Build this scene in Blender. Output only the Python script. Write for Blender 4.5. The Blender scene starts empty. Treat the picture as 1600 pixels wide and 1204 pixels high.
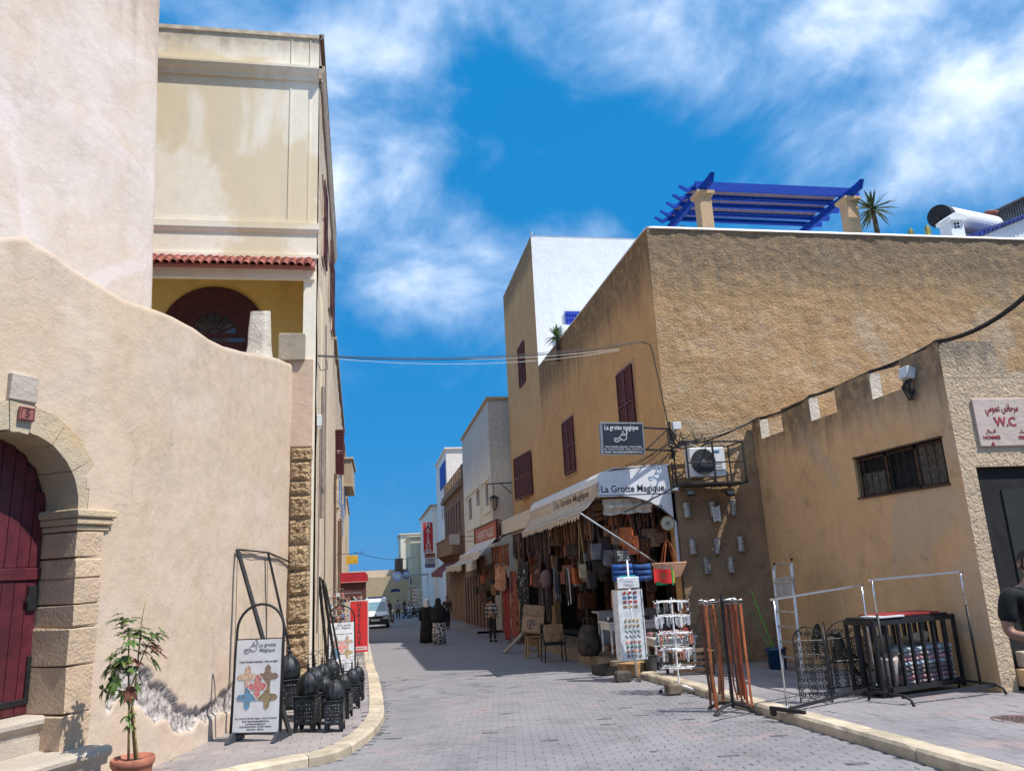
import bpy, bmesh, math, random
from mathutils import Vector, Matrix
random.seed(7)
sc = bpy.context.scene
C = sc.collection
PI = math.pi
# ------------------------------------------------------------------ camera
H = 1.8; SL = 0.03; F = 1180.0
def _norm(v):
    l = math.sqrt(sum(a*a for a in v)); return tuple(a/l for a in v)
DV = _norm((590-800, 898-602, F))
_u = (555-800, -4300-602, F); _k = sum(a*b for a, b in zip(_u, DV))
UV = _norm(tuple(a-_k*b for a, b in zip(_u, DV)))
RV = tuple(Vector(DV).cross(Vector(UV)))
cam = bpy.data.cameras.new('camera'); cam.sensor_width = 36; cam.lens = F/1600*36
cam.clip_start = 0.05; cam.clip_end = 3000
camo = bpy.data.objects.new('camera', cam); C.objects.link(camo)
camo.matrix_world = Matrix(((RV[0], -RV[1], -RV[2], 0), (DV[0], -DV[1], -DV[2], 0), (UV[0], -UV[1], -UV[2], H), (0, 0, 0, 1)))
sc.camera = camo
# where a line of sight from the photographer's spot meets a known plane of the place (survey helpers)
def ray(x, y):
    v = (x-800, y-602, F); return tuple(sum(a*b for a, b in zip(v, w)) for w in (RV, DV, UV))
def gz(y): return -SL*y
def G(px, py, dz=0.0):
    r = ray(px, py); t = (-H+dz)/(r[2]+SL*r[1]); return Vector((r[0]*t, r[1]*t, r[2]*t+H))
def AX(px, py, X):
    r = ray(px, py); t = X/r[0]; return Vector((X, r[1]*t, r[2]*t+H))
def AY(px, py, Y):
    r = ray(px, py); t = Y/r[1]; return Vector((r[0]*t, Y, r[2]*t+H))
def online(px, py, P, D):
    r = ray(px, py); l = math.hypot(D[0], D[1]); D = (D[0]/l, D[1]/l)
    det = r[0]*(-D[1])+D[0]*r[1]
    s = (P[0]*(-D[1])+D[0]*P[1])/det; t = (r[0]*P[1]-r[1]*P[0])/det
    return Vector((r[0]*s, r[1]*s, r[2]*s+H)), t
# ------------------------------------------------------------------ sky, sun, exposure
SUN = Vector((0.52, -0.36, 1.0)).normalized()
w = bpy.data.worlds.new('World'); sc.world = w; w.use_nodes = True
nt = w.node_tree; nt.nodes.clear()
def node(nt, typ, ins=None, **at):
    n = nt.nodes.new(typ)
    for k, v in at.items(): setattr(n, k, v)
    for k, v in (ins or {}).items():
        if hasattr(v, 'is_output') or isinstance(v, bpy.types.NodeSocket): nt.links.new(v, n.inputs[k])
        else: n.inputs[k].default_value = v
    return n
def mth(nt, op, a, b=0.0, c=0.0, clamp=False):
    n = nt.nodes.new('ShaderNodeMath'); n.operation = op; n.use_clamp = clamp
    for i, v in enumerate((a, b, c)):
        if isinstance(v, bpy.types.NodeSocket): nt.links.new(v, n.inputs[i])
        else: n.inputs[i].default_value = v
    return n.outputs[0]
def ramp(nt, v, a, b, lo=0.0, hi=1.0):
    n = nt.nodes.new('ShaderNodeMapRange'); n.interpolation_type = 'SMOOTHSTEP'
    nt.links.new(v, n.inputs[0])
    for i, q in zip((1, 2, 3, 4), (a, b, lo, hi)): n.inputs[i].default_value = q
    return n.outputs[0]
def mix(nt, f, a, b, typ='MIX'):
    n = nt.nodes.new('ShaderNodeMix'); n.data_type = 'RGBA'; n.blend_type = typ
    for i, v in ((0, f), (6, a), (7, b)):
        if isinstance(v, bpy.types.NodeSocket): nt.links.new(v, n.inputs[i])
        else: n.inputs[i].default_value = v if i == 0 else (v[0], v[1], v[2], 1)
    return n.outputs[2]
SKY_STRENGTH = 0.105
sky = node(nt, 'ShaderNodeTexSky', sky_type='NISHITA', sun_disc=False, sun_elevation=math.asin(SUN.z),
           sun_rotation=math.atan2(SUN.x, SUN.y), altitude=0, air_density=1.0, dust_density=0.3, ozone_density=3.0)
tc = node(nt, 'ShaderNodeTexCoord')
hs0 = node(nt, 'ShaderNodeHueSaturation', {'Hue': 0.5, 'Saturation': 1.1, 'Value': 1.0, 'Color': sky.outputs[0]})
hsv = mix(nt, 0.93, hs0.outputs[0], (0.02, 1.27, 3.25))
sep = node(nt, 'ShaderNodeSeparateXYZ', {0: tc.outputs['Generated']})
zz = mth(nt, 'MAXIMUM', sep.outputs[2], 0.06)
cx = mth(nt, 'DIVIDE', sep.outputs[0], zz); cy = mth(nt, 'DIVIDE', sep.outputs[1], zz)
cp = node(nt, 'ShaderNodeCombineXYZ', {0: cx, 1: cy, 2: 0.0})
cv = node(nt, 'ShaderNodeVectorMath', {0: tc.outputs['Generated'], 1: (1.0, 1.0, 1.35)}, operation='MULTIPLY')
n1 = node(nt, 'ShaderNodeTexNoise', {'Vector': cv.outputs[0], 'Scale': 4.6, 'Detail': 12.0, 'Roughness': 0.56, 'Distortion': 0.25})
n2 = node(nt, 'ShaderNodeTexNoise', {'Vector': cv.outputs[0], 'Scale': 1.9, 'Detail': 3.0, 'Roughness': 0.5})
dens = mth(nt, 'ADD', mth(nt, 'MULTIPLY_ADD', n1.outputs[0], 2.3, -.70), mth(nt, 'MULTIPLY_ADD', n2.outputs[0], 0.7, -.12))
# the cloud banks that stand over this street
def bank(px, py, r, amt):
    global dens
    d = Vector(ray(px, py)).normalized()
    dn = node(nt, 'ShaderNodeVectorMath', {0: tc.outputs['Generated'], 1: d}, operation='DISTANCE')
    m = ramp(nt, dn.outputs['Value'], r, 0.0, 0.0, amt)
    dens = mth(nt, 'ADD', dens, m)
BANKS = [(560, 40, .28, .42), (640, 230, .20, .16), (600, 370, .14, .08), (740, 420, .10, .10), (980, 60, .24, .26), (1480, 60, .38, .40), (1480, 240, .16, .16),
         (1270, 200, .14, .12), (1500, 330, .10, -.1), (800, 130, .10, -.2), (880, 250, .20, -.14), (1010, 420, .3, -.16), (1230, 60, .10, -.16), (640, 560, .22, -.22), (620, 760, .3, -.2), (760, 300, .10, -.12)]
for b in BANKS: bank(*b)
dens = mth(nt, 'ADD', dens, ramp(nt, sep.outputs[2], .62, .92, 0.0, .30))  # extra cloud high overhead, added to lift and whiten the light in shade
dens = mth(nt, 'ADD', dens, ramp(nt, sep.outputs[1], .25, -.3, 0.0, .25))  # unseen cloud behind the camera, added as fill for the shaded walls
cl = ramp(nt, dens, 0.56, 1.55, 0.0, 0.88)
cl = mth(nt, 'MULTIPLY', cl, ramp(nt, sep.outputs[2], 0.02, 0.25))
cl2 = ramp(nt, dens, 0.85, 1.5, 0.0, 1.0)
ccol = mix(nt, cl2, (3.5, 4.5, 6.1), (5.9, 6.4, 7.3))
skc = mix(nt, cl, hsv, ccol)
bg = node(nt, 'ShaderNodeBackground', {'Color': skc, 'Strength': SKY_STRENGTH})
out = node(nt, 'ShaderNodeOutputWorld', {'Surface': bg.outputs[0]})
sl = bpy.data.lights.new('sun', 'SUN'); sl.energy = 3.0; sl.angle = math.radians(0.53); sl.color = (1.0, 0.95, 0.87)
so = bpy.data.objects.new('sun', sl); C.objects.link(so); so.location = (20, -8, 40)
so.rotation_euler = SUN.to_track_quat('Z', 'Y').to_euler()
sc.view_settings.view_transform = 'Standard'; sc.view_settings.look = 'None'
sc.view_settings.gamma = 1; sc.view_settings.use_curve_mapping = False; sc.view_settings.exposure = 0.95
sc.render.engine = 'CYCLES'
sc.cycles.max_bounces = 8; sc.cycles.diffuse_bounces = 4
# ------------------------------------------------------------------ mesh builder
class MB:
    def __init__(s): s.v = []; s.f = []; s.mi = []; s.m = 0
    def add(s, vs, fs):
        b = len(s.v); s.v += [tuple(v) for v in vs]
        for f in fs: s.f.append(tuple(b+i for i in f)); s.mi.append(s.m)
        return s
    def box(s, c, d, rot=None, taper=1.0):
        x, y, z = d[0]/2, d[1]/2, d[2]/2
        vs = [Vector((a*x*(taper if e > 0 else 1), b*y*(taper if e > 0 else 1), e*z)) for e in (-1, 1) for a, b in ((-1, -1), (1, -1), (1, 1), (-1, 1))]
        if rot is not None: vs = [rot @ v for v in vs]
        c = Vector(c)
        return s.add([v+c for v in vs], [(3, 2, 1, 0), (4, 5, 6, 7), (0, 1, 5, 4), (1, 2, 6, 5), (2, 3, 7, 6), (3, 0, 4, 7)])
    def bx(s, x0, x1, y0, y1, z0, z1): return s.box(((x0+x1)/2, (y0+y1)/2, (z0+z1)/2), (abs(x1-x0), abs(y1-y0), abs(z1-z0)))
    def cham(s, c, d, b=0.01, rot=None, jit=0.0):       # a block with bevelled arrises
        x, y, z = d[0]/2, d[1]/2, d[2]/2; vs = []
        b = min(b, x*.9, y*.9, z*.9)
        for (zz, i) in ((-z, b), (-z+b, 0), (z-b, 0), (z, b)):
            for a, q in ((-1, -1), (1, -1), (1, 1), (-1, 1)):
                vs.append(Vector((a*(x-i)+random.uniform(-jit, jit), q*(y-i)+random.uniform(-jit, jit), zz+random.uniform(-jit, jit))))
        if rot is not None: vs = [rot @ v for v in vs]
        c = Vector(c); fs = [(3, 2, 1, 0), (12, 13, 14, 15)]
        for k in range(3):
            for i in range(4): j = (i+1) % 4; fs.append((k*4+i, k*4+j, k*4+4+j, k*4+4+i))
        return s.add([v+c for v in vs], fs)
    def beam(s, a, b, wd, ht=None, up=(0, 0, 1)):
        a, b = Vector(a), Vector(b); d = (b-a); L = d.length
        if L < 1e-6: return s
        d.normalize(); u = Vector(up); sd = d.cross(u)
        if sd.length < 1e-3: sd = d.cross(Vector((1, 0, 0)))
        sd.normalize(); u = sd.cross(d); ht = ht or wd
        vs = [p+sd*(i*wd/2)+u*(j*ht/2) for p in (a, b) for i, j in ((-1, -1), (1, -1), (1, 1), (-1, 1))]
        return s.add(vs, [(3, 2, 1, 0), (4, 5, 6, 7), (0, 1, 5, 4), (1, 2, 6, 5), (2, 3, 7, 6), (3, 0, 4, 7)])
    def tube(s, pts, r, n=6, cap=True):
        pts = [Vector(p) for p in pts]; rs = r if isinstance(r, (list, tuple)) else [r]*len(pts)
        rings = []; pu = None
        for i, p in enumerate(pts):
            t = (pts[min(i+1, len(pts)-1)]-pts[max(i-1, 0)])
            if t.length < 1e-9: t = Vector((0, 0, 1))
            t.normalize()
            if pu is None:
                u = Vector((0, 0, 1)) if abs(t.z) < .9 else Vector((1, 0, 0))
            else: u = pu
            a = t.cross(u)
            if a.length < 1e-4: a = t.cross(Vector((0.3, 1, .2)))
            a.normalize(); u = a.cross(t); pu = u
            rings.append([p+a*(math.cos(2*PI*k/n)*rs[i])+u*(math.sin(2*PI*k/n)*rs[i]) for k in range(n)])
        vs = [v for R in rings for v in R]; fs = []
        for i in range(len(rings)-1):
            for k in range(n): q = (k+1) % n; fs.append((i*n+k, i*n+q, (i+1)*n+q, (i+1)*n+k))
        if cap: fs.append(tuple(range(n-1, -1, -1))); m = (len(rings)-1)*n; fs.append(tuple(m+k for k in range(n)))
        return s.add(vs, fs)
    def lathe(s, prof, c=(0, 0, 0), n=16, rot=None, sx=1.0, sy=1.0, wob=None):
        c = Vector(c); vs = []; fs = []
        for i, (r, z) in enumerate(prof):
            for k in range(n):
                a = 2*PI*k/n; rr = r*(wob(a, z) if wob else 1.0)
                v = Vector((rr*math.cos(a)*sx, rr*math.sin(a)*sy, z)); vs.append((rot @ v if rot is not None else v)+c)
        for i in range(len(prof)-1):
            for k in range(n): q = (k+1) % n; fs.append((i*n+k, i*n+q, (i+1)*n+q, (i+1)*n+k))
        if prof[0][0] > 1e-4: fs.append(tuple(range(n-1, -1, -1)))
        if prof[-1][0] > 1e-4: m = (len(prof)-1)*n; fs.append(tuple(m+k for k in range(n)))
        return s.add(vs, fs)
    def poly(s, pts, off):                              # polygon given in 3-D, extruded by the vector off
        pts = [Vector(p) for p in pts]; off = Vector(off); n = len(pts)
        vs = pts+[p+off for p in pts]; fs = [tuple(range(n-1, -1, -1)), tuple(range(n, 2*n))]
        for i in range(n): j = (i+1) % n; fs.append((i, j, n+j, n+i))
        return s.add(vs, fs)
    def grid(s, fn, nu, nv, closed=False):
        vs = [fn(i/nu, j/nv) for j in range(nv+1) for i in range(nu+1)]; k = nu+1
        return s.add(vs, [(j*k+i, j*k+i+1, (j+1)*k+i+1, (j+1)*k+i) for j in range(nv) for i in range(nu)])
    def blob(s, c, d, n=8, m=5, rot=None, wob=0.0):
        c = Vector(c); vs = []
        for j in range(m+1):
            t = PI*j/m
            for k in range(n):
                a = 2*PI*k/n; q = 1+random.uniform(-wob, wob) if 0 < j < m else 1
                v = Vector((math.sin(t)*math.cos(a)*d[0]*q, math.sin(t)*math.sin(a)*d[1]*q, -math.cos(t)*d[2]))
                vs.append((rot @ v if rot is not None else v)+c)
        fs = [(j*n+k, j*n+(k+1) % n, (j+1)*n+(k+1) % n, (j+1)*n+k) for j in range(m) for k in range(n)]
        return s.add(vs, fs)
    def xf(s, M):
        s.v = [tuple(M @ Vector(v)) for v in s.v]; return s
    def mesh(s, name, off=None):
        me = bpy.data.meshes.new(name)
        vs = s.v if off is None else [(a-off[0], b-off[1], c-off[2]) for a, b, c in s.v]
        me.from_pydata(vs, [], s.f); me.update(); return me
ROOT = {}
def setup(o, label=None, cat=None, group=None, kind=None):
    if label: o['label'] = label
    if cat: o['category'] = cat
    if group: o['group'] = group
    if kind: o['kind'] = kind
    return o
def thing(name, loc, label, cat, group=None, rz=0.0, kind=None):
    o = bpy.data.objects.new(name, None); C.objects.link(o); o.location = loc; o.rotation_euler = (0, 0, rz)
    o.empty_display_size = 0.1; ROOT[o] = Vector(loc)
    return setup(o, label, cat, group, kind)
def part(name, mb, mat, parent=None, smooth=False, world=True, label=None, kind=None):
    off = ROOT.get(parent) if (world and parent is not None) else None
    me = mb.mesh(name, off) if isinstance(mb, MB) else mb
    mats = mat if isinstance(mat, (list, tuple)) else [mat]
    if isinstance(mb, MB):
        for m in mats: me.materials.append(m)
        if len(mats) > 1: me.polygons.foreach_set('material_index', mb.mi)
        if smooth: me.polygons.foreach_set('use_smooth', [True]*len(me.polygons))
    o = bpy.data.objects.new(name, me); C.objects.link(o)
    if parent is not None: o.parent = parent; ROOT[o] = ROOT.get(parent, Vector((0, 0, 0)))
    if label: o['label'] = label
    if kind: o['kind'] = kind
    return o
def solo(name, mb, mat, label, cat, group=None, smooth=False, kind=None, loc=None):
    if loc is None:
        xs = [v[0] for v in mb.v]; ys = [v[1] for v in mb.v]; zs = [v[2] for v in mb.v]
        loc = ((min(xs)+max(xs))/2, (min(ys)+max(ys))/2, min(zs))
    mb.v = [(a-loc[0], b-loc[1], c-loc[2]) for a, b, c in mb.v]
    o = part(name, mb, mat, smooth=smooth); o.location = loc; ROOT[o] = Vector(loc)
    return setup(o, label, cat, group, kind)
def copy_tree(o, parent=None):
    c = o.copy(); C.objects.link(c)
    if parent is not None: c.parent = parent
    for ch in list(o.children): copy_tree(ch, c)
    return c
def inst(src, name, parent, M):                        # another piece sharing src's mesh
    o = bpy.data.objects.new(name, src.data); C.objects.link(o); o.parent = parent; o.matrix_local = M; return o
def text_mesh(txt, size, depth=0.004, bold=0.0, align='CENTER', sx=1.0):
    cu = bpy.data.curves.new('t', 'FONT'); cu.body = txt; cu.size = size; cu.extrude = depth/2; cu.offset = bold*size
    cu.align_x = align; cu.align_y = 'CENTER'; cu.resolution_u = 3
    to = bpy.data.objects.new('t', cu); C.objects.link(to)
    me = bpy.data.meshes.new_from_object(to.evaluated_get(bpy.context.evaluated_depsgraph_get()))
    bpy.data.objects.remove(to); me.transform(Matrix.Diagonal((sx, 1, 1, 1))); return me
def text(name, txt, size, mat, parent, o, r, u, depth=0.004, bold=0.0, align='CENTER', sx=1.0, width=None):
    me = text_mesh(txt, size, depth, bold, align, sx)
    if width:
        xs = [v.co.x for v in me.vertices]
        if xs and max(xs) > min(xs): k = width/(max(xs)-min(xs)); me.transform(Matrix.Diagonal((k, 1, 1, 1)))
    r = Vector(r).normalized(); u = Vector(u).normalized(); n = r.cross(u)
    off = ROOT.get(parent, Vector((0, 0, 0))); o = Vector(o)-off
    me.transform(Matrix(((r.x, u.x, n.x, o.x), (r.y, u.y, n.y, o.y), (r.z, u.z, n.z, o.z), (0, 0, 0, 1))))
    me.materials.append(mat); return part(name, me, mat, parent)
# ------------------------------------------------------------------ materials
MATS = {}
def mat(name, col, rough=0.8, metal=0.0, var=0.12, scale=6.0, bump=0.15, bscale=40.0, bdist=0.01, spec=0.5, col2=None, coat=0.0, coords='Object'):
    if name in MATS: return MATS[name]
    m = bpy.data.materials.new(name); m.use_nodes = True; t = m.node_tree; b = t.nodes['Principled BSDF']
    tcn = node(t, 'ShaderNodeTexCoord'); oi = node(t, 'ShaderNodeObjectInfo')
    vec = node(t, 'ShaderNodeVectorMath', {0: tcn.outputs['Object'], 1: oi.outputs['Random']}, operation='ADD')
    nz = node(t, 'ShaderNodeTexNoise', {'Vector': vec.outputs[0], 'Scale': scale, 'Detail': 5.0, 'Roughness': 0.6})
    f = ramp(t, nz.outputs[0], 0.3, 0.7)
    c2 = col2 or tuple(max(0, x*(1-2.2*var)) for x in col)
    c = mix(t, f, c2, tuple(min(1, x*(1+var*.8)) for x in col))
    rnd = mth(t, 'MULTIPLY_ADD', oi.outputs['Random'], var*1.6, 1-var*.8)
    hv = node(t, 'ShaderNodeHueSaturation', {'Color': c, 'Value': rnd})
    t.links.new(hv.outputs[0], b.inputs['Base Color'])
    b.inputs['Roughness'].default_value = rough; b.inputs['Metallic'].default_value = metal
    b.inputs['Specular IOR Level'].default_value = spec; b.inputs['Coat Weight'].default_value = coat
    if bump > 0:
        nb = node(t, 'ShaderNodeTexNoise', {'Vector': vec.outputs[0], 'Scale': bscale, 'Detail': 4.0})
        bp = node(t, 'ShaderNodeBump', {'Strength': bump, 'Distance': bdist, 'Height': nb.outputs[0]})
        t.links.new(bp.outputs[0], b.inputs['Normal'])
    MATS[name] = m; return m
def plaster(name, col, col2, rough=0.92, coarse=0.0, cscale=9.0, fine=0.3, patch=None, patch_scale=0.35, streak=None, ztop=None, zlen=1.5,
            zbase=None, rubble=None, extra=None, stain=None, stain_amt=0.5, stretch=(1, 1, 1), cdist=0.05, seed=0.0, cracks=0.0, relief=0.35, band=None):
    """limewashed render: two paint tones, worn patches, rain streaks with a top line, coarse or fine trowel relief"""
    m = bpy.data.materials.new(name); m.use_nodes = True; t = m.node_tree; b = t.nodes['Principled BSDF']
    geo = node(t, 'ShaderNodeNewGeometry')
    pos = node(t, 'ShaderNodeVectorMath', {0: geo.outputs['Position'], 1: (seed, seed*1.7, seed*.6)}, operation='ADD').outputs[0]
    sp = node(t, 'ShaderNodeSeparateXYZ', {0: geo.outputs['Position']})
    big = node(t, 'ShaderNodeTexNoise', {'Vector': pos, 'Scale': 0.9, 'Detail': 7.0, 'Roughness': 0.62, 'Distortion': 0.5})
    med = node(t, 'ShaderNodeTexNoise', {'Vector': pos, 'Scale': 5.0, 'Detail': 6.0, 'Roughness': 0.65})
    c = mix(t, ramp(t, big.outputs[0], 0.36, 0.64), col, col2)
    c = mix(t, ramp(t, med.outputs[0], 0.35, 0.75, 0.0, 0.28), c, tuple(x*.72 for x in col))
    if patch:
        p = node(t, 'ShaderNodeTexNoise', {'Vector': pos, 'Scale': patch_scale, 'Detail': 8.0, 'Roughness': 0.55, 'Distortion': 0.8})
        c = mix(t, ramp(t, p.outputs[0], 0.56, 0.62, 0.0, 0.75), c, patch)
    sv = node(t, 'ShaderNodeVectorMath', {0: pos, 1: (3.2, 3.2, 0.22)}, operation='MULTIPLY')
    st = node(t, 'ShaderNodeTexNoise', {'Vector': sv.outputs[0], 'Scale': 1.3, 'Detail': 6.0, 'Roughness': 0.6})
    c = mix(t, ramp(t, st.outputs[0], 0.5, 0.8, 0.0, 0.22), c, tuple(x*.6 for x in col))
    if stain:
        q = node(t, 'ShaderNodeTexNoise', {'Vector': pos, 'Scale': 1.6, 'Detail': 9.0, 'Roughness': 0.7})
        c = mix(t, ramp(t, q.outputs[0], 0.52, 0.72, 0.0, stain_amt), c, stain)
    if band:
        zb_ = mth(t, 'ADD', sp.outputs[2], mth(t, 'MULTIPLY_ADD', big.outputs[0], 1.6, -.8)); q = node(t, 'ShaderNodeTexNoise', {'Vector': pos, 'Scale': 2.2, 'Detail': 9.0, 'Roughness': 0.72})
        c = mix(t, mth(t, 'MULTIPLY', mth(t, 'MULTIPLY', ramp(t, zb_, band[0]-.5, band[0]+.1), ramp(t, zb_, band[1]+.5, band[1]-.1)), ramp(t, q.outputs[0], .45, .62, 0, band[3])), c, band[2])
    if cracks:
        cn = node(t, 'ShaderNodeTexNoise', {'Vector': pos, 'Scale': 2.5, 'Detail': 5.0}); cw = node(t, 'ShaderNodeVectorMath', {0: pos, 1: node(t, 'ShaderNodeVectorMath', {0: cn.outputs['Color'], 1: (.45, .45, .45)}, operation='MULTIPLY').outputs[0]}, operation='ADD')
        vo = node(t, 'ShaderNodeTexVoronoi', {'Vector': cw.outputs[0], 'Scale': 0.75}, feature='DISTANCE_TO_EDGE')
        cm = node(t, 'ShaderNodeTexNoise', {'Vector': pos, 'Scale': 0.8, 'Detail': 2.0})
        c = mix(t, mth(t, 'MULTIPLY', ramp(t, vo.outputs['Distance'], .006, .0015, 0, cracks), ramp(t, cm.outputs[0], .5, .6)), c, tuple(x*.35 for x in col))
        pk = node(t, 'ShaderNodeTexNoise', {'Vector': pos, 'Scale': 22.0, 'Detail': 2.0}); c = mix(t, ramp(t, pk.outputs[0], .77, .79, 0, .7), c, tuple(x*.35 for x in col))
    if streak:
        lo = ramp(t, mth(t, 'ADD', sp.outputs[2], mth(t, 'MULTIPLY', st.outputs[0], zlen*1.4)), ztop-zlen*.6, ztop+zlen*.5)
        c = mix(t, mth(t, 'MULTIPLY', lo, ramp(t, med.outputs[0], 0.25, 0.6, 0.35, 0.85)), c, streak)
    if zbase:
        lo = ramp(t, mth(t, 'ADD', mth(t, 'MULTIPLY_ADD', sp.outputs[1], SL, sp.outputs[2]), mth(t, 'MULTIPLY', big.outputs[0], -zbase[0])), zbase[0]*.35, -zbase[0]*.4, 0.0, zbase[2])
        c = mix(t, lo, c, zbase[1])
    h = med.outputs[0]
    nf = node(t, 'ShaderNodeTexNoise', {'Vector': pos, 'Scale': 45.0, 'Detail': 5.0})
    bp = node(t, 'ShaderNodeBump', {'Strength': fine, 'Distance': 0.012, 'Height': nf.outputs[0]})
    bp0 = node(t, 'ShaderNodeBump', {'Strength': relief, 'Distance': 0.05, 'Height': h, 'Normal': bp.outputs[0]})
    last = bp0
    if coarse > 0:
        vv = node(t, 'ShaderNodeVectorMath', {0: pos, 1: stretch}, operation='MULTIPLY')
        nc = node(t, 'ShaderNodeTexNoise', {'Vector': vv.outputs[0], 'Scale': cscale, 'Detail': 3.0, 'Roughness': 0.55, 'Distortion': 1.2})
        last = node(t, 'ShaderNodeBump', {'Strength': coarse, 'Distance': cdist, 'Height': ramp(t, nc.outputs[0], 0.3, 0.62), 'Normal': bp0.outputs[0]})
        c = mix(t, ramp(t, nc.outputs[0], 0.28, 0.44, 0.28, 0.0), c, tuple(x*.5 for x in col))
    if rubble:
        at = node(t, 'ShaderNodeAttribute', attribute_name='worn')
        r1 = node(t, 'ShaderNodeTexNoise', {'Vector': pos, 'Scale': 14.0, 'Detail': 8.0, 'Roughness': 0.7})
        rc = mix(t, ramp(t, r1.outputs[0], 0.38, 0.62), tuple(x*.4 for x in rubble), tuple(min(1, x*1.25) for x in rubble))
        c = mix(t, ramp(t, at.outputs['Fac'], 0.3, 0.55), c, rc)
    t.links.new(c, b.inputs['Base Color']); t.links.new(last.outputs[0], b.inputs['Normal'])
    b.inputs['Roughness'].default_value = rough; b.inputs['Specular IOR Level'].default_value = 0.25
    MATS[name] = m; return m
# ------------------------------------------------------------------ common materials
def pave_mat(name, col, col2, pink):
    m = bpy.data.materials.new(name); m.use_nodes = True; t = m.node_tree; b = t.nodes['Principled BSDF']
    geo = node(t, 'ShaderNodeNewGeometry'); oi = node(t, 'ShaderNodeObjectInfo')
    rnd = mth(t, 'FRACT', mth(t, 'ADD', geo.outputs['Random Per Island'], oi.outputs['Random']))
    nz = node(t, 'ShaderNodeTexNoise', {'Vector': geo.outputs['Position'], 'Scale': 0.55, 'Detail': 6.0, 'Roughness': 0.6})
    n2 = node(t, 'ShaderNodeTexNoise', {'Vector': geo.outputs['Position'], 'Scale': 60.0, 'Detail': 4.0})
    n3 = node(t, 'ShaderNodeTexNoise', {'Vector': geo.outputs['Position'], 'Scale': 0.8, 'Detail': 3.0, 'Distortion': 1.0})
    c = mix(t, ramp(t, nz.outputs[0], 0.35, 0.65), col, col2)
    c = mix(t, mth(t, 'MULTIPLY', ramp(t, n3.outputs[0], 0.52, 0.66), mth(t, 'GREATER_THAN', rnd, 0.45)), c, pink)
    c = mix(t, ramp(t, n2.outputs[0], 0.4, 0.8, 0.0, 0.35), c, tuple(x*.5 for x in col))
    hv = node(t, 'ShaderNodeHueSaturation', {'Color': c, 'Value': mth(t, 'MULTIPLY', mth(t, 'MULTIPLY_ADD', rnd, 0.12, 0.94), ramp(t, node(t, 'ShaderNodeTexNoise', {'Vector': geo.outputs['Position'], 'Scale': 1.7, 'Detail': 8.0, 'Roughness': 0.7}).outputs[0], .30, .52, .78, 1.02))})
    t.links.new(hv.outputs[0], b.inputs['Base Color']); b.inputs['Roughness'].default_value = 0.75
    bp = node(t, 'ShaderNodeBump', {'Strength': 0.35, 'Distance': 0.006, 'Height': n2.outputs[0]}); t.links.new(bp.outputs[0], b.inputs['Normal'])
    return m
M_PAVE = pave_mat('road_paving', (.235, .225, .235), (.195, .188, .20), (.26, .215, .22))
M_PAVE2 = pave_mat('walk_paving', (.27, .25, .26), (.225, .21, .22), (.30, .225, .225))
M_PAVE3 = pave_mat('left_paving', (.31, .275, .265), (.26, .232, .23), (.33, .27, .25))
def road_mat():
    m = bpy.data.materials.new('road_far'); m.use_nodes = True; t = m.node_tree; b = t.nodes['Principled BSDF']
    geo = node(t, 'ShaderNodeNewGeometry')
    br = node(t, 'ShaderNodeTexBrick', {'Vector': geo.outputs['Position'], 'Scale': 1.0, 'Mortar Size': 0.006, 'Brick Width': 0.21, 'Row Height': 0.105,
              'Color1': (.23, .22, .23, 1), 'Color2': (.205, .195, .207, 1), 'Mortar': (.15, .145, .15, 1)})
    nz = node(t, 'ShaderNodeTexNoise', {'Vector': geo.outputs['Position'], 'Scale': 0.6, 'Detail': 6.0})
    c = mix(t, ramp(t, nz.outputs[0], 0.35, 0.7, 0.0, 0.5), br.outputs[0], (.18, .172, .185))
    t.links.new(c, b.inputs['Base Color']); b.inputs['Roughness'].default_value = 0.8; return m
M_ROADFAR = road_mat()
M_DIRT = mat('joint_sand', (.15, .143, .145), .95, var=.3)
M_KERB = mat('kerb_limestone', (.50, .42, .31), .85, var=.14, scale=3, bump=.4, bscale=30)
M_IRON = mat('black_iron', (.012, .012, .014), .55, var=.3, bump=.1)
M_STEEL = mat('galvanised_steel', (.55, .56, .58), .35, metal=1.0, var=.1, bump=.05)
M_CHROME = mat('chrome_tube', (.75, .76, .80), .12, metal=1.0, var=.05, bump=0)
M_REDWOOD = mat('oxblood_paint', (.12, .022, .026), .6, var=.18, scale=9, bump=.12)
M_DOOR = mat('oxblood_door', (.095, .013, .022), .55, var=.16, scale=7, bump=.15, bscale=25)
M_WOOD = mat('raw_wood', (.40, .24, .11), .7, var=.2, scale=8)
M_WOODD = mat('dark_wood', (.10, .055, .03), .7, var=.25, scale=8)
M_CABLE = mat('cable_rubber', (.02, .018, .017), .6, var=.2, bump=0)
M_WHITE = mat('white_paint', (.78, .79, .80), .6, var=.05, bump=.1)
M_WHITEP = mat('white_plastic', (.70, .71, .72), .4, var=.06, bump=.03)
M_DARK = mat('dark_interior', (.011, .010, .010), .9, var=.3)  # near-black colour standing in for the unlit depth of openings and holes
M_STONE = plaster('sandstone', (.58, .43, .30), (.48, .36, .25), coarse=.35, cscale=16, fine=.5, stain=(.22, .17, .12), stain_amt=.55, cdist=.02)
M_STONE2 = plaster('eroded_sandstone', (.52, .37, .22), (.40, .28, .165), coarse=.9, cscale=11, fine=.6, stain=(.2, .13, .08), stain_amt=.5, cdist=.05)
M_ARCH = plaster('arch_limestone', (.56, .42, .26), (.48, .41, .31), coarse=.25, cscale=20, fine=.5, stain=(.24, .2, .15), stain_amt=.45, cdist=.015)
M_STEP = plaster('step_limestone', (.50, .44, .37), (.42, .36, .30), coarse=.2, cscale=25, fine=.5, stain=(.27, .24, .2), stain_amt=.35, cdist=.01)
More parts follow.
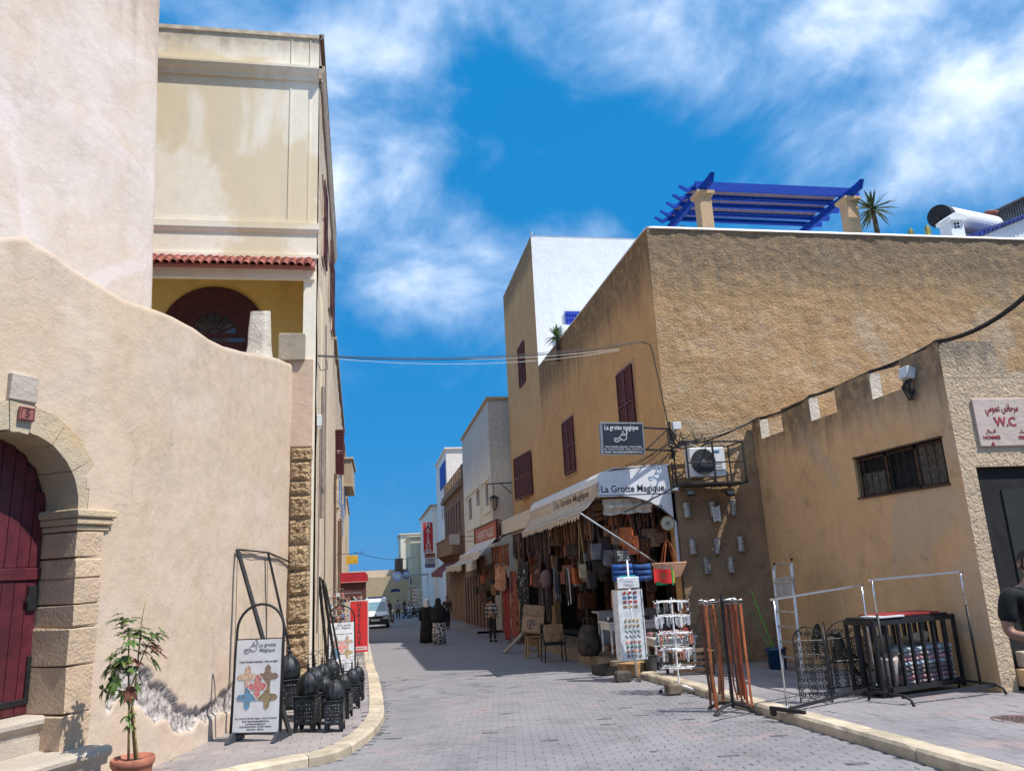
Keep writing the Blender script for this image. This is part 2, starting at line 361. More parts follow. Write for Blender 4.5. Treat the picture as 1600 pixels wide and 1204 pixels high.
M_GLASS = mat('window_glass', (.03, .045, .06), .08, var=.1, bump=0, spec=.9)
# ------------------------------------------------------------------ ground, road, pavements
def sheet(mb, pts, z=0.0):
    return mb.add([(x, y, gz(y)+z) for x, y in pts], [tuple(range(len(pts)))])
gb = MB(); gb.add([(x, y, gz(y)-.06) for x, y in ((-300, -200), (300, -200), (300, 400), (-300, 400))], [(0, 1, 2, 3)])
setup(part('ground', gb, M_DIRT), kind='structure')
def catmull(P, n=8):
    out = []; P = [Vector((p[0], p[1], 0)) for p in P]
    for i in range(len(P)-1):
        p0 = P[max(i-1, 0)]; p1 = P[i]; p2 = P[i+1]; p3 = P[min(i+2, len(P)-1)]
        for k in range(n):
            t = k/n
            out.append(0.5*((2*p1)+(p2-p0)*t+(2*p0-5*p1+4*p2-p3)*t*t+(3*p1-p0-3*p2+p3)*t**3))
    out.append(P[-1]); return out
class Poly:
    def __init__(s, P):
        s.P = P; s.S = [0.0]
        for a, b in zip(P, P[1:]): s.S.append(s.S[-1]+(b-a).length)
        s.L = s.S[-1]
    def at(s, d):
        d = max(0.0, min(s.L, d)); i = 0
        while i < len(s.S)-2 and s.S[i+1] < d: i += 1
        a, b = s.P[i], s.P[i+1]; t = (d-s.S[i])/max(1e-9, s.S[i+1]-s.S[i]); T = (b-a).normalized()
        return a.lerp(b, t), T, Vector((T.y, -T.x, 0))
    def hit(s, px, py):                                  # arc position and height where a sight line meets this wall
        best = None
        for i in range(len(s.P)-1):
            a, b = s.P[i], s.P[i+1]; q, t = online(px, py, (a.x, a.y), (b.x-a.x, b.y-a.y)); L = (b-a).length
            e = max(0, -t, t-L)
            if best is None or e < best[0]-1e-9: best = (e, s.S[i]+t, q.z)
        return best[1], best[2]
    def xat(s, y):
        for a, b in zip(s.P, s.P[1:]):
            if min(a.y, b.y)-1e-9 <= y <= max(a.y, b.y)+1e-9: t = (y-a.y)/(b.y-a.y) if abs(b.y-a.y) > 1e-9 else 0; return a.x+(b.x-a.x)*t
        return s.P[0].x if y < min(s.P[0].y, s.P[-1].y) else s.P[-1].x
KL = Poly(catmull([(-4.4, 5.2), (-2.9, 7.6), (-1.9, 8.95), (-1.01, 9.62), (-.53, 9.9), (-.20, 10.75), (.03, 12.1), (.09, 13.8), (.0, 19.2), (-.1, 22), (-.42, 36), (-1.3, 75)], 10))
WL = Poly(catmull([(-6.3, 3.0), (-4.9, 5.35), (-3.42, 7.93), (-2.78, 9.02), (-2.47, 10.26), (-2.13, 12.05), (-1.83, 13.6), (-1.62, 15.05)], 8))
def wallx(y): return WL.xat(y) if y < 15 else (-1.2-.024*(y-15))
rb = MB()
rb.m = 0; sheet(rb, [(-9, -6), (9, -6), (9, 19.2), (-9, 19.2)], -.0065)
rb.m = 1; sheet(rb, [(-9, 19.2), (9, 19.2), (9, 120), (-9, 120)], 0)
road = setup(part('road', rb, [M_DIRT, M_ROADFAR]), kind='structure')
SLR = Matrix.Rotation(-math.atan(SL), 3, 'X')
def stone_mesh(w, l, h, ins=.004):
    mb = MB(); x, y = w/2, l/2
    mb.add([(-x, -y, -h), (x, -y, -h), (x, y, -h), (-x, y, -h), (-x, -y, -ins), (x, -y, -ins), (x, y, -ins), (-x, y, -ins),
            (-x+ins, -y+ins, 0), (x-ins, -y+ins, 0), (x-ins, y-ins, 0), (-x+ins, y-ins, 0)],
           [(8, 9, 10, 11), (4, 5, 9, 8), (5, 6, 10, 9), (6, 7, 11, 10), (7, 4, 8, 11), (0, 1, 5, 4), (1, 2, 6, 5), (2, 3, 7, 6), (3, 0, 4, 7)])
    return mb
def RPZ(x): return .118-.095*max(0.0, min(1.0, (x-5.42)/3.4))
def pave(parent, inside, x0, x1, y0, y1, w, l, ang, zt, m, gap=.004, bond=.5, near=(2.0, 6.5), ztf=None):
    rnd = random.Random(int(w*1000)+int(zt*1000)); cells = []
    ca, sa = math.cos(ang), math.sin(ang); cx, cy = (x0+x1)/2, (y0+y1)/2; R = math.hypot(x1-x0, y1-y0)/2+.3
    j = -int(R/l)
    while j*l < R:
        i = -int(R/w)-1
        while i*w < R:
            u = (i+(bond if j % 2 else 0))*w; v = j*l
            x = cx+u*ca-v*sa; y = cy+u*sa+v*ca
            if x0 <= x <= x1 and y0 <= y <= y1 and inside(x, y): cells.append((x, y))
            i += 1
        j += 1
    def key(c):
        d = (c[0]-0)**2+(c[1]-0)**2; p = proj(c[0], c[1], gz(c[1])); return d+(0 if p and -10 < p[0] < 1610 and p[1] < 1215 else 1e4)
    cells.sort(key=key)
    src = stone_mesh(w-gap, l-gap, .03); me = src.mesh('paving_stone'); me.materials.append(m)
    rest = MB()
    for k, (x, y) in enumerate(cells):
        a = ang+rnd.uniform(-.012, .012); dz = rnd.uniform(-.0025, .0025)
        if rnd.random() < .03: dz -= rnd.uniform(.004, .009)
        tl = Matrix.Rotation(rnd.uniform(-.008, .008)-math.atan(SL), 4, 'X') @ Matrix.Rotation(rnd.uniform(-.01, .01), 4, 'Y')
        M = Matrix.Translation((x, y, gz(y)+(ztf(x) if ztf else zt)+dz)) @ tl @ Matrix.Rotation(a, 4, 'Z')
        if k < 300:
            o = bpy.data.objects.new('paving_stone', me); C.objects.link(o); o.parent = parent; o.matrix_local = M
        else:
            rest.add([M @ Vector(v) for v in src.v], src.f)
    if rest.v: part('paving_stones', rest, m, parent, kind='stuff')
def proj(x, y, z):
    z -= H; v = [x*RV[i]+y*DV[i]+z*UV[i] for i in range(3)]
    return (800+F*v[0]/v[2], 602+F*v[1]/v[2]) if v[2] > .1 else None
def seen(x, y):
    p = proj(x, y, gz(y)); return p is not None and -60 < p[0] < 1660 and p[1] < 1290
pave(road, lambda x, y: x < 5.16 and x > KL.xat(y)+.02 and seen(x, y), -2.5, 5.16, 6.2, 19.2, .215, .112, -.16, 0.0, M_PAVE)
# left pavement
lp = MB()
pts = [(wallx(y)-.3, y) for y in [9.0+.5*i for i in range(0, 133)]]
for a, b in zip(pts, pts[1:]):
    ka, kb = KL.xat(a[1])-.2, KL.xat(b[1])-.2
    lp.add([(a[0], a[1], gz(a[1])+.092), (ka, a[1], gz(a[1])+.092), (kb, b[1], gz(b[1])+.092), (b[0], b[1], gz(b[1])+.092)], [(0, 1, 2, 3)])
lp.add([(-6, 3, gz(3)+.092), (KL.xat(5.2), 5.2, gz(5.2)+.092), (KL.xat(9)-.2, 9, gz(9)+.092), (-3.2, 9, gz(9)+.092)], [(0, 1, 2, 3)])
lpav = setup(part('left_pavement', lp, M_DIRT), kind='structure')
pave(lpav, lambda x, y: wallx(y)-.05 < x < KL.xat(y)-.24 and seen(x, y), -3.6, .2, 8.3, 26, .26, .2, .03, .105, M_PAVE3)
# right pavement
rp = MB()
for a, b in ((-6, 10.25), (10.25, 16.8)):
    xe = 8.9 if b > 11 else 16
    rp.add([(5.35, a, gz(a)+RPZ(5.35)-.012), (8.82, a, gz(a)+RPZ(8.82)-.012), (8.82, b, gz(b)+RPZ(8.82)-.012), (5.35, b, gz(b)+RPZ(5.35)-.012), (xe, a, gz(a)+RPZ(9)-.012), (xe, b, gz(b)+RPZ(9)-.012)], [(0, 1, 2, 3), (1, 4, 5, 2)])
rpav = setup(part('right_pavement', rp, M_DIRT), kind='structure')
pave(rpav, lambda x, y: (y < 10.25 or x < 8.83) and seen(x, y), 5.44, 11.5, 5.2, 16.5, .105, .21, .02, .118, M_PAVE2, bond=0, ztf=RPZ)
fp = MB(); fp.bx(5.75, 7.5, 24, 110, -5, 0)
fw = MB()
for y in range(37, 100, 3): fw.add([(4.6, y, gz(y)+.1), (6.6, y, gz(y)+.1), (6.6, y+3, gz(y+3)+.1), (4.6, y+3, gz(y+3)+.1), (4.6, y, gz(y)), (4.6, y+3, gz(y+3))], [(0, 1, 2, 3), (4, 0, 3, 5)])
setup(part('far_right_pavement', fw, M_PAVE2), kind='structure')
def kerb(parent, poly, s0, s1, wd, top, side, rmin, rmax, seed):
    rnd = random.Random(seed); s = s0
    while s < s1:
        L = rnd.uniform(rmin, rmax); n = max(1, int(L/.15)); mb = MB(); ring = []
        for k in range(n+1):
            p, T, N = poly.at(min(s+.004+(L-.008)*k/n, s1)); q = p-N*wd*side; ez = .012 if k in (0, n) else 0
            z = gz(p.y); j = rnd.uniform(-.006, .006)
            ring.append([(p.x+N.x*j, p.y+N.y*j, z-.05), (p.x+N.x*j, p.y+N.y*j, z+top-.03), (p.x-N.x*.03*side, p.y-N.y*.03*side, z+top-ez*.4+j*.5), (q.x, q.y, gz(q.y)+top-ez*.4), (q.x, q.y, gz(q.y)-.02)])
        vs = [v for r in ring for v in r]; fs = []
        for k in range(n):
            for i in range(4): fs.append((k*5+i, k*5+i+1, k*5+5+i+1, k*5+5+i))
        fs += [(0, 1, 2, 3, 4), tuple(n*5+i for i in (4, 3, 2, 1, 0))]
        mb.add(vs, fs); part('kerb_stone', mb, M_KERB, parent); s += L
kerb(lpav, KL, 2.0, KL.L*.62, .24, .112, 1, .7, 1.0, 1)
KR = Poly([Vector((5.16, y, 0)) for y in (3.0, 6.8)]+[Vector((5.17, 9.5, 0)), Vector((5.19, 12.8, 0)), Vector((5.16, 15.4, 0))])
kerb(rpav, KR, 0, KR.L, .26, .125, -1, .8, 1.15, 2)
mh = MB(); mh.lathe([(.0, .0), (.29, .0), (.29, .006), (.27, .010), (.25, .006), (0, .006)], (0, 0, 0), 28)
for i in range(-3, 4):
    for j in range(-3, 4):
        if i*i+j*j < 10: mh.bx(i*.065-.02, i*.065+.02, j*.065-.02, j*.065+.02, .006, .011)
p = G(1592, 1126, .05); mh.xf(Matrix.Translation((p.x, p.y, gz(p.y)+RPZ(p.x)+.002)) @ SLR.to_4x4())
solo('manhole_cover', mh, mat('rusty_iron', (.13, .08, .075), .8, var=.2), 'round rusty manhole cover set in the pavement before the W.C. doorway', 'manhole cover')
# ------------------------------------------------------------------ left: plaster wall with the arched doorway
M_WALL = plaster('limewash_cream', (.58, .45, .33), (.60, .48, .385), fine=.25, cracks=.3, patch=(.62, .50, .42), stain=(.40, .29, .19), stain_amt=.4, rubble=(.46, .41, .385), zbase=(.7, (.52, .41, .32), .5))
wt = thing('plaster_wall', (-2.13, 12.05, gz(12.05)), 'curving cream plaster wall with broken plaster at its foot and the arched oxblood doorway', 'wall')
s_px = lambda px, py: WL.hit(px, py)
TOPS = [(0, 370), (42, 368), (55, 381), (84, 396), (115, 418), (161, 446), (199.5, 469), (241, 482.6), (270, 494), (304, 512), (327, 529), (350, 541), (380, 549), (437, 560), (457, 570)]
top_sz = [s_px(*q) for q in TOPS]; top_sz = [(top_sz[0][0]-5, top_sz[0][1]-1.0)]+top_sz
def topz(s):
    for a, b in zip(top_sz, top_sz[1:]):
        if a[0] <= s <= b[0]: return a[1]+(b[1]-a[1])*(s-a[0])/(b[0]-a[0])
    return top_sz[-1][1] if s > top_sz[-1][0] else top_sz[0][1]
# the doorway: centre line, spring height, radius
sA = None
for i, pnt in enumerate(WL.P):
    if abs(pnt.x+2.78) < 1e-6 and abs(pnt.y-9.02) < 1e-6: sA = WL.S[i]
DC = sA-1.28; DR = .72; DZ = 2.61; SILL = .63
up_b = [s_px(*q) for q in ((165, 1075), (185, 1040), (215, 1034), (235, 1050), (262, 1078), (290, 1098), (312, 1109), (330, 1098), (352, 1076), (372, 1062), (420, 1050))]
lo_b = [s_px(*q) for q in ((165, 1120), (195, 1082), (212, 1106), (232, 1118), (258, 1126), (290, 1143), (310, 1126), (335, 1120), (362, 1112), (380, 1100), (420, 1085))]
def lerp_tab(T, s):
    for a, b in zip(T, T[1:]):
        if a[0] <= s <= b[0]: return a[1]+(b[1]-a[1])*(s-a[0])/(b[0]-a[0])
    return None
from mathutils import noise as mn
NS = int(WL.L/.035); NZ = 150; vs = []; worn = []
for i in range(NS+1):
    s = WL.L*i/NS; p, T, N = WL.at(s); zb = gz(p.y)-.03; zt = topz(s)
    u = lerp_tab(up_b, s); l = lerp_tab(lo_b, s)
    for j in range(NZ+1):
        z = zb+(zt-zb)*j/NZ
        d = .022*mn.noise(Vector((s*1.1, z*1.1, 3)))+.005*mn.noise(Vector((s*4, z*4, 1)))
        wv = 0.0
        if u is not None and l is not None:
            nn = .10*mn.noise(Vector((s*4, z*4, 9)))+.05*mn.noise(Vector((s*13, z*13, 2)))
            e = min(u-z+nn, z-l+nn*1.2)
            if e > 0:
                wv = min(1, e/.02); d -= min(.055, e*1.4)-.02*mn.noise(Vector((s*17, z*17, 5)))-.012*mn.noise(Vector((s*40, z*40, 7)))
            elif z > u and z < u+.05: wv = .35
        if j == NZ: d -= .02
        # foot bulges out
        if z < zb+.35: d += .03*(1-(z-zb)/.35)**2
        vs.append((p.x+N.x*d, p.y+N.y*d, z)); worn.append(wv)
fs = []; K = NZ+1
for i in range(NS):
    s = WL.L*(i+.5)/NS; zb = gz(WL.at(s)[0].y)-.03; zt = topz(s)
    for j in range(NZ):
        z = zb+(zt-zb)*(j+.5)/NZ; ds = s-DC
        if abs(ds) < DR+.12 and (z < DZ or ds*ds+(z-DZ)**2 < (DR+.12)**2): continue
        fs.append((i*K+j, (i+1)*K+j, (i+1)*K+j+1, i*K+j+1))
wm = MB(); wm.v = vs; wm.f = fs; wm.mi = [0]*len(fs); nw = len(vs)
for i in range(NS):                                      # top and back of the wall
    a = i*K+NZ; b = (i+1)*K+NZ; (p, T, N) = WL.at(WL.L*i/NS); (q, T2, N2) = WL.at(WL.L*(i+1)/NS)
    za, zb = vs[a][2], vs[b][2]
    wm.add([vs[a], vs[b], (q.x-N2.x*.55, q.y-N2.y*.55, zb+.03), (p.x-N.x*.55, p.y-N.y*.55, za+.03), (q.x-N2.x*.55, q.y-N2.y*.55, gz(q.y)), (p.x-N.x*.55, p.y-N.y*.55, gz(p.y))], [(0, 1, 2, 3), (3, 2, 4, 5)])
wo = part('wall_face', wm, M_WALL, wt, smooth=True)
at = wo.data.attributes.new('worn', 'FLOAT', 'POINT'); at.data.foreach_set('value', worn+[0.0]*(len(wm.v)-nw))
# frame at the doorway
dp, dT, dN = WL.at(DC)
dN = Vector((.87, -.5, 0)).normalized(); dT = Vector((.5, .87, 0)).normalized()
def W(t, n, z): return Vector((dp.x+dT.x*t+dN.x*n, dp.y+dT.y*t+dN.y*n, z))
DROT = Matrix(((dT.x, -dN.x, 0), (dT.y, -dN.y, 0), (0, 0, 1)))          # local x along the wall, local -y out of it
def wblock(mb, t0, t1, n0, n1, z0, z1, b=.012, jit=.004): return mb.cham(W((t0+t1)/2, (n0+n1)/2, (z0+z1)/2), (t1-t0, n1-n0, z1-z0), b, DROT, jit)
rs = random.Random(4)
SP0 = W(0, 0, 0)
def zpx(px, py, n=.03): return online(px, py, (dp.x+dN.x*n, dp.y+dN.y*n), (dT.x, dT.y))[0].z
pier_z = [zpx(125, y) for y in (1172, 1111, 1038, 978, 943, 903, 871, 829)]
for sd in (1, -1):
    for k, (a, b) in enumerate(zip(pier_z, pier_z[1:])):
        mb = MB(); ins = rs.uniform(-.01, .012)
        wblock(mb, min(sd*(DR+ins), sd*(DR+.31)), max(sd*(DR+ins), sd*(DR+.31)), -.5, .065+rs.uniform(-.006, .008), a+.003, b-.003, .013, .009)
        part('pier_stone', mb, M_STONE, wt)
    mb = MB(); c0 = sd*(DR-.05); c1 = sd*(DR+.38); z0 = pier_z[-1]; z1 = DZ
    for (f, za, zb_) in ((.02, 0, .06), (.05, .06, .13), (.075, .13, .21)):
        h = (z1-z0)/.21; wblock(mb, min(c0-sd*f+sd*.05, c1+sd*f-sd*.04), max(c0-sd*f+sd*.05, c1+sd*f-sd*.04), -.5, .05+f, z0+za*h, z0+zb_*h, .014, .003)
    part('impost', mb, M_ARCH, wt)
angs = [0, 32, 60, 82, 98, 120, 148, 180]
for k, (a0, a1) in enumerate(zip(angs, angs[1:])):
    mb = MB(); key = (k == 3); r0, r1 = DR-(.02 if key else 0), DR+(.27 if not key else .30); n = 6; A0 = math.radians(a0+.35); A1 = math.radians(a1-.35)
    ring = []
    for i in range(n+1):
        a = A0+(A1-A0)*i/n; q0 = r0+rs.uniform(-.004, .004); q1 = r1+rs.uniform(-.01, .01)
        ring.append([W(math.cos(a)*q0, .03, DZ+math.sin(a)*q0), W(math.cos(a)*q1, .035, DZ+math.sin(a)*q1), W(math.cos(a)*q1, -.5, DZ+math.sin(a)*q1), W(math.cos(a)*q0, -.5, DZ+math.sin(a)*q0)])
    ff = [(i*4+m, i*4+(m+1) % 4, i*4+4+(m+1) % 4, i*4+4+m) for i in range(n) for m in range(4)]+[(3, 2, 1, 0), (n*4, n*4+1, n*4+2, n*4+3)]
    mb.add([v for r in ring for v in r], ff); part('arch_stone', mb, M_ARCH, wt)
mb = MB(); wblock(mb, -.15, .13, -.2, .05, DZ+DR+.27, DZ+DR+.56, .02, .01); part('keystone', mb, M_STEP, wt)
# number plaque
pc = W(.03, .062, zpx(33, 645, .06)); mb = MB(); mb.cham(pc, (.155, .03, .135), .006, DROT)
M_PLQ = mat('plaque_red', (.30, .10, .09), .6, var=.15)
pq = part('number_plaque', mb, M_PLQ, wt)
bd = MB()
for (t0, t1, z0, z1) in ((-.066, .066, .052, .058), (-.066, .066, -.058, -.052), (-.066, -.060, -.052, .052), (.060, .066, -.052, .052)):
    bd.box(pc+dT*((t0+t1)/2)+dN*.017+Vector((0, 0, (z0+z1)/2)), (t1-t0, .006, z1-z0), DROT)
part('plaque_border', bd, mat('plaque_dark', (.10, .035, .035), .6), pq)
text('numeral', '5', .11, MATS['plaque_dark'], pq, pc+dN*.017, dT, (0, 0, 1), .006, .02)
# door leaf of planks
doorz = lambda t: DZ+math.sqrt(max(0, (DR+.02)**2-t*t))
zr0, zr1 = zpx(60, 906, -.4), zpx(60, 886, -.4)
npl = 11; pw = 2*DR/npl
dr = MB(); dr.poly([W(t, -.46, z) for t, z in [(-DR-.02, SILL-.02), (DR+.02, SILL-.02)]+[(DR*math.cos(a*PI/12)*1.02, DZ+DR*math.sin(a*PI/12)*1.02) for a in range(13)]], dN*-.03)
door = part('door', dr, mat('door_dark', (.05, .012, .02), .7), wt)
for k in range(npl):
    t0 = -DR+k*pw; mb = MB(); z1 = min(doorz(t0+.01), doorz(t0+pw-.01))
    wblock(mb, t0+.004, t0+pw-.004, -.455, -.425+rs.uniform(-.002, .002), SILL+.01, zr0, .006, 0); part('plank', mb, M_DOOR, door)
    mb = MB(); wblock(mb, t0+.004, t0+pw-.004, -.455, -.425+rs.uniform(-.002, .002), zr1, z1, .006, 0); part('plank', mb, M_DOOR, door)
mb = MB(); wblock(mb, -DR, DR, -.455, -.405, zr0+.004, zr1-.004, .006, 0); part('door_rail', mb, M_DOOR, door)
mb = MB(); wblock(mb, .28, DR-.01, -.425, -.41, SILL+.10, SILL+.155, .003, 0); wblock(mb, DR-.055, DR-.01, -.425, -.408, SILL+.10, SILL+.55, .003, 0); part('strap_hinge', mb, M_IRON, door)
mb = MB(); wblock(mb, DR-.12, DR-.02, -.425, -.40, zr0-.30, zr0-.05, .004, 0); mb.lathe([(.016, 0), (.016, .05)], W(DR-.14, -.38, zr0-.2), 8); part('door_lock', mb, M_IRON, door)
# steps
def nosed(mb, t0, t1, n0, n1, z0, z1):
    h = z1-z0; pr = [(n0, z0), (n1-.06, z0), (n1-.05, z0+h*.35), (n1-.02, z0+h*.45), (n1, z0+h*.62), (n1, z0+h*.82), (n1-.02, z1-.008), (n1-.05, z1), (n0, z1)]
    mb.poly([W(t0, n, z) for n, z in pr], dT*(t1-t0))
mb = MB(); nosed(mb, -1.4, DR+.0, -.5, -.16, SILL-.19, SILL-.0); part('door_sill', mb, M_STEP, wt)
stz = online(150, 1170, (dp.x+dN.x*.36, dp.y+dN.y*.36), (dT.x, dT.y))[0].z
mb = MB(); nosed(mb, -1.6, DR+.34, -.42, .36, stz-.17, stz); part('step', mb, M_STEP, wt)
mb = MB(); mb.poly([W(-1.6, n, z) for n, z in ((-.42, gz(9)), (.30, gz(9)), (.29, stz-.172), (-.42, stz-.172))], dT*(1.6+DR+.28)); part('step_riser', mb, M_STEP, wt)
mb = MB(); mb.poly([W(-1.6, n, z) for n, z in ((-.5, stz), (-.2, stz), (-.2, SILL-.19), (-.5, SILL-.19))], dT*(1.6+DR)); part('step_riser', mb, M_STEP, wt)
# merlon with lime splash and grey block at the wall end
s0m, zm0 = s_px(424, 557); zmt = AY(405, 485, WL.at(s0m)[0].y+.1).z
M_LIME = plaster('lime_splash', (.70, .64, .55), (.60, .54, .46), coarse=.3, cscale=14, fine=.5, stain=(.4, .36, .3), stain_amt=.5)
mb = MB(); pa, Ta, Na = WL.at(s0m); n = 12
def mer(u, v):
    a = v*2*PI; fl = 1.0+.28*max(0, (.32-u)/.32)**1.5; wv = 1+.05*mn.noise(Vector((math.cos(a)*2, math.sin(a)*2, u*4)))
    ta = .20; nb = .20; x = math.copysign(abs(math.cos(a))**.45, math.cos(a))*ta*fl*wv; y = math.copysign(abs(math.sin(a))**.45, math.sin(a))*nb*fl*wv
    tp = 1-.22*u
    return pa+Ta*(.10+x*tp)+Na*(-.25+y*tp)+Vector((0, 0, zm0-.12+(zmt-zm0+.12)*u+(.05*u*(x/ta if u > .9 else 0))))
mb.grid(lambda a, b: mer(b, a), 20, 12); mb.add([mer(1, k/20) for k in range(20)], [tuple(range(20))]); part('merlon', mb, M_LIME, wt, smooth=False)
# ------------------------------------------------------------------ building helpers
X_, Y_, Z_ = Vector((1, 0, 0)), Vector((0, 1, 0)), Vector((0, 0, 1))
def wall_rect(mb, o, r, u, Wd, Hh, holes=(), n=None, depth=.25, backs=None):
    """a wall face from o along r and u with openings (a0,a1,b0,b1) that have real reveals of the given depth behind the face"""
    o = Vector(o); r = Vector(r); u = Vector(u); n = n or r.cross(u)
    A = sorted({0, Wd, *[h[0] for h in holes], *[h[1] for h in holes]}); B = sorted({0, Hh, *[h[2] for h in holes], *[h[3] for h in holes]})
    for a0, a1 in zip(A, A[1:]):
        for b0, b1 in zip(B, B[1:]):
            ca, cb = (a0+a1)/2, (b0+b1)/2
            if any(h[0] < ca < h[1] and h[2] < cb < h[3] for h in holes): continue
            mb.add([o+r*a0+u*b0, o+r*a1+u*b0, o+r*a1+u*b1, o+r*a0+u*b1], [(0, 1, 2, 3)])
    for hi, (a0, a1, b0, b1) in enumerate(holes):
        c = [o+r*a0+u*b0, o+r*a1+u*b0, o+r*a1+u*b1, o+r*a0+u*b1]; d = [p-n*depth for p in c]
        mb.add(c+d, [(0, 4, 5, 1), (1, 5, 6, 2), (2, 6, 7, 3), (3, 7, 4, 0)]+([] if backs is not None and not backs[hi] else [(4, 7, 6, 5)]))
def shutter(parent, o, r, u, n, wd, ht, mt=None, name='shutter', pitch=.055):
    """louvred leaf: o = lower corner, r across, u up, n outward"""
    mt = mt or M_REDWOOD; o = Vector(o); r = Vector(r).normalized(); u = Vector(u).normalized(); n = Vector(n).normalized()
    R = Matrix((r, n, u)).transposed(); f = .06; t = .035; mb = MB()
    def b(a0, a1, b0, b1, c0=0, c1=t): mb.cham(o+r*((a0+a1)/2)+u*((b0+b1)/2)+n*((c0+c1)/2), (a1-a0, c1-c0, b1-b0), .004, R)
    b(0, f, 0, ht); b(wd-f, wd, 0, ht); b(f, wd-f, 0, f); b(f, wd-f, ht-f, ht); b(f, wd-f, ht*.48, ht*.48+f)
    s = part(name, mb, mt, parent)
    sl_ = MB(); k = f+pitch*.5
    while k < ht-f:
        if not (ht*.48-.02 < k < ht*.48+f+.02):
            RR = R @ Matrix.Rotation(.6, 3, 'X'); sl_.box(o+r*(wd/2)+u*k+n*(t*.45), (wd-2*f, t*.9, .008), RR)
            sl_.box(o+r*(wd/2)+u*k+n*(t*.1), (wd-2*f, .004, pitch), R)
        k += pitch
    part('louvres', sl_, mt, s, kind='stuff'); return s
def prism_xy(mb, P, z0, z1):
    n = len(P); zf = lambda v: v if not callable(v) else None
    return mb.poly([(x, y, z0) for x, y in P], (0, 0, z1-z0))
# ------------------------------------------------------------------ left: battered tower behind the wall
M_TOWER = plaster('limewash_pink', (.62, .55, .50), (.60, .49, .405), fine=.2, cracks=.25, patch=(.66, .58, .56), patch_scale=.5, stain=(.46, .36, .30), stain_amt=.45, streak=(.38, .28, .22), ztop=13.5, zlen=2.0)
tb = MB(); c0 = Vector((-3.62, 13, 0)); td = Vector((-.5, -.87, 0)); tn = Vector((-.87, .5, 0)); n = 40; m = 40
def twr(u, v):
    z = 3+14*v; bt = -.048*(z-6.4)-.05; p = c0+td*(8.5*u)+Vector((.87, -.5, 0))*bt
    d = .05*mn.noise(Vector((u*6, v*9, 4)))+.008*mn.noise(Vector((u*16, v*22, 1))); e = max(0, .03-u)/.03
    return Vector((p.x+.87*d-.10*e*e, p.y-.5*d, z))
tb.grid(lambda u, v: twr(1-u, v), n*2, m*2)
def twr2(u, v):
    a = twr(0, v); return Vector((a.x-6*u-.03*math.sin(u*3), a.y+.8*u, a.z))
tb.grid(twr2, 20, m)
tl_ = solo('tower', tb, M_TOWER, 'tall pale pink limewashed tower rising behind the curving wall', 'tower', smooth=True, loc=(-5, 12, gz(12)))
# ------------------------------------------------------------------ left: cream building with loggia
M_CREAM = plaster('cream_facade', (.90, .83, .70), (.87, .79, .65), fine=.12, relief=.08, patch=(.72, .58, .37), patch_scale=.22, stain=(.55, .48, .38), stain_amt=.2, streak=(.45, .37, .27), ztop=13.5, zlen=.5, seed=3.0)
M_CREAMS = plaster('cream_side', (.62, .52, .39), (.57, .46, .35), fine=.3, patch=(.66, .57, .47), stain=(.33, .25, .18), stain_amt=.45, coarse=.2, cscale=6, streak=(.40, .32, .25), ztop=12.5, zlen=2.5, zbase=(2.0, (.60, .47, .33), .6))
M_YEL = plaster('ochre_loggia', (.88, .64, .24), (.82, .59, .21), fine=.15, stain=(.42, .32, .16), stain_amt=.35)
cb = thing('cream_building', (-1.3, 15, gz(15)), 'tall cream building with a cornice and a tiled loggia behind the curving wall', 'building')
drift = -.024
def lx(y): return -1.2+drift*(y-15)
ZT = 13.55; ZB = 7.76
mb = MB()
# upper block: front face, street face, back and underside
FX0 = -8.0
P = [(FX0, 15.0), (lx(15), 15.0), (lx(25.2), 25.2), (FX0, 25.2)]
mb.poly([(x, y, 8.6) for x, y in P], (0, 0, ZT-.08-8.6)); mb.bx(FX0, lx(15), 15.0, 15.15, ZB+.19, 8.6)
part('wall', mb, [M_CREAM], cb)
mb = MB(); nS = 60
def side(u, v):
    y = 14.992+10.18*u; z = gz(y)+(ZT-.1-gz(y))*v; tp = .02*math.sin(y*1.3)*(1-v)
    return Vector((lx(y)+.012+.03*(1-v)+tp+.02*mn.noise(Vector((y*1.2, z*1.2, 0)))-.06*(1-v)*0, y, z))
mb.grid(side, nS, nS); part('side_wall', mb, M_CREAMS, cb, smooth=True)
# lower block behind the loggia, with reveals for the arched door
LY = 16.5
mb = MB(); mb.add([(FX0, LY, -1), (-1.25, LY, -1), (-1.25, LY, 8.6), (FX0, LY, 8.6)], [(0, 1, 2, 3)])
mb.add([(-1.45, 15.0, 4.5), (-1.45, LY, 4.5), (-1.45, LY, 8.6), (-1.45, 15.0, 8.6)], [(0, 1, 2, 3)])
mb.add([(FX0, 15.02, 8.59), (-1.2, 15.02, 8.59), (-1.2, LY, 8.59), (FX0, LY, 8.59)], [(3, 2, 1, 0)])
part('loggia_wall', mb, M_YEL, cb)
mb = MB(); mb.bx(-1.449, lx(15)+.004, 15.0, LY+.4, -.6, ZB+.185); part('corner_post', mb, M_CREAM, cb)
mb = MB(); mb.bx(FX0, -1.452, 14.93, 15.06, ZB-.02, ZB+.20); mb.bx(-1.452, -1.23, 14.945, 15.0, ZB-.03, ZB+.19); part('lintel_beam', mb, M_CREAM, cb)
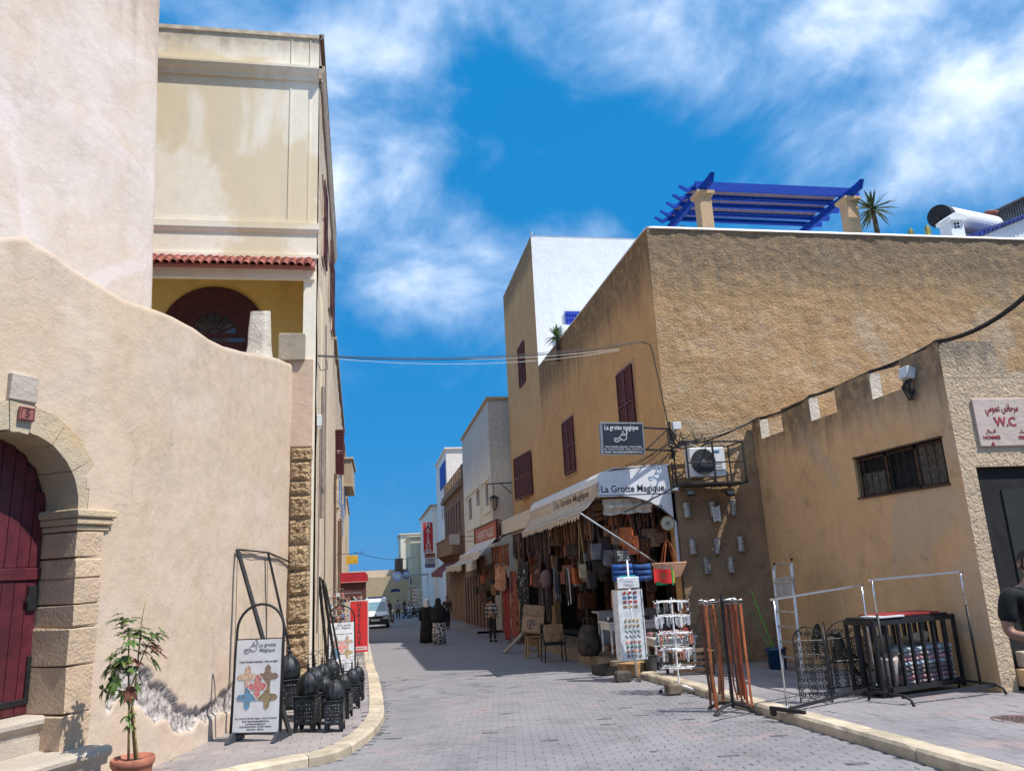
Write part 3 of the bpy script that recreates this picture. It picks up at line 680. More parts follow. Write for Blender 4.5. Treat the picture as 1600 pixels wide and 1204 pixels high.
# mouldings
def band(name, z0, z1, out, x1=None, prof=None):
    mb = MB(); pr = prof or [(0, z0), (out, z0), (out, z1), (0, z1)]
    for i in range(1):
        mb.poly([(FX0, 15-a, z) for a, z in pr], ((x1 if x1 is not None else lx(15)+out)-FX0, 0, 0))
    return part(name, mb, M_CREAM, cb)
band('parapet_cap', ZT-.09, ZT, .035)
band('cornice', 12.36, 12.66, .17, lx(15)+.08, [(0, 12.36), (.05, 12.36), (.07, 12.45), (.12, 12.50), (.17, 12.60), (.17, 12.66), (0, 12.68)])
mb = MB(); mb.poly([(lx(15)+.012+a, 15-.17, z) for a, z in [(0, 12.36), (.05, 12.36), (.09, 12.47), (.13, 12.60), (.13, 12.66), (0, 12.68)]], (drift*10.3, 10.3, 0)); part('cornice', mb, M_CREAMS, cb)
mb = MB(); mb.poly([(lx(15)+.0+a, 14.965, z) for a, z in [(0, ZT-.12), (.1, ZT-.10), (.1, ZT+.02), (0, ZT+.02)]], (drift*10.3, 10.3, 0)); part('roof_edge', mb, mat('rust_gutter', (.22, .15, .11), .8, var=.2), cb)
band('ledge', 8.76, 9.0, .06, lx(15)+.05, [(0, 8.76), (.035, 8.78), (.06, 8.84), (.06, 8.98), (0, 9.0)])
band('frieze_band', 8.2, 8.28, .05)
mb = MB()
for (x0, x1, z0, z1) in ((-1.40, -1.365, 9.0, 12.30), (-1.80, -1.765, 9.0, 12.36), (-1.80, -1.765, 12.70, 13.44), (-6.0, -1.80, 9.0, 9.07), (-1.40, -1.365, 12.7, 13.44)): mb.bx(x0, x1, 14.985, 15.0, z0, z1)
mb.bx(-1.765, -1.40, 14.992, 15.0, 9.0, 12.36)
part('panel_moulding', mb, M_CREAM, cb)
# tile roof of the loggia
M_TILE = mat('terracotta_tile', (.40, .12, .085), .75, var=.22, scale=12, col2=(.30, .12, .095))
tr = MB(); R_ = .075; L_ = .16
def tile(mb):
    n = 8
    for (r, fl) in ((R_, 1),):
        v = []
        for yy, rr in ((0, r), (-L_, r*1.12)):
            for k in range(n+1):
                a = PI*k/n; v.append((math.cos(a)*rr*.92, yy, math.sin(a)*rr))
            for k in range(n, -1, -1):
                a = PI*k/n; v.append((math.cos(a)*rr*.92*.80, yy, math.sin(a)*rr*.80))
        m = 2*(n+1); mb.add(v, [(i, (i+1) % m, m+(i+1) % m, m+i) for i in range(m)]+[tuple(range(m-1, -1, -1)), tuple(range(m, 2*m))])
tile(tr); tme = tr.mesh('roof_tile'); tme.materials.append(M_TILE); tme.polygons.foreach_set('use_smooth', [True]*len(tme.polygons))
sl_a = math.atan2(.30, .42)
x = -4.9; rt = random.Random(9)
bed = MB(); bed.poly([(FX0, 15.0, 8.15), (FX0, 14.62, 7.90), (FX0, 14.62, 7.86), (FX0, 15.0, 7.95)], (-1.22-FX0, 0, 0)); roof = part('tile_roof', bed, M_TILE, cb)
while x < -1.24:
    for k in range(5):
        y = 15.0-k*.088; z = 8.17-k*.062+.012
        M = Matrix.Translation((x+rt.uniform(-.006, .006)-ROOT[cb].x, y+.03-ROOT[cb].y, z-ROOT[cb].z)) @ Matrix.Rotation(.50+rt.uniform(-.06, .06), 4, 'X') @ Matrix.Rotation(rt.uniform(-.05, .05), 4, 'Z')
        inst(bpy.data.objects['cream_building'] if False else _t, 'roof_tile', roof, M) if 'TILE0' in globals() else None
        if 'TILE0' not in globals():
            TILE0 = 1; _t = bpy.data.objects.new('roof_tile', tme); C.objects.link(_t); _t.parent = roof; _t.matrix_local = M
    x += .148
# arched door in the loggia
M_ARCHD = mat('oxblood_render', (.085, .022, .028), .75, var=.12)
def arc(cx, cz, r, a0, a1, n): return [(cx+r*math.cos(a0+(a1-a0)*i/n), cz+r*math.sin(a0+(a1-a0)*i/n)) for i in range(n+1)]
ac_x, ac_z, r1, r0 = -3.47, 7.02, 1.10, .66
mb = MB(); o_ = arc(ac_x, ac_z, r1, 0, PI, 28); i_ = arc(ac_x, ac_z, r0, 0, PI, 28)
o_ = [(ac_x+r1, 4.5)]+o_+[(ac_x-r1, 4.5)]; i_ = [(ac_x+r0, 4.5)]+i_+[(ac_x-r0, 4.5)]
for k in range(len(o_)-1):
    q = [o_[k], o_[k+1], i_[k+1], i_[k]]; mb.poly([(a, LY-.05, b) for a, b in q], (0, .16, 0))
ad = part('arch_surround', mb, M_ARCHD, cb)
mb = MB(); mb.poly([(a, LY-.004, b) for a, b in arc(ac_x, ac_z, r0, 0, PI, 24)+[(ac_x-r0, 4.5), (ac_x+r0, 4.5)]], (0, -.01, 0)); part('fanlight_glass', mb, M_GLASS, ad)
mb = MB()
mb.bx(ac_x-r0, ac_x+r0, LY-.04, LY-.014, ac_z-.06, ac_z+.03); mb.bx(ac_x-r0, ac_x+r0, LY-.03, LY-.014, 4.5, ac_z-.16)
for a in range(9):
    t = PI*a/8; mb.beam((ac_x+math.cos(t)*.12, LY-.03, ac_z+.02+math.sin(t)*.12), (ac_x+math.cos(t)*.47, LY-.03, ac_z+.02+math.sin(t)*.47), .022, .02)
for (r_, h) in ((.13, .03), (.56, .19)):
    for k in range(16):
        t0, t1 = PI*k/16, PI*(k+1)/16; q = [(r_-h/2, t0), (r_+h/2, t0), (r_+h/2, t1), (r_-h/2, t1)]
        mb.poly([(ac_x+math.cos(t)*rr, LY-.02, ac_z+.02+math.sin(t)*rr) for rr, t in q], (0, -.02, 0))
part('fanlight_frame', mb, M_ARCHD, ad)
mb = MB(); mb.poly([(FX0, 9.0, 4.75), (-4.4, 9.0, 4.75), (-3.0, 11.2, 4.75), (-2.45, 13.5, 4.75), (-1.7, 15.0, 4.75), (-1.5, LY, 4.75), (FX0, LY, 4.75)], (0, 0, .1)); part('terrace_bounce_floor', mb, M_LIME, cb)  # unseen pale floor, added to bounce sunlight up into the loggia
# stone quoin pilaster at the corner
zz_ = [AY(470, y, 14.9).z for y in (1085, 1045, 1012, 975, 960, 925, 880, 843, 800, 775, 726, 700, 676)]
rq = random.Random(3); zq = [gz(15)-.05, .25, .80, 1.02, 1.5, 1.95, 2.42, 2.9, 3.35, 3.62, 4.0, 4.26]
for a, b in zip(zq, zq[1:]):
    mb = MB(); w0 = rq.uniform(-.02, .02); mb_n = 10
    def qf(u, v, a=a, b=b, w0=w0):
        x = -1.64+w0*.4+(.39+w0)*u; z = a+.012+(b-a-.024)*v; e = min(u, 1-u, v, 1-v); k = min(1, e*7)
        d = .035*mn.noise(Vector((x*9, z*9, 5)))+.03*mn.noise(Vector((x*22, z*22, 8)))
        return Vector((x, 14.93-.05*k-d*k, z))
    mb.grid(qf, 14, 14); mb.bx(-1.63, -1.245, 14.94, 15.0, a+.012, b-.012); part('quoin_stone', mb, M_STONE2, cb)
mb = MB(); mb.bx(-1.66, -1.24, 14.955, 15.0, -.5, 4.27); part('quoin_mortar', mb, mat('lime_mortar', (.45, .34, .24), .95), cb)
mb = MB(); mb.cham((-1.47, 14.97, (4.27+6.05)/2), (.47, .10, 1.78), .02); part('pilaster_render', mb, plaster('pink_render', (.60, .45, .34), (.56, .42, .32), stain=(.5, .38, .28)), cb)
mb = MB(); mb.cham((-1.64, 14.93, 6.27), (.50, .20, .56), .02); part('pilaster_block', mb, plaster('grey_cement', (.40, .345, .27), (.33, .28, .22), stain=(.2, .17, .13), stain_amt=.6), cb)
# upper windows on the street side, seen edge-on
for (y0, y1, z0, z1) in ((16.6, 17.6, 9.0, 10.9), (20.6, 21.6, 9.2, 11.2), (22.6, 23.5, 9.2, 11.4)):
    f = MB(); f.bx(lx(y0)+.03, lx(y0)+.06, y0-.08, y1+.08, z0-.08, z1+.08); wf = part('window_frame', f, M_CREAMS, cb)
    shutter(wf, (lx(y0)+.06, y0, z0), (0, 1, 0), (0, 0, 1), (1, 0, 0), (y1-y0)/2, z1-z0)
    shutter(wf, (lx(y0)+.06, (y0+y1)/2, z0), (0, 1, 0), (0, 0, 1), (1, 0, 0), (y1-y0)/2, z1-z0)
# pipes and conduits down the street face
mb = MB(); mb.tube([(lx(15.2)+.1, 15.3, 4.7), (lx(15.2)+.08, 15.3, .8)], .018, 6); mb.tube([(lx(16)+.09, 16.3, 5.8), (lx(16)+.09, 16.3, 3.0)], .04, 8)
mb.tube([(lx(17)+.09, 17.5, 7.6), (lx(17)+.1, 17.6, 1.4)], .02, 6); mb.tube([(lx(16)+.09, 15.05, 12.2), (lx(17)+.11, 18.5, 11.0), (lx(22)+.1, 22, 10.2)], .012, 5)
mb.tube([(lx(15.0)+.09, 15.1, 10.2), (lx(20)+.1, 22.5, 8.9)], .014, 5)
part('conduit', mb, mat('painted_conduit', (.25, .2, .17), .7), cb)
mb = MB(); mb.cham((lx(15)+.09, 15.1, 4.82), (.09, .08, .24), .01); part('junction_box', mb, M_WHITEP, cb)
# ------------------------------------------------------------------ left: the terrace of lower houses down the street
def left_house(y0, y1, zt, x0, x1, mt, label, name='street_house', cap=.1, n=30, relief=.04):
    t = thing(name, (x0, y0, gz(y0)), label, 'house', 'houses down the left side of the street')
    mb = MB()
    mb.grid(lambda u, v: Vector((x0+(x1-x0)*u+relief*mn.noise(Vector(((y0+(y1-y0)*u)*.9, v*6, y0))), y0+(y1-y0)*u, gz(y0+(y1-y0)*u)+(zt-.1-gz(y0+(y1-y0)*u))*v)), n, n)
    mb.add([(x0, y0, gz(y0)), (x0, y0, zt-.1), (x0-6, y0, zt-.1), (x0-6, y0, gz(y0))], [(0, 1, 2, 3)])
    mb.add([(x0, y0, zt-.1), (x1, y1, zt-.1), (x1-6, y1, zt-.1), (x0-6, y0, zt-.1)], [(0, 1, 2, 3)])
    mb.add([(x1, y1, gz(y1)), (x1, y1, zt-.1), (x1-6, y1, zt-.1), (x1-6, y1, gz(y1))], [(3, 2, 1, 0)])
    part('wall', mb, mt, t, smooth=False)
    mb = MB(); mb.poly([(x0+a, y0-cap*.3, z) for a, z in ((-.4, zt-.1), (cap, zt-.1), (cap, zt), (-.4, zt))], (x1-x0, y1-y0+cap*.3, 0)); part('parapet_cap', mb, mt, t)
    return t
M_LH2 = plaster('peeling_cream', (.66, .55, .43), (.60, .48, .37), fine=.3, patch=(.48, .38, .28), patch_scale=.5, stain=(.35, .27, .2), stain_amt=.5, streak=(.4, .33, .26), ztop=9.5, zlen=2.5, coarse=.4, cscale=5, seed=5)
h2 = left_house(25.22, 43, 9.75, lx(25.22)+.03, lx(43)+.02, M_LH2, 'long cream house with a red open shutter left of the street')
shutter(h2, AY(523, 742, 27.5)-Vector((.03, 0, 0)), (1, 0, 0), (0, 0, 1), (0, -1, 0), .36, 1.64)
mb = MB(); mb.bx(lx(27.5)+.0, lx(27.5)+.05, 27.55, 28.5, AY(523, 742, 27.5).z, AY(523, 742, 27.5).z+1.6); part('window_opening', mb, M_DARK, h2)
for y, z in ((30, 4.4), (33, 4.2), (37, 3.6), (40, 4.6)):
    mb = MB(); mb.bx(lx(y), lx(y)+.10, y, y+.9, z, z+1.7); f = part('window_frame', mb, M_LH2, h2)
    mb = MB(); mb.bx(lx(y)+.1, lx(y)+.11, y+.1, y+.8, z+.1, z+1.6); part('pane', mb, M_GLASS, f)
for y, z0, z1 in ((26.2, -.5, 5.2), (31.5, -.9, 4.0), (35.2, -1, 7.5)): mb = MB(); mb.tube([(lx(y)+.08, y, z0), (lx(y)+.08, y, z1)], .045, 7); part('downpipe', mb, mat('rusty_pipe', (.14, .09, .06), .8), h2)
h3 = left_house(43, 56, 9.2, lx(43)+.0, lx(56)+.0, plaster('buff_house', (.58, .46, .33), (.52, .41, .30), streak=(.35, .27, .2), ztop=9, zlen=2, seed=8), 'buff house with a boxed balcony beyond the long cream house')
mb = MB(); b0, b1 = AY(546.5, 757, 46), AY(549, 714, 46); mb.bx(lx(46)-.1, b1.x+.02, 46, 52, b0.z, b1.z-.1); bb = part('balcony_box', mb, plaster('buff_box', (.42, .33, .24), (.38, .3, .22)), h3)
mb = MB(); mb.bx(lx(46)-.1, b1.x+.12, 45.9, 52.1, b1.z-.1, b1.z); mb.bx(lx(46)-.1, b1.x+.06, 45.95, 52.1, b0.z-.07, b0.z); part('balcony_cap', mb, M_CREAMS, bb)
h4 = left_house(56, 72, 7.4, lx(56)-.0, lx(72)-.0, plaster('sand_house', (.55, .44, .31), (.5, .4, .28), seed=12), 'low sand coloured house at the far left end of the street')
# end of the street
M_TAN = plaster('tan_wall', (.50, .38, .23), (.46, .35, .21), stain=(.38, .28, .17), stain_amt=.3)
eb = thing('end_wall_building', (0, 100, gz(100)), 'sand coloured walled building closing the far end of the street', 'building')
a = AY(570, 902, 100); b = AY(640, 900, 100)
mb = MB(); mb.bx(-14, b.x, 100, 112, -5, a.z); part('wall', mb, M_TAN, eb)
mb = MB(); mb.bx(-14, 4, 112, 118, -5, AY(600, 890, 112).z); part('upper_wall', mb, plaster('pale_upper', (.62, .52, .42), (.56, .47, .38)), eb)
# ------------------------------------------------------------------ right: ochre corner building
BX, BY, BZ = 6.70, 16.6, 9.93
M_BROWN = plaster('rough_ochre', (.49, .315, .165), (.42, .27, .14), coarse=.5, band=(5.6, 7.6, (.58, .46, .34), .38), cscale=10.5, fine=.6, patch=(.44, .33, .22), patch_scale=.28, stain=(.22, .17, .12), stain_amt=.35,
                  streak=(.20, .155, .11), ztop=9.6, zlen=1.5, stretch=(1, 1, 1.5), cdist=.07)
M_ORANGE = plaster('orange_ochre', (.68, .40, .18), (.62, .36, .16), coarse=.55, cscale=9, fine=.4, stain=(.3, .16, .07), stain_amt=.3, streak=(.17, .11, .06), ztop=9.6, zlen=1.3, cdist=.05, stretch=(1, 1, .7))
M_GREYW = plaster('grime_and_shade_render', (.37, .25, .15), (.27, .18, .11), coarse=.6, cscale=14, fine=.6, patch=(.30, .23, .15), stain=(.08, .065, .05), stain_amt=.7, cdist=.03, seed=2.0)  # dirt and the toilet block's cast shade both go into this dark colour
br = thing('corner_building', (BX, BY, gz(BY)), 'rough ochre corner building with blue pergola on its roof and a bazaar at street level', 'building')
def rel(y): return y-BY
mb = MB()
def front(u, v):
    x = BX+12.5*u; z = gz(BY)+(BZ-gz(BY))*v
    d = .035*mn.noise(Vector((x*1.1, z*1.1, 2)))+.02*mn.noise(Vector((x*4, z*4.5, 6)))+.012*mn.noise(Vector((x*10, z*13, 6))); e = min(1, u*60)
    tilt = .22*(1-v)*0
    return Vector((x, BY-d*e*min(1, max(0, (z-3.9)*3)), z))
mb.grid(front, 260, 190); part('front_wall', mb, M_BROWN, br, smooth=True)
# street side with its windows and the bazaar opening
y0 = BY; Y1 = 29.9
def ys(py_): return py_-y0
def win_on(px0, py0, px1, py1, X):                      # from two opposite pixels on the plane x = X
    a = AX(px0, py0, X); b = AX(px1, py1, X); return min(a.y, b.y), max(a.y, b.y), min(a.z, b.z), max(a.z, b.z)
w1 = (AX(966, 590, BX).y, AX(989, 575, BX).y, AX(996, 658, BX).z-.35, AX(977, 577, BX).z)
w2 = (AX(880, 660, BX).y, AX(896, 650, BX).y, AX(893, 739, BX).z, AX(890, 654, BX).z)
mb = MB(); hs_ = []
for (ya, yb, za, zb) in ((w1[1], w1[0], w1[2], w1[3]), (w2[1], w2[0], w2[2], w2[3])):
    hs_.append((ys(ya), ys(yb), za+2, zb+2))
hs_.append((.35, 12.9, 2-.25-.49, 2+3.1))
wall_rect(mb, (BX, BY, -2), (0, 1, 0), (0, 0, 1), Y1-BY, BZ+2, hs_, n=Vector((-1, 0, 0)), depth=.22, backs=[1, 1, 0])
part('street_wall', mb, M_ORANGE, br)
M_SUR = plaster('pale_surround', (.50, .31, .19), (.46, .28, .16))
for (ya, yb, za, zb) in hs_[:2]:
    za -= 2; zb -= 2; ya += BY; yb += BY
    f = MB()
    for (a, b, c_, d_) in ((ya-.10, ya, za-.1, zb+.12), (yb, yb+.10, za-.1, zb+.12), (ya, yb, zb, zb+.12), (ya, yb, za-.1, za)): f.bx(BX-.02, BX+.03, a, b, c_, d_)
    wf = part('window_frame', f, M_SUR, br); wd = (yb-ya)/2
    shutter(wf, (BX-.05, ya, za), (0, 1, 0), (0, 0, 1), (-1, 0, 0), wd-.005, zb-za, pitch=.06); shutter(wf, (BX-.05, ya+wd+.005, za), (0, 1, 0), (0, 0, 1), (-1, 0, 0), wd-.005, zb-za, pitch=.06)
# white roof coping, rounded at the corner
M_COP = mat('white_coping', (.80, .80, .80), .7, var=.05)
mb = MB(); pr = [(-.02, -.02), (.02, .045), (.10, .07), (.34, .07), (.36, 0), (.0, -.02)]
mb.poly([(BX+.12, BY+a-.03, BZ+z) for a, z in pr], (12.4, 0, 0)); mb.poly([(BX+a-.03, BY+.12, BZ+z) for a, z in pr], (0, Y1-BY-.15, 0)); mb.lathe([(.16, -.02), (.15, .04), (.08, .069), (0, .07)], (BX+.13, BY+.13, BZ), 16)
part('coping', mb, M_COP, br)
mb = MB(); mb.bx(BX+.3, BX+12.5, BY+.3, Y1, 9.3, 9.35); part('roof_slab', mb, M_COP, br)
# the lower wall, coloured dark for dirt and cast shade, that carries the pierced lamp shades
mb = MB()
def low(u, v):
    x = BX+.02+2.31*u; zt = 3.72+.12*mn.noise(Vector((x*3, 0, 1)))+.15*(x-BX)/2.3; z = gz(BY)+(zt-gz(BY))*v
    return Vector((x, BY-.10-.02*mn.noise(Vector((x*5, z*5, 0)))+(.05 if v > .99 else 0), z))
mb.grid(low, 50, 90); part('lower_wall', mb, M_GREYW, br, smooth=True)
# bazaar room: floor, ceiling, back and end walls; corner pier
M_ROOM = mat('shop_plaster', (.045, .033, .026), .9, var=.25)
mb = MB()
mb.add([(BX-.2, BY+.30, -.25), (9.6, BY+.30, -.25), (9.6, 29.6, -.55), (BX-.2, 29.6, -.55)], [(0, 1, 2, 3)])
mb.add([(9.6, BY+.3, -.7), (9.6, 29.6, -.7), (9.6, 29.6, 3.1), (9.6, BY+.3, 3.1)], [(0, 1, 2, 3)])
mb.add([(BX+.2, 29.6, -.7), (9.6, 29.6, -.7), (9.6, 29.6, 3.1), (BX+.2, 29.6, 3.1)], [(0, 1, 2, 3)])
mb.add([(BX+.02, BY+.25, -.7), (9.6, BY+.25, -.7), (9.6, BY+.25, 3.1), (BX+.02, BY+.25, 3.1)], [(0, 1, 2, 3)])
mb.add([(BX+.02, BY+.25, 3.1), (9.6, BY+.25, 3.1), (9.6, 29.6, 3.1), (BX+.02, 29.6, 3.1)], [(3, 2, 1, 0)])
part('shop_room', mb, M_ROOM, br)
mb = MB()
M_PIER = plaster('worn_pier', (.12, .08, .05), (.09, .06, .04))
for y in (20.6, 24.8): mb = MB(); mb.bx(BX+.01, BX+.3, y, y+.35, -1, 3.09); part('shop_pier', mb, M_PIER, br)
mb = MB(); mb.poly([(4.95, 16.5, gz(16.5)-.05), (6.6, 16.3, gz(16.3)-.05), (6.6, 29.6, gz(29.6)-.05), (5.25, 29.6, gz(29.6)-.05)], (0, 0, .30)); part('shop_step', mb, mat('worn_step', (.25, .19, .13), .9, var=.2), br)
mb = MB(); mb.poly([(4.85, 15.9, gz(16)), (5.15, 15.55, gz(16)), (6.0, 16.0, gz(16)), (6.0, 16.35, gz(16))], (0, 0, .27)); part('corner_step', mb, mat('orange_stone', (.42, .26, .12), .9, var=.2), br)
# ------------------------------------------------------------------ tall house behind with the white end
th = thing('tall_house', (BX, Y1, gz(Y1)), 'tall narrow house with white end wall and orange street front beside the corner building', 'house')
Z2 = 15.9
M_WHITEW = plaster('whitewash', (.80, .82, .84), (.76, .78, .80), fine=.1, stain=(.6, .6, .6), stain_amt=.12)
mb = MB(); Y2 = 37.5
mb.add([(BX, Y1+.02, 3), (18, Y1+.02, 3), (18, Y1+.02, Z2), (BX, Y1+.02, Z2)], [(0, 1, 2, 3)]); mb.add([(BX, Y1, Z2), (18, Y1, Z2), (18, Y2, Z2), (BX, Y2, Z2)], [(0, 1, 2, 3)]); mb.add([(18, Y1, 3), (18, Y2, 3), (18, Y2, Z2), (18, Y1, Z2)], [(0, 1, 2, 3)])
part('white_end_wall', mb, M_WHITEW, th)
wa = (AX(813, 605, BX).y, AX(819, 534, BX).y); wz = (AX(815, 604, BX).z, AX(815, 537, BX).z)
wb = (AX(805, 745, BX).y, AX(814, 745, BX).y); wbz = (AX(820, 778, BX).z, AX(820, 712, BX).z)
mb = MB(); wall_rect(mb, (BX, Y1, -2), (0, 1, 0), (0, 0, 1), Y2-Y1, Z2+2, [(min(wa)-Y1, max(wa)-Y1, wz[0]+2, wz[1]+2), (wb[1]-Y1, wb[0]-Y1, wbz[0]+2, wbz[1]+2), (.35, 7.2, 2-.95, 2+2.75)], n=Vector((-1, 0, 0)), depth=.3, backs=[1, 1, 0])
mb.add([(BX, Y2, -2), (12, Y2, -2), (12, Y2, Z2), (BX, Y2, Z2)], [(3, 2, 1, 0)])
part('street_wall', mb, plaster('orange_ochre_tall', (.68, .41, .19), (.62, .37, .17), coarse=.35, cscale=8, fine=.4, stain=(.33, .18, .08), stain_amt=.25, streak=(.22, .14, .08), ztop=15.4, zlen=.8, cdist=.04), th)
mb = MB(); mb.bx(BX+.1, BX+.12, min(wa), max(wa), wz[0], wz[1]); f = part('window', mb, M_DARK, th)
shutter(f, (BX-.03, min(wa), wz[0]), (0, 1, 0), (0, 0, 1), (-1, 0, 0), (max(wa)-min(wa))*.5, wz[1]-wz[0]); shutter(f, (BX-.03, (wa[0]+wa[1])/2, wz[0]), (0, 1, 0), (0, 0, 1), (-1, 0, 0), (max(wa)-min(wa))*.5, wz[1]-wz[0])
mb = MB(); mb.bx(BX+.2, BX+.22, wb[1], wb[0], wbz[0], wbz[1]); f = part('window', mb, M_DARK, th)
yq = AX(831, 745, BX-.05).y; shutter(f, (BX-.06, yq, wbz[0]-.02), (-.10, 1, 0), (0, 0, 1), (-1, -.10, 0), wb[1]-yq-.1, wbz[1]-wbz[0]+.04)
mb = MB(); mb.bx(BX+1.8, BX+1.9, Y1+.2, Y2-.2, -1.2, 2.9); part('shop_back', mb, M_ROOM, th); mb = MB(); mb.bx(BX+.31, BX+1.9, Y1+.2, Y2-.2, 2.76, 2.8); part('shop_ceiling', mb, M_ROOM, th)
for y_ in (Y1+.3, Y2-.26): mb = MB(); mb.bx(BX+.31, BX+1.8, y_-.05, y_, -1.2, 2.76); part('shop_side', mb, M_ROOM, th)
# terrace parapet, blue shutter and palm seen against the white wall
mb = MB(); a = AY(849, 540, 28.4); mb.bx(BX+.25, a.x+1.2, 26.6, 28.2, 9.1, AY(855, 529, 28.4).z); part('terrace_wall', mb, M_WHITEW, th)
M_BLUE = mat('majorelle_blue', (.012, .035, .36), .5, var=.15)
p0, p1 = AY(884, 512, Y1), AY(906, 487, Y1); mb = MB(); mb.bx(p0.x, p1.x+.3, Y1-.05, Y1, p0.z-.5, p1.z); bs = part('blue_window', mb, M_BLUE, th)
mb = MB()
for i in range(6): mb.bx(p0.x, p1.x+.3, Y1-.08, Y1-.05, p0.z-.5+i*.22, p0.z-.5+i*.22+.05); mb.bx(p0.x+i*.12, p0.x+i*.12+.03, Y1-.075, Y1-.05, p0.z-.5, p1.z)
part('window_grille', mb, mat('blue_grille', (.02, .06, .5), .5), bs)
mb = MB(); q = AY(829, 366, Y1); mb.tube([(BX+.06, Y1+.1, Z2), (BX+.06, Y1+.1, Z2+.12)], .02, 6); mb.blob((BX+.06, Y1+.1, Z2+.17), (.07, .07, .06)); part('roof_finial', mb, M_STEEL, th)
# ------------------------------------------------------------------ public toilets with crenellated side wall
WX, WY0, WY1 = 8.85, 10.25, BY-.05
M_WCS = plaster('ochre_limewash', (.70, .455, .245), (.64, .41, .215), fine=.35, coarse=.12, cscale=7, patch=(.56, .42, .29), patch_scale=.3, stain=(.33, .21, .10), stain_amt=.55, streak=(.14, .11, .08), ztop=4.9, zlen=.9, cdist=.02, seed=1.0)
M_WCF = plaster('rough_cast', (.62, .47, .32), (.56, .42, .29), coarse=.5, cscale=13, fine=.6, stain=(.26, .21, .16), stain_amt=.45, streak=(.2, .17, .13), ztop=5.0, zlen=.5, cdist=.05)
wc = thing('toilet_block', (WX, WY0, gz(WY0)), 'low public toilet building with crenellated ochre side wall and a barred window', 'building')
MZ0, MZ1 = 4.45, 4.95
m_y = [AX(x, y, WX).y for x, y in ((1469, 531), (1403, 556), (1359, 600), (1302, 601), (1264, 636), (1219, 636), (1187, 665), (1160, 665))]
ww = [AX(1333, 717, WX).y, AX(1471, 682, WX).y, AX(1345, 777, WX).z, AX(1333, 717, WX).z]
mb = MB()
seg = sorted([WY0, m_y[1], m_y[2], m_y[3], m_y[4], m_y[5], m_y[6], WY1, ww[1], ww[0]])
wall_rect(mb, (WX, WY0, -.7), (0, 1, 0), (0, 0, 1), WY1-WY0, MZ0+.7, [(ww[1]-WY0, ww[0]-WY0, ww[2]+.7, ww[3]+.7)], n=Vector((-1, 0, 0)), depth=.2)
for a, b in ((WY0, m_y[1]), (m_y[2], m_y[3]), (m_y[4], m_y[5]), (m_y[6], WY1)):
    mb.add([(WX, a, MZ0), (WX, b, MZ0), (WX, b, MZ1), (WX, a, MZ1), (WX+.22, a, MZ0), (WX+.22, b, MZ0), (WX+.22, b, MZ1), (WX+.22, a, MZ1)], [(3, 2, 1, 0), (3, 7, 6, 2), (4, 5, 6, 7), (1, 2, 6, 5), (0, 4, 7, 3)])
for a, b in ((m_y[1], m_y[2]), (m_y[3], m_y[4]), (m_y[5], m_y[6])): mb.add([(WX, a, MZ0), (WX, b, MZ0), (WX+.22, b, MZ0), (WX+.22, a, MZ0)], [(0, 1, 2, 3)])
part('side_wall', mb, M_WCS, wc)
mb = MB()                                                # paler cheeks of the crenels
for y in (m_y[2], m_y[4], m_y[6]):
    mb = MB(); mb.poly([(WX+.004, y-.004, MZ0+.0), (WX+.004, y-.004, MZ1-.01), (WX+.218, y-.004, MZ1-.01), (WX+.218, y-.004, MZ0)], (0, -.008, 0)); part('crenel_cheek', mb, M_LIME, wc)
mb = MB(); dx0 = AY(1530, 729, WY0).x-.06; dz1 = AY(1530, 729, WY0).z
wall_rect(mb, (WX, WY0, -.7), (1, 0, 0), (0, 0, 1), 6.5, 5.0+.7-.5, [(dx0-WX, dx0-WX+1.5, .02, dz1+.7)], n=Vector((0, -1, 0)), depth=.28)
xs_ = AY(1551, 533, WY0).x; mb.bx(WX+.004, xs_, WY0-.003, WY0+.25, 4.4, 5.003); mb.bx(xs_, xs_+.14, WY0+.002, WY0+.25, 4.5, 4.62)
part('front_wall', mb, M_WCF, wc)
mb = MB(); mb.add([(WX+.2, WY0+.2, MZ0-.02), (15, WY0+.2, MZ0-.02), (15, WY1, MZ0-.02), (WX+.2, WY1, MZ0-.02)], [(0, 1, 2, 3)]); part('roof', mb, M_WCS, wc)
mb = MB(); mb.bx(dx0+.03, dx0+1.5, WY0+.07, WY0+.08, -.5, dz1-.03); ddr = part('doorway', mb, M_DARK, wc)  # flat dark sheet painted as the shade inside the doorway
mb = MB(); mb.bx(dx0+.42, dx0+1.2, WY0+.05, WY0+.068, -.3, dz1-.35); part('door_leaf', mb, mat('grey_green_door', (.018, .019, .018), .8), ddr)
# steps of the doorway
st = G(1566, 1086, .12)
mb = MB(); zs = gz(WY0)+.12; mb.cham((WX+.35+1.6, WY0-.18, zs+.09), (3.3, .42, .24), .012); part('door_step', mb, M_WCS, wc)
mb = MB(); mb.cham((dx0+.75+.12, WY0+.1, zs+.33), (1.5, .36, .22), .012); part('door_step', mb, M_STEP, wc)
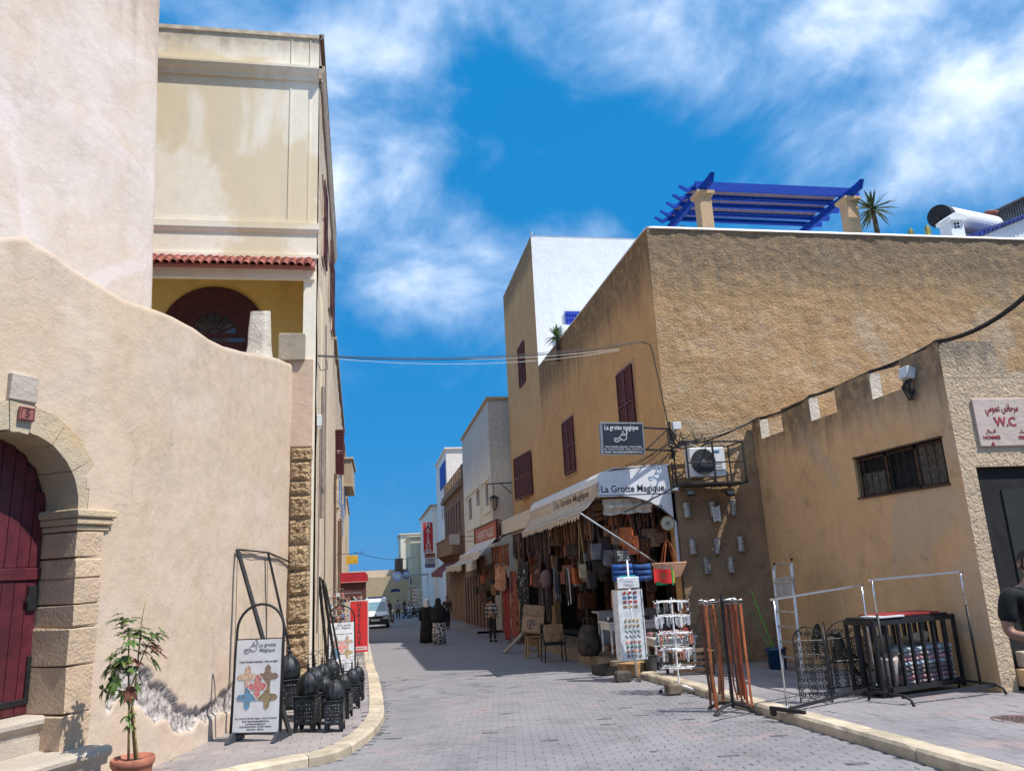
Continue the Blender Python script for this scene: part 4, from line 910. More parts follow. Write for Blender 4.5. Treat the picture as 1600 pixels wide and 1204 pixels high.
# barred window
f = MB(); ya, yb, za, zb = ww[1], ww[0], ww[2], ww[3]
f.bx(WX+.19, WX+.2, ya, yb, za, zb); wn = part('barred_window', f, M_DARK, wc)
f = MB(); yw = (yb-ya)/3
for k in range(4): f.bx(WX+.10, WX+.16, ya+k*yw-.03, ya+k*yw+.03, za, zb)
f.bx(WX+.10, WX+.16, ya, yb, za, za+.05); f.bx(WX+.10, WX+.16, ya, yb, zb-.05, zb); part('window_frame', f, M_WOODD, wn)
f = MB(); f.bx(WX+.12, WX+.13, ya+.02, ya+yw*.92, za+.05, zb-.05); part('pane', f, mat('grimy_glass', (.07, .065, .055), .35, var=.4, scale=20), wn); f = MB(); f.bx(WX+.12, WX+.13, yb-yw*.9, yb-.02, za+.05, zb-.3); part('pane', f, MATS['grimy_glass'], wn)
for k in range(13):
    f = MB(); y = ya+.06+(yb-ya-.12)*k/12; f.tube([(WX+.03, y, za), (WX+.03, y, zb)], .009, 6); part('window_bar', f, M_IRON, wn)
f = MB(); f.bx(WX-.01, WX+.1, ya-.02, yb+.02, zb, zb+.03); f.bx(WX-.03, WX+.1, ya-.02, yb+.02, za-.03, za); part('window_sill', f, M_WOODD, wn)
# painted W.C. sign on a whitewashed panel
M_SIGNP = plaster('sign_panel', (.62, .50, .44), (.56, .46, .40), fine=.1, stain=(.45, .38, .33), stain_amt=.3)
M_SIGNR = mat('sign_red', (.30, .03, .04), .7, var=.15)
mb = MB(); sx0 = AY(1513, 622, WY0).x; sz1, sz0 = 4.05, 3.28; sw = 1.28
ring = []; rr_ = random.Random(2)
mb.cham((sx0+.03+sw/2, WY0-.022, (sz0+sz1)/2), (sw, .03, sz1-sz0), .012); sg = solo('toilet_sign', mb, M_SIGNP, 'whitewashed panel painted W.C. in red Latin and Arabic lettering over the doorway', 'sign')
cxs = AY(1566, 660, WY0).x; yy = WY0-.040
text('lettering', 'W.C', .20, M_SIGNR, sg, (cxs+.02, yy, AY(1566, 660, WY0).z), (1, 0, 0), (0, 0, 1), .004, .03)
text('lettering', '\ufee3\ufeae\ufea3\ufe8e\ufebd \ufecb\ufee4\ufeee\ufee3\ufef2'[::-1], .17, M_SIGNR, sg, (cxs+.0, yy, AY(1566, 638, WY0).z), (1, 0, 0), (0, 0, 1), .004, .02, width=.60)
q = AY(1547, 684, WY0); text('lettering', 'HOMMES', .075, M_SIGNR, sg, (q.x, yy, q.z), (1, 0, 0), (0, 0, 1), .004, .03)
text('lettering', '\ufe8d\ufedf\ufeae\ufe9f\ufe8e\ufedd'[::-1], .075, M_SIGNR, sg, (q.x, yy, q.z+.10), (1, 0, 0), (0, 0, 1), .004, .01, width=.18)
q2 = AY(1598, 684, WY0); text('lettering', 'FEMMES', .075, M_SIGNR, sg, (q2.x+.02, yy, q2.z), (1, 0, 0), (0, 0, 1), .004, .03)
text('lettering', '\ufe8d\ufedf\ufee8\ufeb4\ufe8e\ufe80'[::-1], .075, M_SIGNR, sg, (q2.x+.02, yy, q2.z+.10), (1, 0, 0), (0, 0, 1), .004, .01, width=.18)
mb = MB(); mb.poly([(q.x+a, yy, q.z-.115+b) for a, b in ((-.015, .045), (-.015, .01), (-.04, .01), (0, -.035), (.04, .01), (.015, .01), (.015, .045))], (0, -.004, 0))
mb.bx(q2.x-.03, q2.x+.09, yy-.004, yy, q2.z-.125, q2.z-.09); part('arrow', mb, M_SIGNR, sg)
# ------------------------------------------------------------------ roof of the corner building
M_PIL = plaster('pergola_pillar', (.60, .42, .25), (.55, .38, .23))
pg = thing('pergola', (11, 19, 9.15), 'blue timber rooftop pergola on two square ochre pillars', 'pergola')
PY_ = 17.7; pz = AY(1100, 303, PY_).z
for (px) in (1100, 1327):
    pc_ = AY(px, 330, PY_); mb = MB(); mb.cham((pc_.x, PY_, (9.15+pz-.12)/2), (.34, .34, pz-.12-9.15), .01); pl_ = part('pillar', mb, M_PIL, pg)
    mb = MB(); mb.cham((pc_.x, PY_, pz-.05), (.50, .50, .10), .008); mb.box((pc_.x, PY_, pz-.12), (.42, .42, .05)); part('pillar_cap', mb, M_PIL, pl_)
M_BLUEW = mat('blue_timber', (.004, .055, .38), .7, spec=.12, var=.2, scale=10, col2=(.010, .045, .30))
xl, xr = AY(1100, 330, PY_).x, AY(1327, 330, PY_).x
for x in (xl, xr):
    mb = MB(); mb.poly([(x-.06, PY_-.75, pz+.24), (x-.06, PY_-.62, pz+.02), (x-.06, 23.2, pz+.0), (x-.06, 23.2, pz+.20), (x-.06, PY_-.5, pz+.22)], (.12, 0, 0)); part('beam', mb, M_BLUEW, pg)
def zplane(px, py, z):
    r = ray(px, py); t = (z-H)/r[2]; return Vector((r[0]*t, r[1]*t, z))
ends = [(1062, 292), (1052, 306), (1042, 318), (1032.6, 331), (1024, 341)]
for k, e in enumerate(ends):
    q = zplane(e[0], e[1], pz+.30); y = q.y
    mb = MB(); prof = []; L0 = q.x; nW = 12
    for i in range(nW+1):
        t = i/nW; prof.append((L0+t*(xl-.1-L0), pz+.22+.05*math.sin(t*2*PI*1.15+.6)*(1-t*.3)+(.06*(1-t*5) if t < .2 else 0)))
    low_ = [(x, y, z) for x, z in prof]+[(xr+.55, y, pz+.22)]; up_ = [(xr+.6, y, pz+.36)]+[(x, y, z+.055+.085*min(1, i/nW)) for i, (x, z) in reversed(list(enumerate(prof)))]
    mb.poly(low_+up_, (0, .07, 0)); part('rafter', mb, M_BLUEW, pg)
fy0 = zplane(1062, 292, pz+.3).y; fy1 = zplane(1024, 341, pz+.3).y
mb = MB(); mb.bx(xl-.1, xr+.3, fy0-.10, fy0-.04, pz+.18, pz+.44); part('fascia', mb, M_BLUEW, pg)
mb = MB(); yy_ = fy0+.1
while yy_ < fy1:
    mb.box(((xl+xr)/2, yy_, pz+.40), (xr-xl+.2, .035, .02)); yy_ += .05
xx_ = xl
while xx_ < xr: mb.box((xx_, (fy0+fy1)/2, pz+.425), (.02, fy1-fy0, .02)); xx_ += .22
part('reed_mat', mb, mat('blue_reed', (.06, .06, .16), .8, var=.4, scale=20, col2=(.26, .19, .15)), pg, kind='stuff')
# yucca, cactus spikes and the little plant by the pillar
def spiky(name, base, h, n, L, label, cat='plant', col=(.10, .17, .05), trunk=.07, seed=1, w=.035):
    r_ = random.Random(seed); t = thing(name, base, label, cat); b = Vector(base); mb = MB()
    mb.tube([b, b+Vector((.02, 0, h*.5)), b+Vector((0, .01, h))], [trunk, trunk*1.1, trunk*.8], 8); part('trunk', mb, mat('fibrous_trunk', (.16, .11, .07), .9, var=.3), t)
    mb = MB()
    for k in range(n):
        a = r_.uniform(0, 2*PI); el = math.asin(r_.uniform(-.75, .98)); l = L*r_.uniform(.75, 1.05); d = Vector((math.cos(a)*math.cos(el), math.sin(a)*math.cos(el), math.sin(el))); s = d.cross(Z_).normalized()
        o = b+Vector((0, 0, h)); P_ = [o, o+d*l*.35, o+d*l*.75-Z_*l*.04, o+d*l-Z_*l*.13]; ww_ = [w*.6, w, w*.7, .002]
        v = []; 
        for p_, q_ in zip(P_, ww_): v += [p_-s*q_, p_+s.cross(d)*q_*.35*-1, p_+s*q_]
        mb.add(v, [(i*3+j, i*3+j+1, i*3+3+j+1, i*3+3+j) for i in range(3) for j in range(2)])
    part('foliage', mb, mat(name+'_leaf', col, .45, var=.3), t); return t
q = AY(1370, 362, 17.4); spiky('yucca', (q.x, 17.4, 9.15), 1.98, 60, .70, 'spiky yucca standing behind the parapet right of the pergola', seed=3)
q = AY(870, 530, 26); spiky('palm', (q.x, 26, 9.1), AY(870, 526, 26).z-9.1, 40, .62, 'small green palm against the white end wall', seed=5, col=(.10, .20, .03))
q = AY(1062, 352, 17.2); spiky('succulent', (q.x, 17.2, 9.15), .95, 30, .3, 'small dry succulent at the left foot of the pergola', seed=6, col=(.25, .2, .08))
for px, sd in ((1424, 8), (1451, 9)):
    q = AY(px, 366, 17); t = thing('cactus', (q.x, 17, 9.15), 'yellowish cactus column on the roof, ' + ('left' if px == 1424 else 'right') + ' one of the pair before the solar heater', 'cactus', 'rooftop cacti'); mb = MB()
    top = AY(px, 357 if px == 1424 else 352, 17).z
    mb.lathe([(.05, 0), (.07, .5), (.07, top-9.15-.1), (.03, top-9.15)], (q.x, 17, 9.15), 10, wob=lambda a, z: 1+.15*math.cos(a*5)); part('stem', mb, mat('cactus_skin', (.35, .32, .08), .7, var=.3), t)
# white chimney, solar water heater, tiled roof and slate roof on the far right
ch = thing('chimney', (AY(1490, 360, 17.2).x, 17.2, 9.15), 'white rooftop chimney pot with four round holes beside the solar heater', 'chimney')
c0 = AY(1497, 372, 17.2); c1 = AY(1497, 345, 17.2); mb = MB(); mb.cham((c0.x, 17.35, (9.15+c1.z)/2), (.42, .42, c1.z-9.15), .02); bdy = part('stack', mb, M_WHITEW, ch)
mb = MB(); zt = c1.z; mb.poly([(c0.x+a, 17.05, zt+b) for a, b in ((-.26, -.03), (.26, -.03), (.28, .07), (.08, .18), (-.10, .18), (-.28, .05))], (0, .56, 0)); part('chimney_cap', mb, M_WHITEW, ch)
mb = MB()
for a, b in ((-.05, .05), (.05, .07), (-.05, -.05), (.05, -.03)): mb.tube([(c0.x-.02+a, 17.13, c1.z-.18+b), (c0.x-.02+a, 17.145, c1.z-.18+b)], .035, 12)
part('vent_hole', mb, M_DARK, bdy)
sh = thing('solar_water_heater', (AY(1500, 350, 18).x, 18, 9.15), 'white cylindrical solar water heater tank lying on a dark frame on the roof', 'water heater')
a = AY(1468, 338, 18.2); b = AY(1551, 353, 20.4); mb = MB(); a2 = a+(a-b).normalized()*-.0; mb.tube([a+(b-a)*.06, b], .33, 24); part('tank', mb, M_WHITE, sh, smooth=False)
mb = MB(); dd = (b-a).normalized(); mb.tube([a-dd*.02, a+(b-a)*.07], .345, 24); mb.tube([a-dd*.30+Vector((0, 0, -.1)), a+Vector((0, 0, -.1))], .025, 6); part('tank_end', mb, M_IRON, sh)
mb = MB(); mb.beam(a+Vector((.2, 0, -.40)), b+Vector((.5, 0, -.42)), .06); mb.beam(b+Vector((-.3, 0, -.4)), b+Vector((-.3, 0, -1.5)), .05); mb.beam(a+Vector((.5, 0, -.4)), a+Vector((.5, 0, -1.9)), .05); mb.beam(b+Vector((-.3, 0, -.4)), b+Vector((-1.1, 1, -1.5)), .05)
part('frame', mb, M_IRON, sh)
rh = thing('roof_terrace_house', (16, 19.5, 9.15), 'white roof house with blue glazed tile edge and grey slatted roof at the far right', 'house')
p0 = AY(1520, 372, 18.6); p1 = AY(1610, 336, 18.6)
mb = MB(); mb.poly([p0-Z_*.05, p1-Z_*.05, Vector((p1.x, 18.6, 9.2)), Vector((p0.x, 18.6, 9.2))], (0, 5, 0)); part('gable_wall', mb, M_WHITEW, rh)
M_BLUET = mat('blue_glazed_tile', (.015, .03, .25), .15, var=.3, coat=.5)
tb_ = MB(); tb_.tube([(0, -.16, 0), (0, .16, 0)], .055, 10); tm = tb_.mesh('glazed_tile'); tm.materials.append(M_BLUET); n = 15
for i in range(n):
    p_ = p0+(p1-p0)*(i/(n-1)); o = bpy.data.objects.new('glazed_tile', tm); C.objects.link(o); o.parent = rh; o.location = Vector((p_.x, 18.55, p_.z+.02))-ROOT[rh]
mb = MB(); mb.poly([p0+Vector((-.2, .1, 0)), p1+Vector((0, .1, 0)), p1+Vector((0, .1, .12)), p0+Vector((-.2, .1, .1))], (0, 4, 0)); part('tile_bed', mb, M_BLUET, rh)
q0, q1 = AY(1552, 333, 21.5), AY(1620, 300, 21.5)
mb = MB(); mb.poly([q0, q1, Vector((q1.x, 21.5, 10)), Vector((q0.x, 21.5, 10))], (0, 4, 0)); part('slatted_wall', mb, mat('grey_slats', (.22, .21, .20), .8, var=.2), rh)
mb = MB(); d = (q1-q0); k = 0
while k < 1: p_ = q0+d*k; mb.bx(p_.x, p_.x+.05, 21.46, 21.5, 10, p_.z-.05); k += .055
part('wall_slats', mb, mat('grey_slats2', (.30, .28, .27), .8), rh, kind='stuff')
mb = MB(); mb.beam(q0+Vector((-.3, -.2, -.10)), q1+Vector((.3, -.2, .15)), .35, .05); part('roof_edge', mb, mat('dark_roof', (.06, .06, .065), .6), rh)
mb = MB(); mb.blob(AY(1548, 333, 21), (.28, .2, .10)); part('red_ridge', mb, M_TILE, rh)
# ------------------------------------------------------------------ left pavement: signs, lanterns, frames, plant
def LP(x, y): return Vector((x, y, gz(y)+.105))
M_PANEL = mat('sign_paper', (.66, .67, .70), .45, var=.04, bump=0)
M_INK = mat('grey_ink', (.16, .17, .20), .6, bump=0); M_INKD = mat('dark_ink', (.03, .03, .035), .6, bump=0)
def teapot(mb, o, r, u, s, t=.08):
    """the tea-glass and teapot line drawing of the shop's emblem"""
    r, u, o = Vector(r).normalized(), Vector(u).normalized(), Vector(o); n = r.cross(u)
    def ln(pts, w=.05, cl=False):
        P = [o+r*(a*s)+u*(b*s) for a, b in pts]
        for a, b in zip(P, P[1:]): mb.beam(a, b, w*s, .004, up=n)
    c = lambda cx, cy, rx, ry, a0, a1, k=10: [(cx+rx*math.cos(a0+(a1-a0)*i/k), cy+ry*math.sin(a0+(a1-a0)*i/k)) for i in range(k+1)]
    ln(c(-.55, .0, .22, .08, 0, 2*PI)); ln([(-.77, 0), (-.72, -.28), (-.5, -.36), (-.36, -.3), (-.1, -.1), (.1, .0)], .07)
    ln([(-.33, 0), (-.1, .25), (0, .40), (.15, .45)], .06); ln(c(.25, .45, .22, .07, 0, 2*PI)); ln(c(.25, .15, .38, .32, -PI, .7), .06); ln(c(.25, .62, .10, .14, 0, PI)); ln([(.25, .72), (.25, .86)])
    ln([(.52, .35), (.66, .55), (.70, .8), (.60, 1.0), (.45, 1.02)], .10)
M_PH = [mat('photo_brown', (.16, .09, .06), .5, var=.7, scale=40, col2=(.45, .36, .28), bump=0), mat('photo_dark', (.10, .10, .10), .5, var=.7, scale=45, col2=(.42, .25, .15), bump=0), mat('photo_red', (.42, .06, .08), .5, var=.6, scale=40, col2=(.55, .35, .3), bump=0),
        mat('photo_blue', (.07, .28, .50), .5, var=.3, scale=30, col2=(.16, .15, .14), bump=0), mat('photo_tan', (.40, .31, .17), .5, var=.5, scale=40, col2=(.20, .15, .08), bump=0), mat('photo_yellow', (.5, .42, .12), .5, bump=0)]
def quatrefoil(R_):
    pts = []
    for k in range(4):
        a = k*PI/2
        for d, q in ((-.785, .50), (-.60, .44), (-.42, .66), (-.30, .86), (0, 1.05), (.30, .86), (.42, .66), (.60, .44)): pts.append((math.cos(a+d)*R_*q, math.sin(a+d)*R_*q))
    return pts
def a_sign(base_l, base_r, wd, top_h, panel_h, label):
    o = (base_l+base_r)/2; t = thing('pavement_sign', o, label, 'sign', 'arched shop signs on the left pavement')
    r = (base_r-base_l); r.z = 0; r.normalize(); n = Vector((r.y, -r.x, 0)); lean = .10
    def Pn(a, h, d=0): return o+r*a+Z_*h+n*(d-lean*h*.55)
    mb = MB(); w2 = wd/2; base = .10; hs = top_h-w2
    pts = [Pn(-w2*1.03, base)]+[Pn(-w2, panel_h+base)]+[Pn(-w2*math.cos(a*PI/14), hs+math.sin(a*PI/14)*w2) for a in range(15)]+[Pn(w2, panel_h+base)]+[Pn(w2*1.03, base)]
    mb.tube(pts, .018, 8); mb.tube([Pn(-w2, base), Pn(w2, base)], .017, 8); mb.tube([Pn(-w2, base+panel_h), Pn(w2, base+panel_h)], .008, 6); part('frame', mb, M_IRON, t, smooth=True)
    for s in (-1, 1):
        mb = MB(); q = Pn(s*w2*.93, 0); mb.poly([q+n*.22+Z_*.0, q+n*.22+Z_*.03, q+n*.06+Z_*.12, q-n*.10+Z_*.12, q-n*.26+Z_*.03, q-n*.26], r*.045); part('foot', mb, mat('sign_foot', (.04, .05, .065), .5), t)
    mb = MB(); R = Matrix((r, -n, Z_)).transposed() @ Matrix.Rotation(-lean*.55, 3, 'X'); mb.box(Pn(0, base+panel_h/2), (wd-.03, .018, panel_h-.02), R); pn = part('panel', mb, M_PANEL, t)
    up = (Pn(0, 1)-Pn(0, 0)).normalized(); nn = r.cross(up)*-1; nn = n
    def S(a, h): return Pn(a*wd, base+panel_h*h, .0115)
    k = wd/.62
    text('lettering', 'La grotte\nMagique', .062*k, M_INK, pn, S(.17, .905), r, up, .002, .008)
    mb = MB(); teapot(mb, S(-.17, .885), r, up, .115*k); part('emblem', mb, M_INK, pn)
    text('lettering', 'Vente d\'articles artisanaux - Gros et détail', .030*k, M_INKD, pn, S(0, .755), r, up, .002, .01, width=wd*.80)
    for q, (a, h, m) in enumerate(((-.21, .595, 0), (.21, .595, 1), (0, .49, 2), (-.20, .375, 3), (.21, .375, 4))):
        mb = MB(); mb.poly([S(a, h)+r*x+up*y+n*(.001+.001*(q == 2)) for x, y in quatrefoil(.135*k)], n*.002); part('photo_print', mb, M_PH[m], pn)
    mb = MB()
    for a0, b0, a1, b1 in ((-.20, .50, 0, .63), (0, .63, .20, .50), (-.2, .48, 0, .35), (0, .35, .2, .48)): mb.beam(S(a0, b0)+n*.006, S(a1, b1)+n*.006, .010, .002, up=n)
    part('print_border', mb, M_WHITEP, pn)
    for i, (tx, ww_) in enumerate((('Tél : +212 05 24 78 00 00 - Mobile : +212 06 61 00 00 00', .86), ('Email : lagrottemagique@mail.com', .55), ('www.lagrottemagique.com', .42), ('32, Rue Mohamed Diouri - Souk Jdid - Essaouira', .66), ('Essaouira - Maroc', .35))):
        text('lettering', tx, .022*k, M_INKD, pn, S(0, .155-.028*i), r, up, .002, .008, width=wd*ww_)
    return t
a_sign(LP(-1.93, 11.2), LP(-1.25, 11.0), .66, 1.72, 1.17, 'arched black pavement sign for La Grotte Magique, nearest the camera beside the plaster wall')
a_sign(LP(-1.16, 19.4), LP(-.55, 19.5), .62, 1.60, 1.12, 'second arched pavement sign, farther off behind the black lanterns')
# pierced black lanterns standing on the pavement
M_LANT = mat('blackened_tin', (.030, .034, .040), .5, metal=.5, var=.4, scale=14, bump=.3, bscale=60)
M_LANTH = mat('lantern_hole', (.30, .28, .26), .7, var=.4)
def lantern_proto():
    t = thing('lantern', (0, 0, 0), 'x', 'lantern', 'black pierced tin lanterns on the left pavement'); h = .5; w_ = .27
    mb = MB()
    for sx in (-1, 1):
        for sy in (-1, 1):
            mb.poly([(sx*w_/2, sy*w_/2, .10), (sx*w_/2, sy*w_/2, 0), (sx*(w_/2-.035), sy*w_/2, 0), (sx*(w_/2-.07), sy*w_/2, .10)], (0, -sy*.01, 0))
            mb.poly([(sx*w_/2, sy*w_/2, .10), (sx*w_/2, sy*w_/2, 0), (sx*w_/2, sy*(w_/2-.035), 0), (sx*w_/2, sy*(w_/2-.07), .10)], (-sx*.01, 0, 0))
    mb.cham((0, 0, .10+.165), (w_, w_, .33), .006); part('body', mb, M_LANT, t, world=False)
    mb = MB(); rr = random.Random(5)
    for k in range(4):
        R = Matrix.Rotation(k*PI/2, 3, 'Z')
        for i in range(-3, 4):
            for j in range(6):
                if rr.random() < .78: mb.box(R @ Vector((i*.033+rr.uniform(-.006, .006), -w_/2-.001, .15+j*.046)), (rr.uniform(.006, .014), .004, rr.uniform(.006, .016)), R)
    part('piercing', mb, M_LANTH, t, world=False, kind='stuff')
    mb = MB(); mb.cham((0, 0, .435), (w_+.03, w_+.03, .016), .004); part('collar', mb, M_LANT, t, world=False)
    mb = MB(); n = 16
    prof = [(.118, .443), (.130, .46), (.136, .50), (.134, .55), (.124, .60), (.104, .645), (.076, .68), (.045, .705), (.02, .725), (0, .735)]
    mb.lathe(prof, n=48, wob=lambda a, z: 1+.07*(abs(math.cos(a*6))**.5)); part('dome', mb, M_LANT, t, world=False, smooth=True)
    mb = MB(); mb.lathe([(.012, .72), (.012, .745), (.035, .76), (.012, .775), (.012, .79), (.024, .803), (.010, .816), (.006, .86), (0, .875)], n=12); part('finial', mb, M_LANT, t, world=False, smooth=True)
    mb = MB(); mb.tube([(.055*math.cos(a*PI/6), 0, .875+.03+.03*math.sin(a*PI/6)) for a in range(13)], .004, 5); part('carrying_ring', mb, M_LANT, t, world=False)
    return t
lan0 = lantern_proto()
LAN = [(-.97, 11.6, 1.08, 'front black lantern with the cut-out feet, nearest to the arched sign'), (-.59, 11.42, .92, 'black lantern standing right of the front one, at the kerb side of the nearest row'),
       (-.78, 12.15, .92, 'black lantern half hidden between the two nearest ones'), (-.96, 12.6, 1.06, 'black lantern straight behind the front one'), (-.90, 13.4, 1.02, 'black lantern third in the line running back from the front one'),
       (-.80, 14.2, 1.05, 'black lantern fourth in the line, at the foot of the leaning poles'), (-.53, 12.6, .88, 'slim black lantern with tall finial in the second row near the kerb'), (-.43, 13.6, .86, 'black lantern nearest to the kerb in the back row'),
       (-.36, 14.6, .80, 'small black lantern mostly hidden behind the one nearest the kerb'), (-1.42, 15.5, 1.40, 'large black lantern by the stone quoins behind the poles'), (-1.40, 13.1, 1.30, 'large black lantern right behind the arched sign')]
for i, (x, y, s, lb) in enumerate(LAN):
    o = lan0 if i == 0 else copy_tree(lan0); o['label'] = lb; o.location = LP(x, y); o.scale = (s, s, s); o.rotation_euler = (0, 0, random.uniform(-.25, .25)); ROOT[o] = Vector(o.location)
# leaning black frames
def lean_frame(feet, tops, label):
    t = thing('pole_rack', feet[0], label, 'rack', 'black frames leaning against the left wall')
    for f, h in zip(feet, tops): mb = MB(); mb.beam(f, h, .055, .035); part('pole', mb, M_IRON, t)
    mb = MB()
    for a, b in zip(tops, tops[1:]): mb.beam(a, b, .025, .02)
    part('top_rail', mb, M_IRON, t)
    mb = MB()
    for h in tops: mb.tube([h, h+Vector((.01, 0, -1.0)), h+Vector((0, 0, -2.1))], .004, 4)
    for a, b in zip(tops, tops[1:]): mb.tube([a, (a+b)/2+Vector((.01, 0, -.05)), b], .004, 4)
    part('hanging_cord', mb, M_CABLE, t); return t
tp = []
for px, py in ((366, 858), (414, 863), (450, 878)):
    s_, z_ = WL.hit(px, py); p_, T_, N_ = WL.at(min(s_, WL.L)); tp.append(Vector((p_.x, p_.y, z_))+N_*.05)
lean_frame([LP(-1.17, 11.35), LP(-1.2, 13.6), LP(-1.15, 15.6)], tp, 'three black poles leaning on the cream wall behind the first arched sign')
tp2 = [AX(495, 901, lx(16.5)+.06), AX(503, 906, lx(18)+.08), AX(508, 910, lx(19)+.09)]
tp2 = [Vector((lx(v.y)+.08, v.y, v.z)) for v in tp2]
lean_frame([LP(-.98, 17.0), LP(-.86, 17.9), LP(-.78, 18.6)], tp2, 'closer set of black poles leaning on the street wall behind the lanterns')
# potted tree
po = Vector((-2.28, 8.25, gz(8.25)+.105))
t = thing('potted_tree', po, 'thin schefflera tree in a terracotta pot beside the doorway', 'potted plant')
mb = MB(); mb.lathe([(.15, 0), (.17, .02), (.225, .26), (.235, .34), (.25, .35), (.262, .37), (.262, .42), (.245, .43), (.235, .40), (.0, .385)], po, 28); part('pot', mb, mat('terracotta_pot', (.42, .15, .09), .75, var=.15), t, smooth=True)
mb = MB(); mb.lathe([(0, .395), (.235, .392)], po, 20); part('soil', mb, mat('soil', (.06, .04, .03), .95), t)
M_BARK = mat('plant_stem', (.38, .28, .12), .8, var=.25, scale=20); top = po+Vector((-.06, .05, 1.86))
stems = [[po+Vector((-.05, 0, .38)), po+Vector((-.09, .02, .9)), po+Vector((-.13, .03, 1.25)), po+Vector((-.16, .03, 1.7))], [po+Vector((.03, 0, .38)), po+Vector((-.06, .03, .85)), po+Vector((-.03, .03, 1.2)), po+Vector((.0, 0, 1.75)), po+Vector((.03, 0, 1.95))], [po+Vector((.06, -.02, .38)), po+Vector((.0, 0, .7)), po+Vector((-.08, .0, 1.1)), po+Vector((.05, .03, 1.45)), po+Vector((.15, 0, 1.6))]]
for s_ in stems: mb = MB(); mb.tube(s_, [.017, .015, .012, .008, .006][:len(s_)], 7); part('stem', mb, M_BARK, t, smooth=True)
M_LEAF = mat('schefflera_leaf', (.085, .16, .035), .35, var=.35, scale=9, col2=(.14, .20, .05), bump=.05); M_LEAFB = mat('brown_leaf', (.16, .05, .03), .6, var=.3)
rl = random.Random(12)
def whorl(mb, c, d, n, L, droop=.35):
    d = Vector(d).normalized(); a = d.cross(Z_); a = a.normalized() if a.length > .1 else X_; b = d.cross(a)
    for k in range(n):
        th = 2*PI*k/n+rl.uniform(-.2, .2); rd = (a*math.cos(th)+b*math.sin(th)+d*rl.uniform(.1, .5)).normalized(); l = L*rl.uniform(.8, 1.1); w_ = l*.2; s = rd.cross(d).normalized()
        p0 = c; p1 = c+rd*l*.3; p2 = c+rd*l*.68-Z_*l*droop*.3; p3 = c+rd*l-Z_*l*droop
        mb.add([p0, p1-s*w_, p1+s*w_, p2-s*w_*.95, p2+s*w_*.95, p3, p1-Z_*w_*.3, p2-Z_*w_*.3], [(0, 1, 6), (0, 6, 2), (1, 3, 7, 6), (6, 7, 4, 2), (3, 5, 7), (7, 5, 4)])
fol = MB(); folb = MB(); clusters = []
for (dx, dy, dz, rad, n) in ((-.17, 0, 1.72, .20, 15), (-.30, .02, 1.36, .20, 14), (-.14, -.05, 1.22, .20, 13), (-.06, 0, 1.50, .20, 11), (.17, 0, 1.52, .16, 12), (-.36, .05, 1.10, .12, 6), (.22, .0, 1.40, .10, 4), (-.07, 0, .82, .08, 3)):
    for k in range(n):
        v = Vector((rl.gauss(0, 1), rl.gauss(0, 1)*.8, rl.gauss(0, 1))).normalized()*rad*rl.uniform(.35, 1.05); clusters.append(po+Vector((dx, dy, dz))+v)
for c in clusters:
    dn = (c-(po+Vector((-.12, 0, 1.2)))).normalized()+Z_*.4; whorl(folb if rl.random() < (.35 if c.x > po.x-.05 else .06) else fol, c, dn, rl.choice((5, 6, 7)), rl.uniform(.085, .135))
part('foliage', fol, M_LEAF, t); part('dry_leaves', folb, M_LEAFB, t)
tw = MB()
for c in clusters[::2]: b_ = min((p for s_ in stems for p in s_[2:]), key=lambda p: (p-c).length); tw.tube([b_, (b_+c)/2-Z_*.03, c], .003, 4)
part('twigs', tw, M_BARK, t, kind='stuff'); t.scale = (.74, .74, .92)
# racks of sunglasses and magnets, red HERITAGE board
M_WIRE = mat('wire_rack', (.25, .26, .28), .4, metal=.8); M_RED = mat('signal_red', (.62, .03, .03), .5, var=.08)
trinkets = [mat('trinket_'+n, c, .5, var=.3) for n, c in (('pink', (.5, .2, .2)), ('blue', (.08, .2, .4)), ('white', (.6, .6, .6)), ('black', (.02, .02, .02)), ('rust', (.3, .1, .05)), ('sand', (.4, .3, .18)))]
def trinket_rack(base, wd, dp_, h, label, seed, n=90, name='goods_rack', cat='rack', group=None):
    r_ = random.Random(seed); t = thing(name, base, label, cat, group); b = Vector(base); mb = MB()
    for i in (-1, 1):
        for j in (-1, 1): mb.tube([b+Vector((i*wd/2, j*dp_/2, 0)), b+Vector((i*wd/2, j*dp_/2, h))], .009, 5)
    for k in range(7):
        z = h*(.18+.82*k/6)
        for j in (-1, 1): mb.tube([b+Vector((-wd/2, j*dp_/2, z)), b+Vector((wd/2, j*dp_/2, z))], .006, 4)
        for i in (-1, 1): mb.tube([b+Vector((i*wd/2, -dp_/2, z)), b+Vector((i*wd/2, dp_/2, z))], .006, 4)
    part('wire_frame', mb, M_WIRE, t)
    for m in range(6):
        mb = MB()
        for k in range(n//6):
            z = h*(.18+.82*r_.randrange(0, 6)/6)+r_.uniform(.02, .12)*h/1.8; f = r_.random() < .6
            c = b+Vector((r_.uniform(-wd/2, wd/2) if f else r_.choice((-1, 1))*wd/2, -dp_/2-.01 if f else r_.uniform(-dp_/2, dp_/2), z)); q = r_.choice((0, 1, 2))
            if q == 0: mb.cham(c, (r_.uniform(.05, .1), .02, r_.uniform(.06, .12)), .006)
            elif q == 1: mb.tube([c+Vector((.03*math.cos(a*PI/4), 0, .03*math.sin(a*PI/4))) for a in range(9)], .008, 4); 
            else: mb.blob(c, (.04, .02, .05), 6, 4)
        part('trinkets', mb, trinkets[m], t, kind='stuff')
    return t
trinket_rack(LP(-1.25, 23.2), .55, .35, 2.05, 'wire rack hung with sunglasses against the left wall', 1, 170)
trinket_rack(LP(-.95, 25.6), .85, .4, 1.95, 'wide wire rack of trinkets behind the red HERITAGE board', 2, 230)
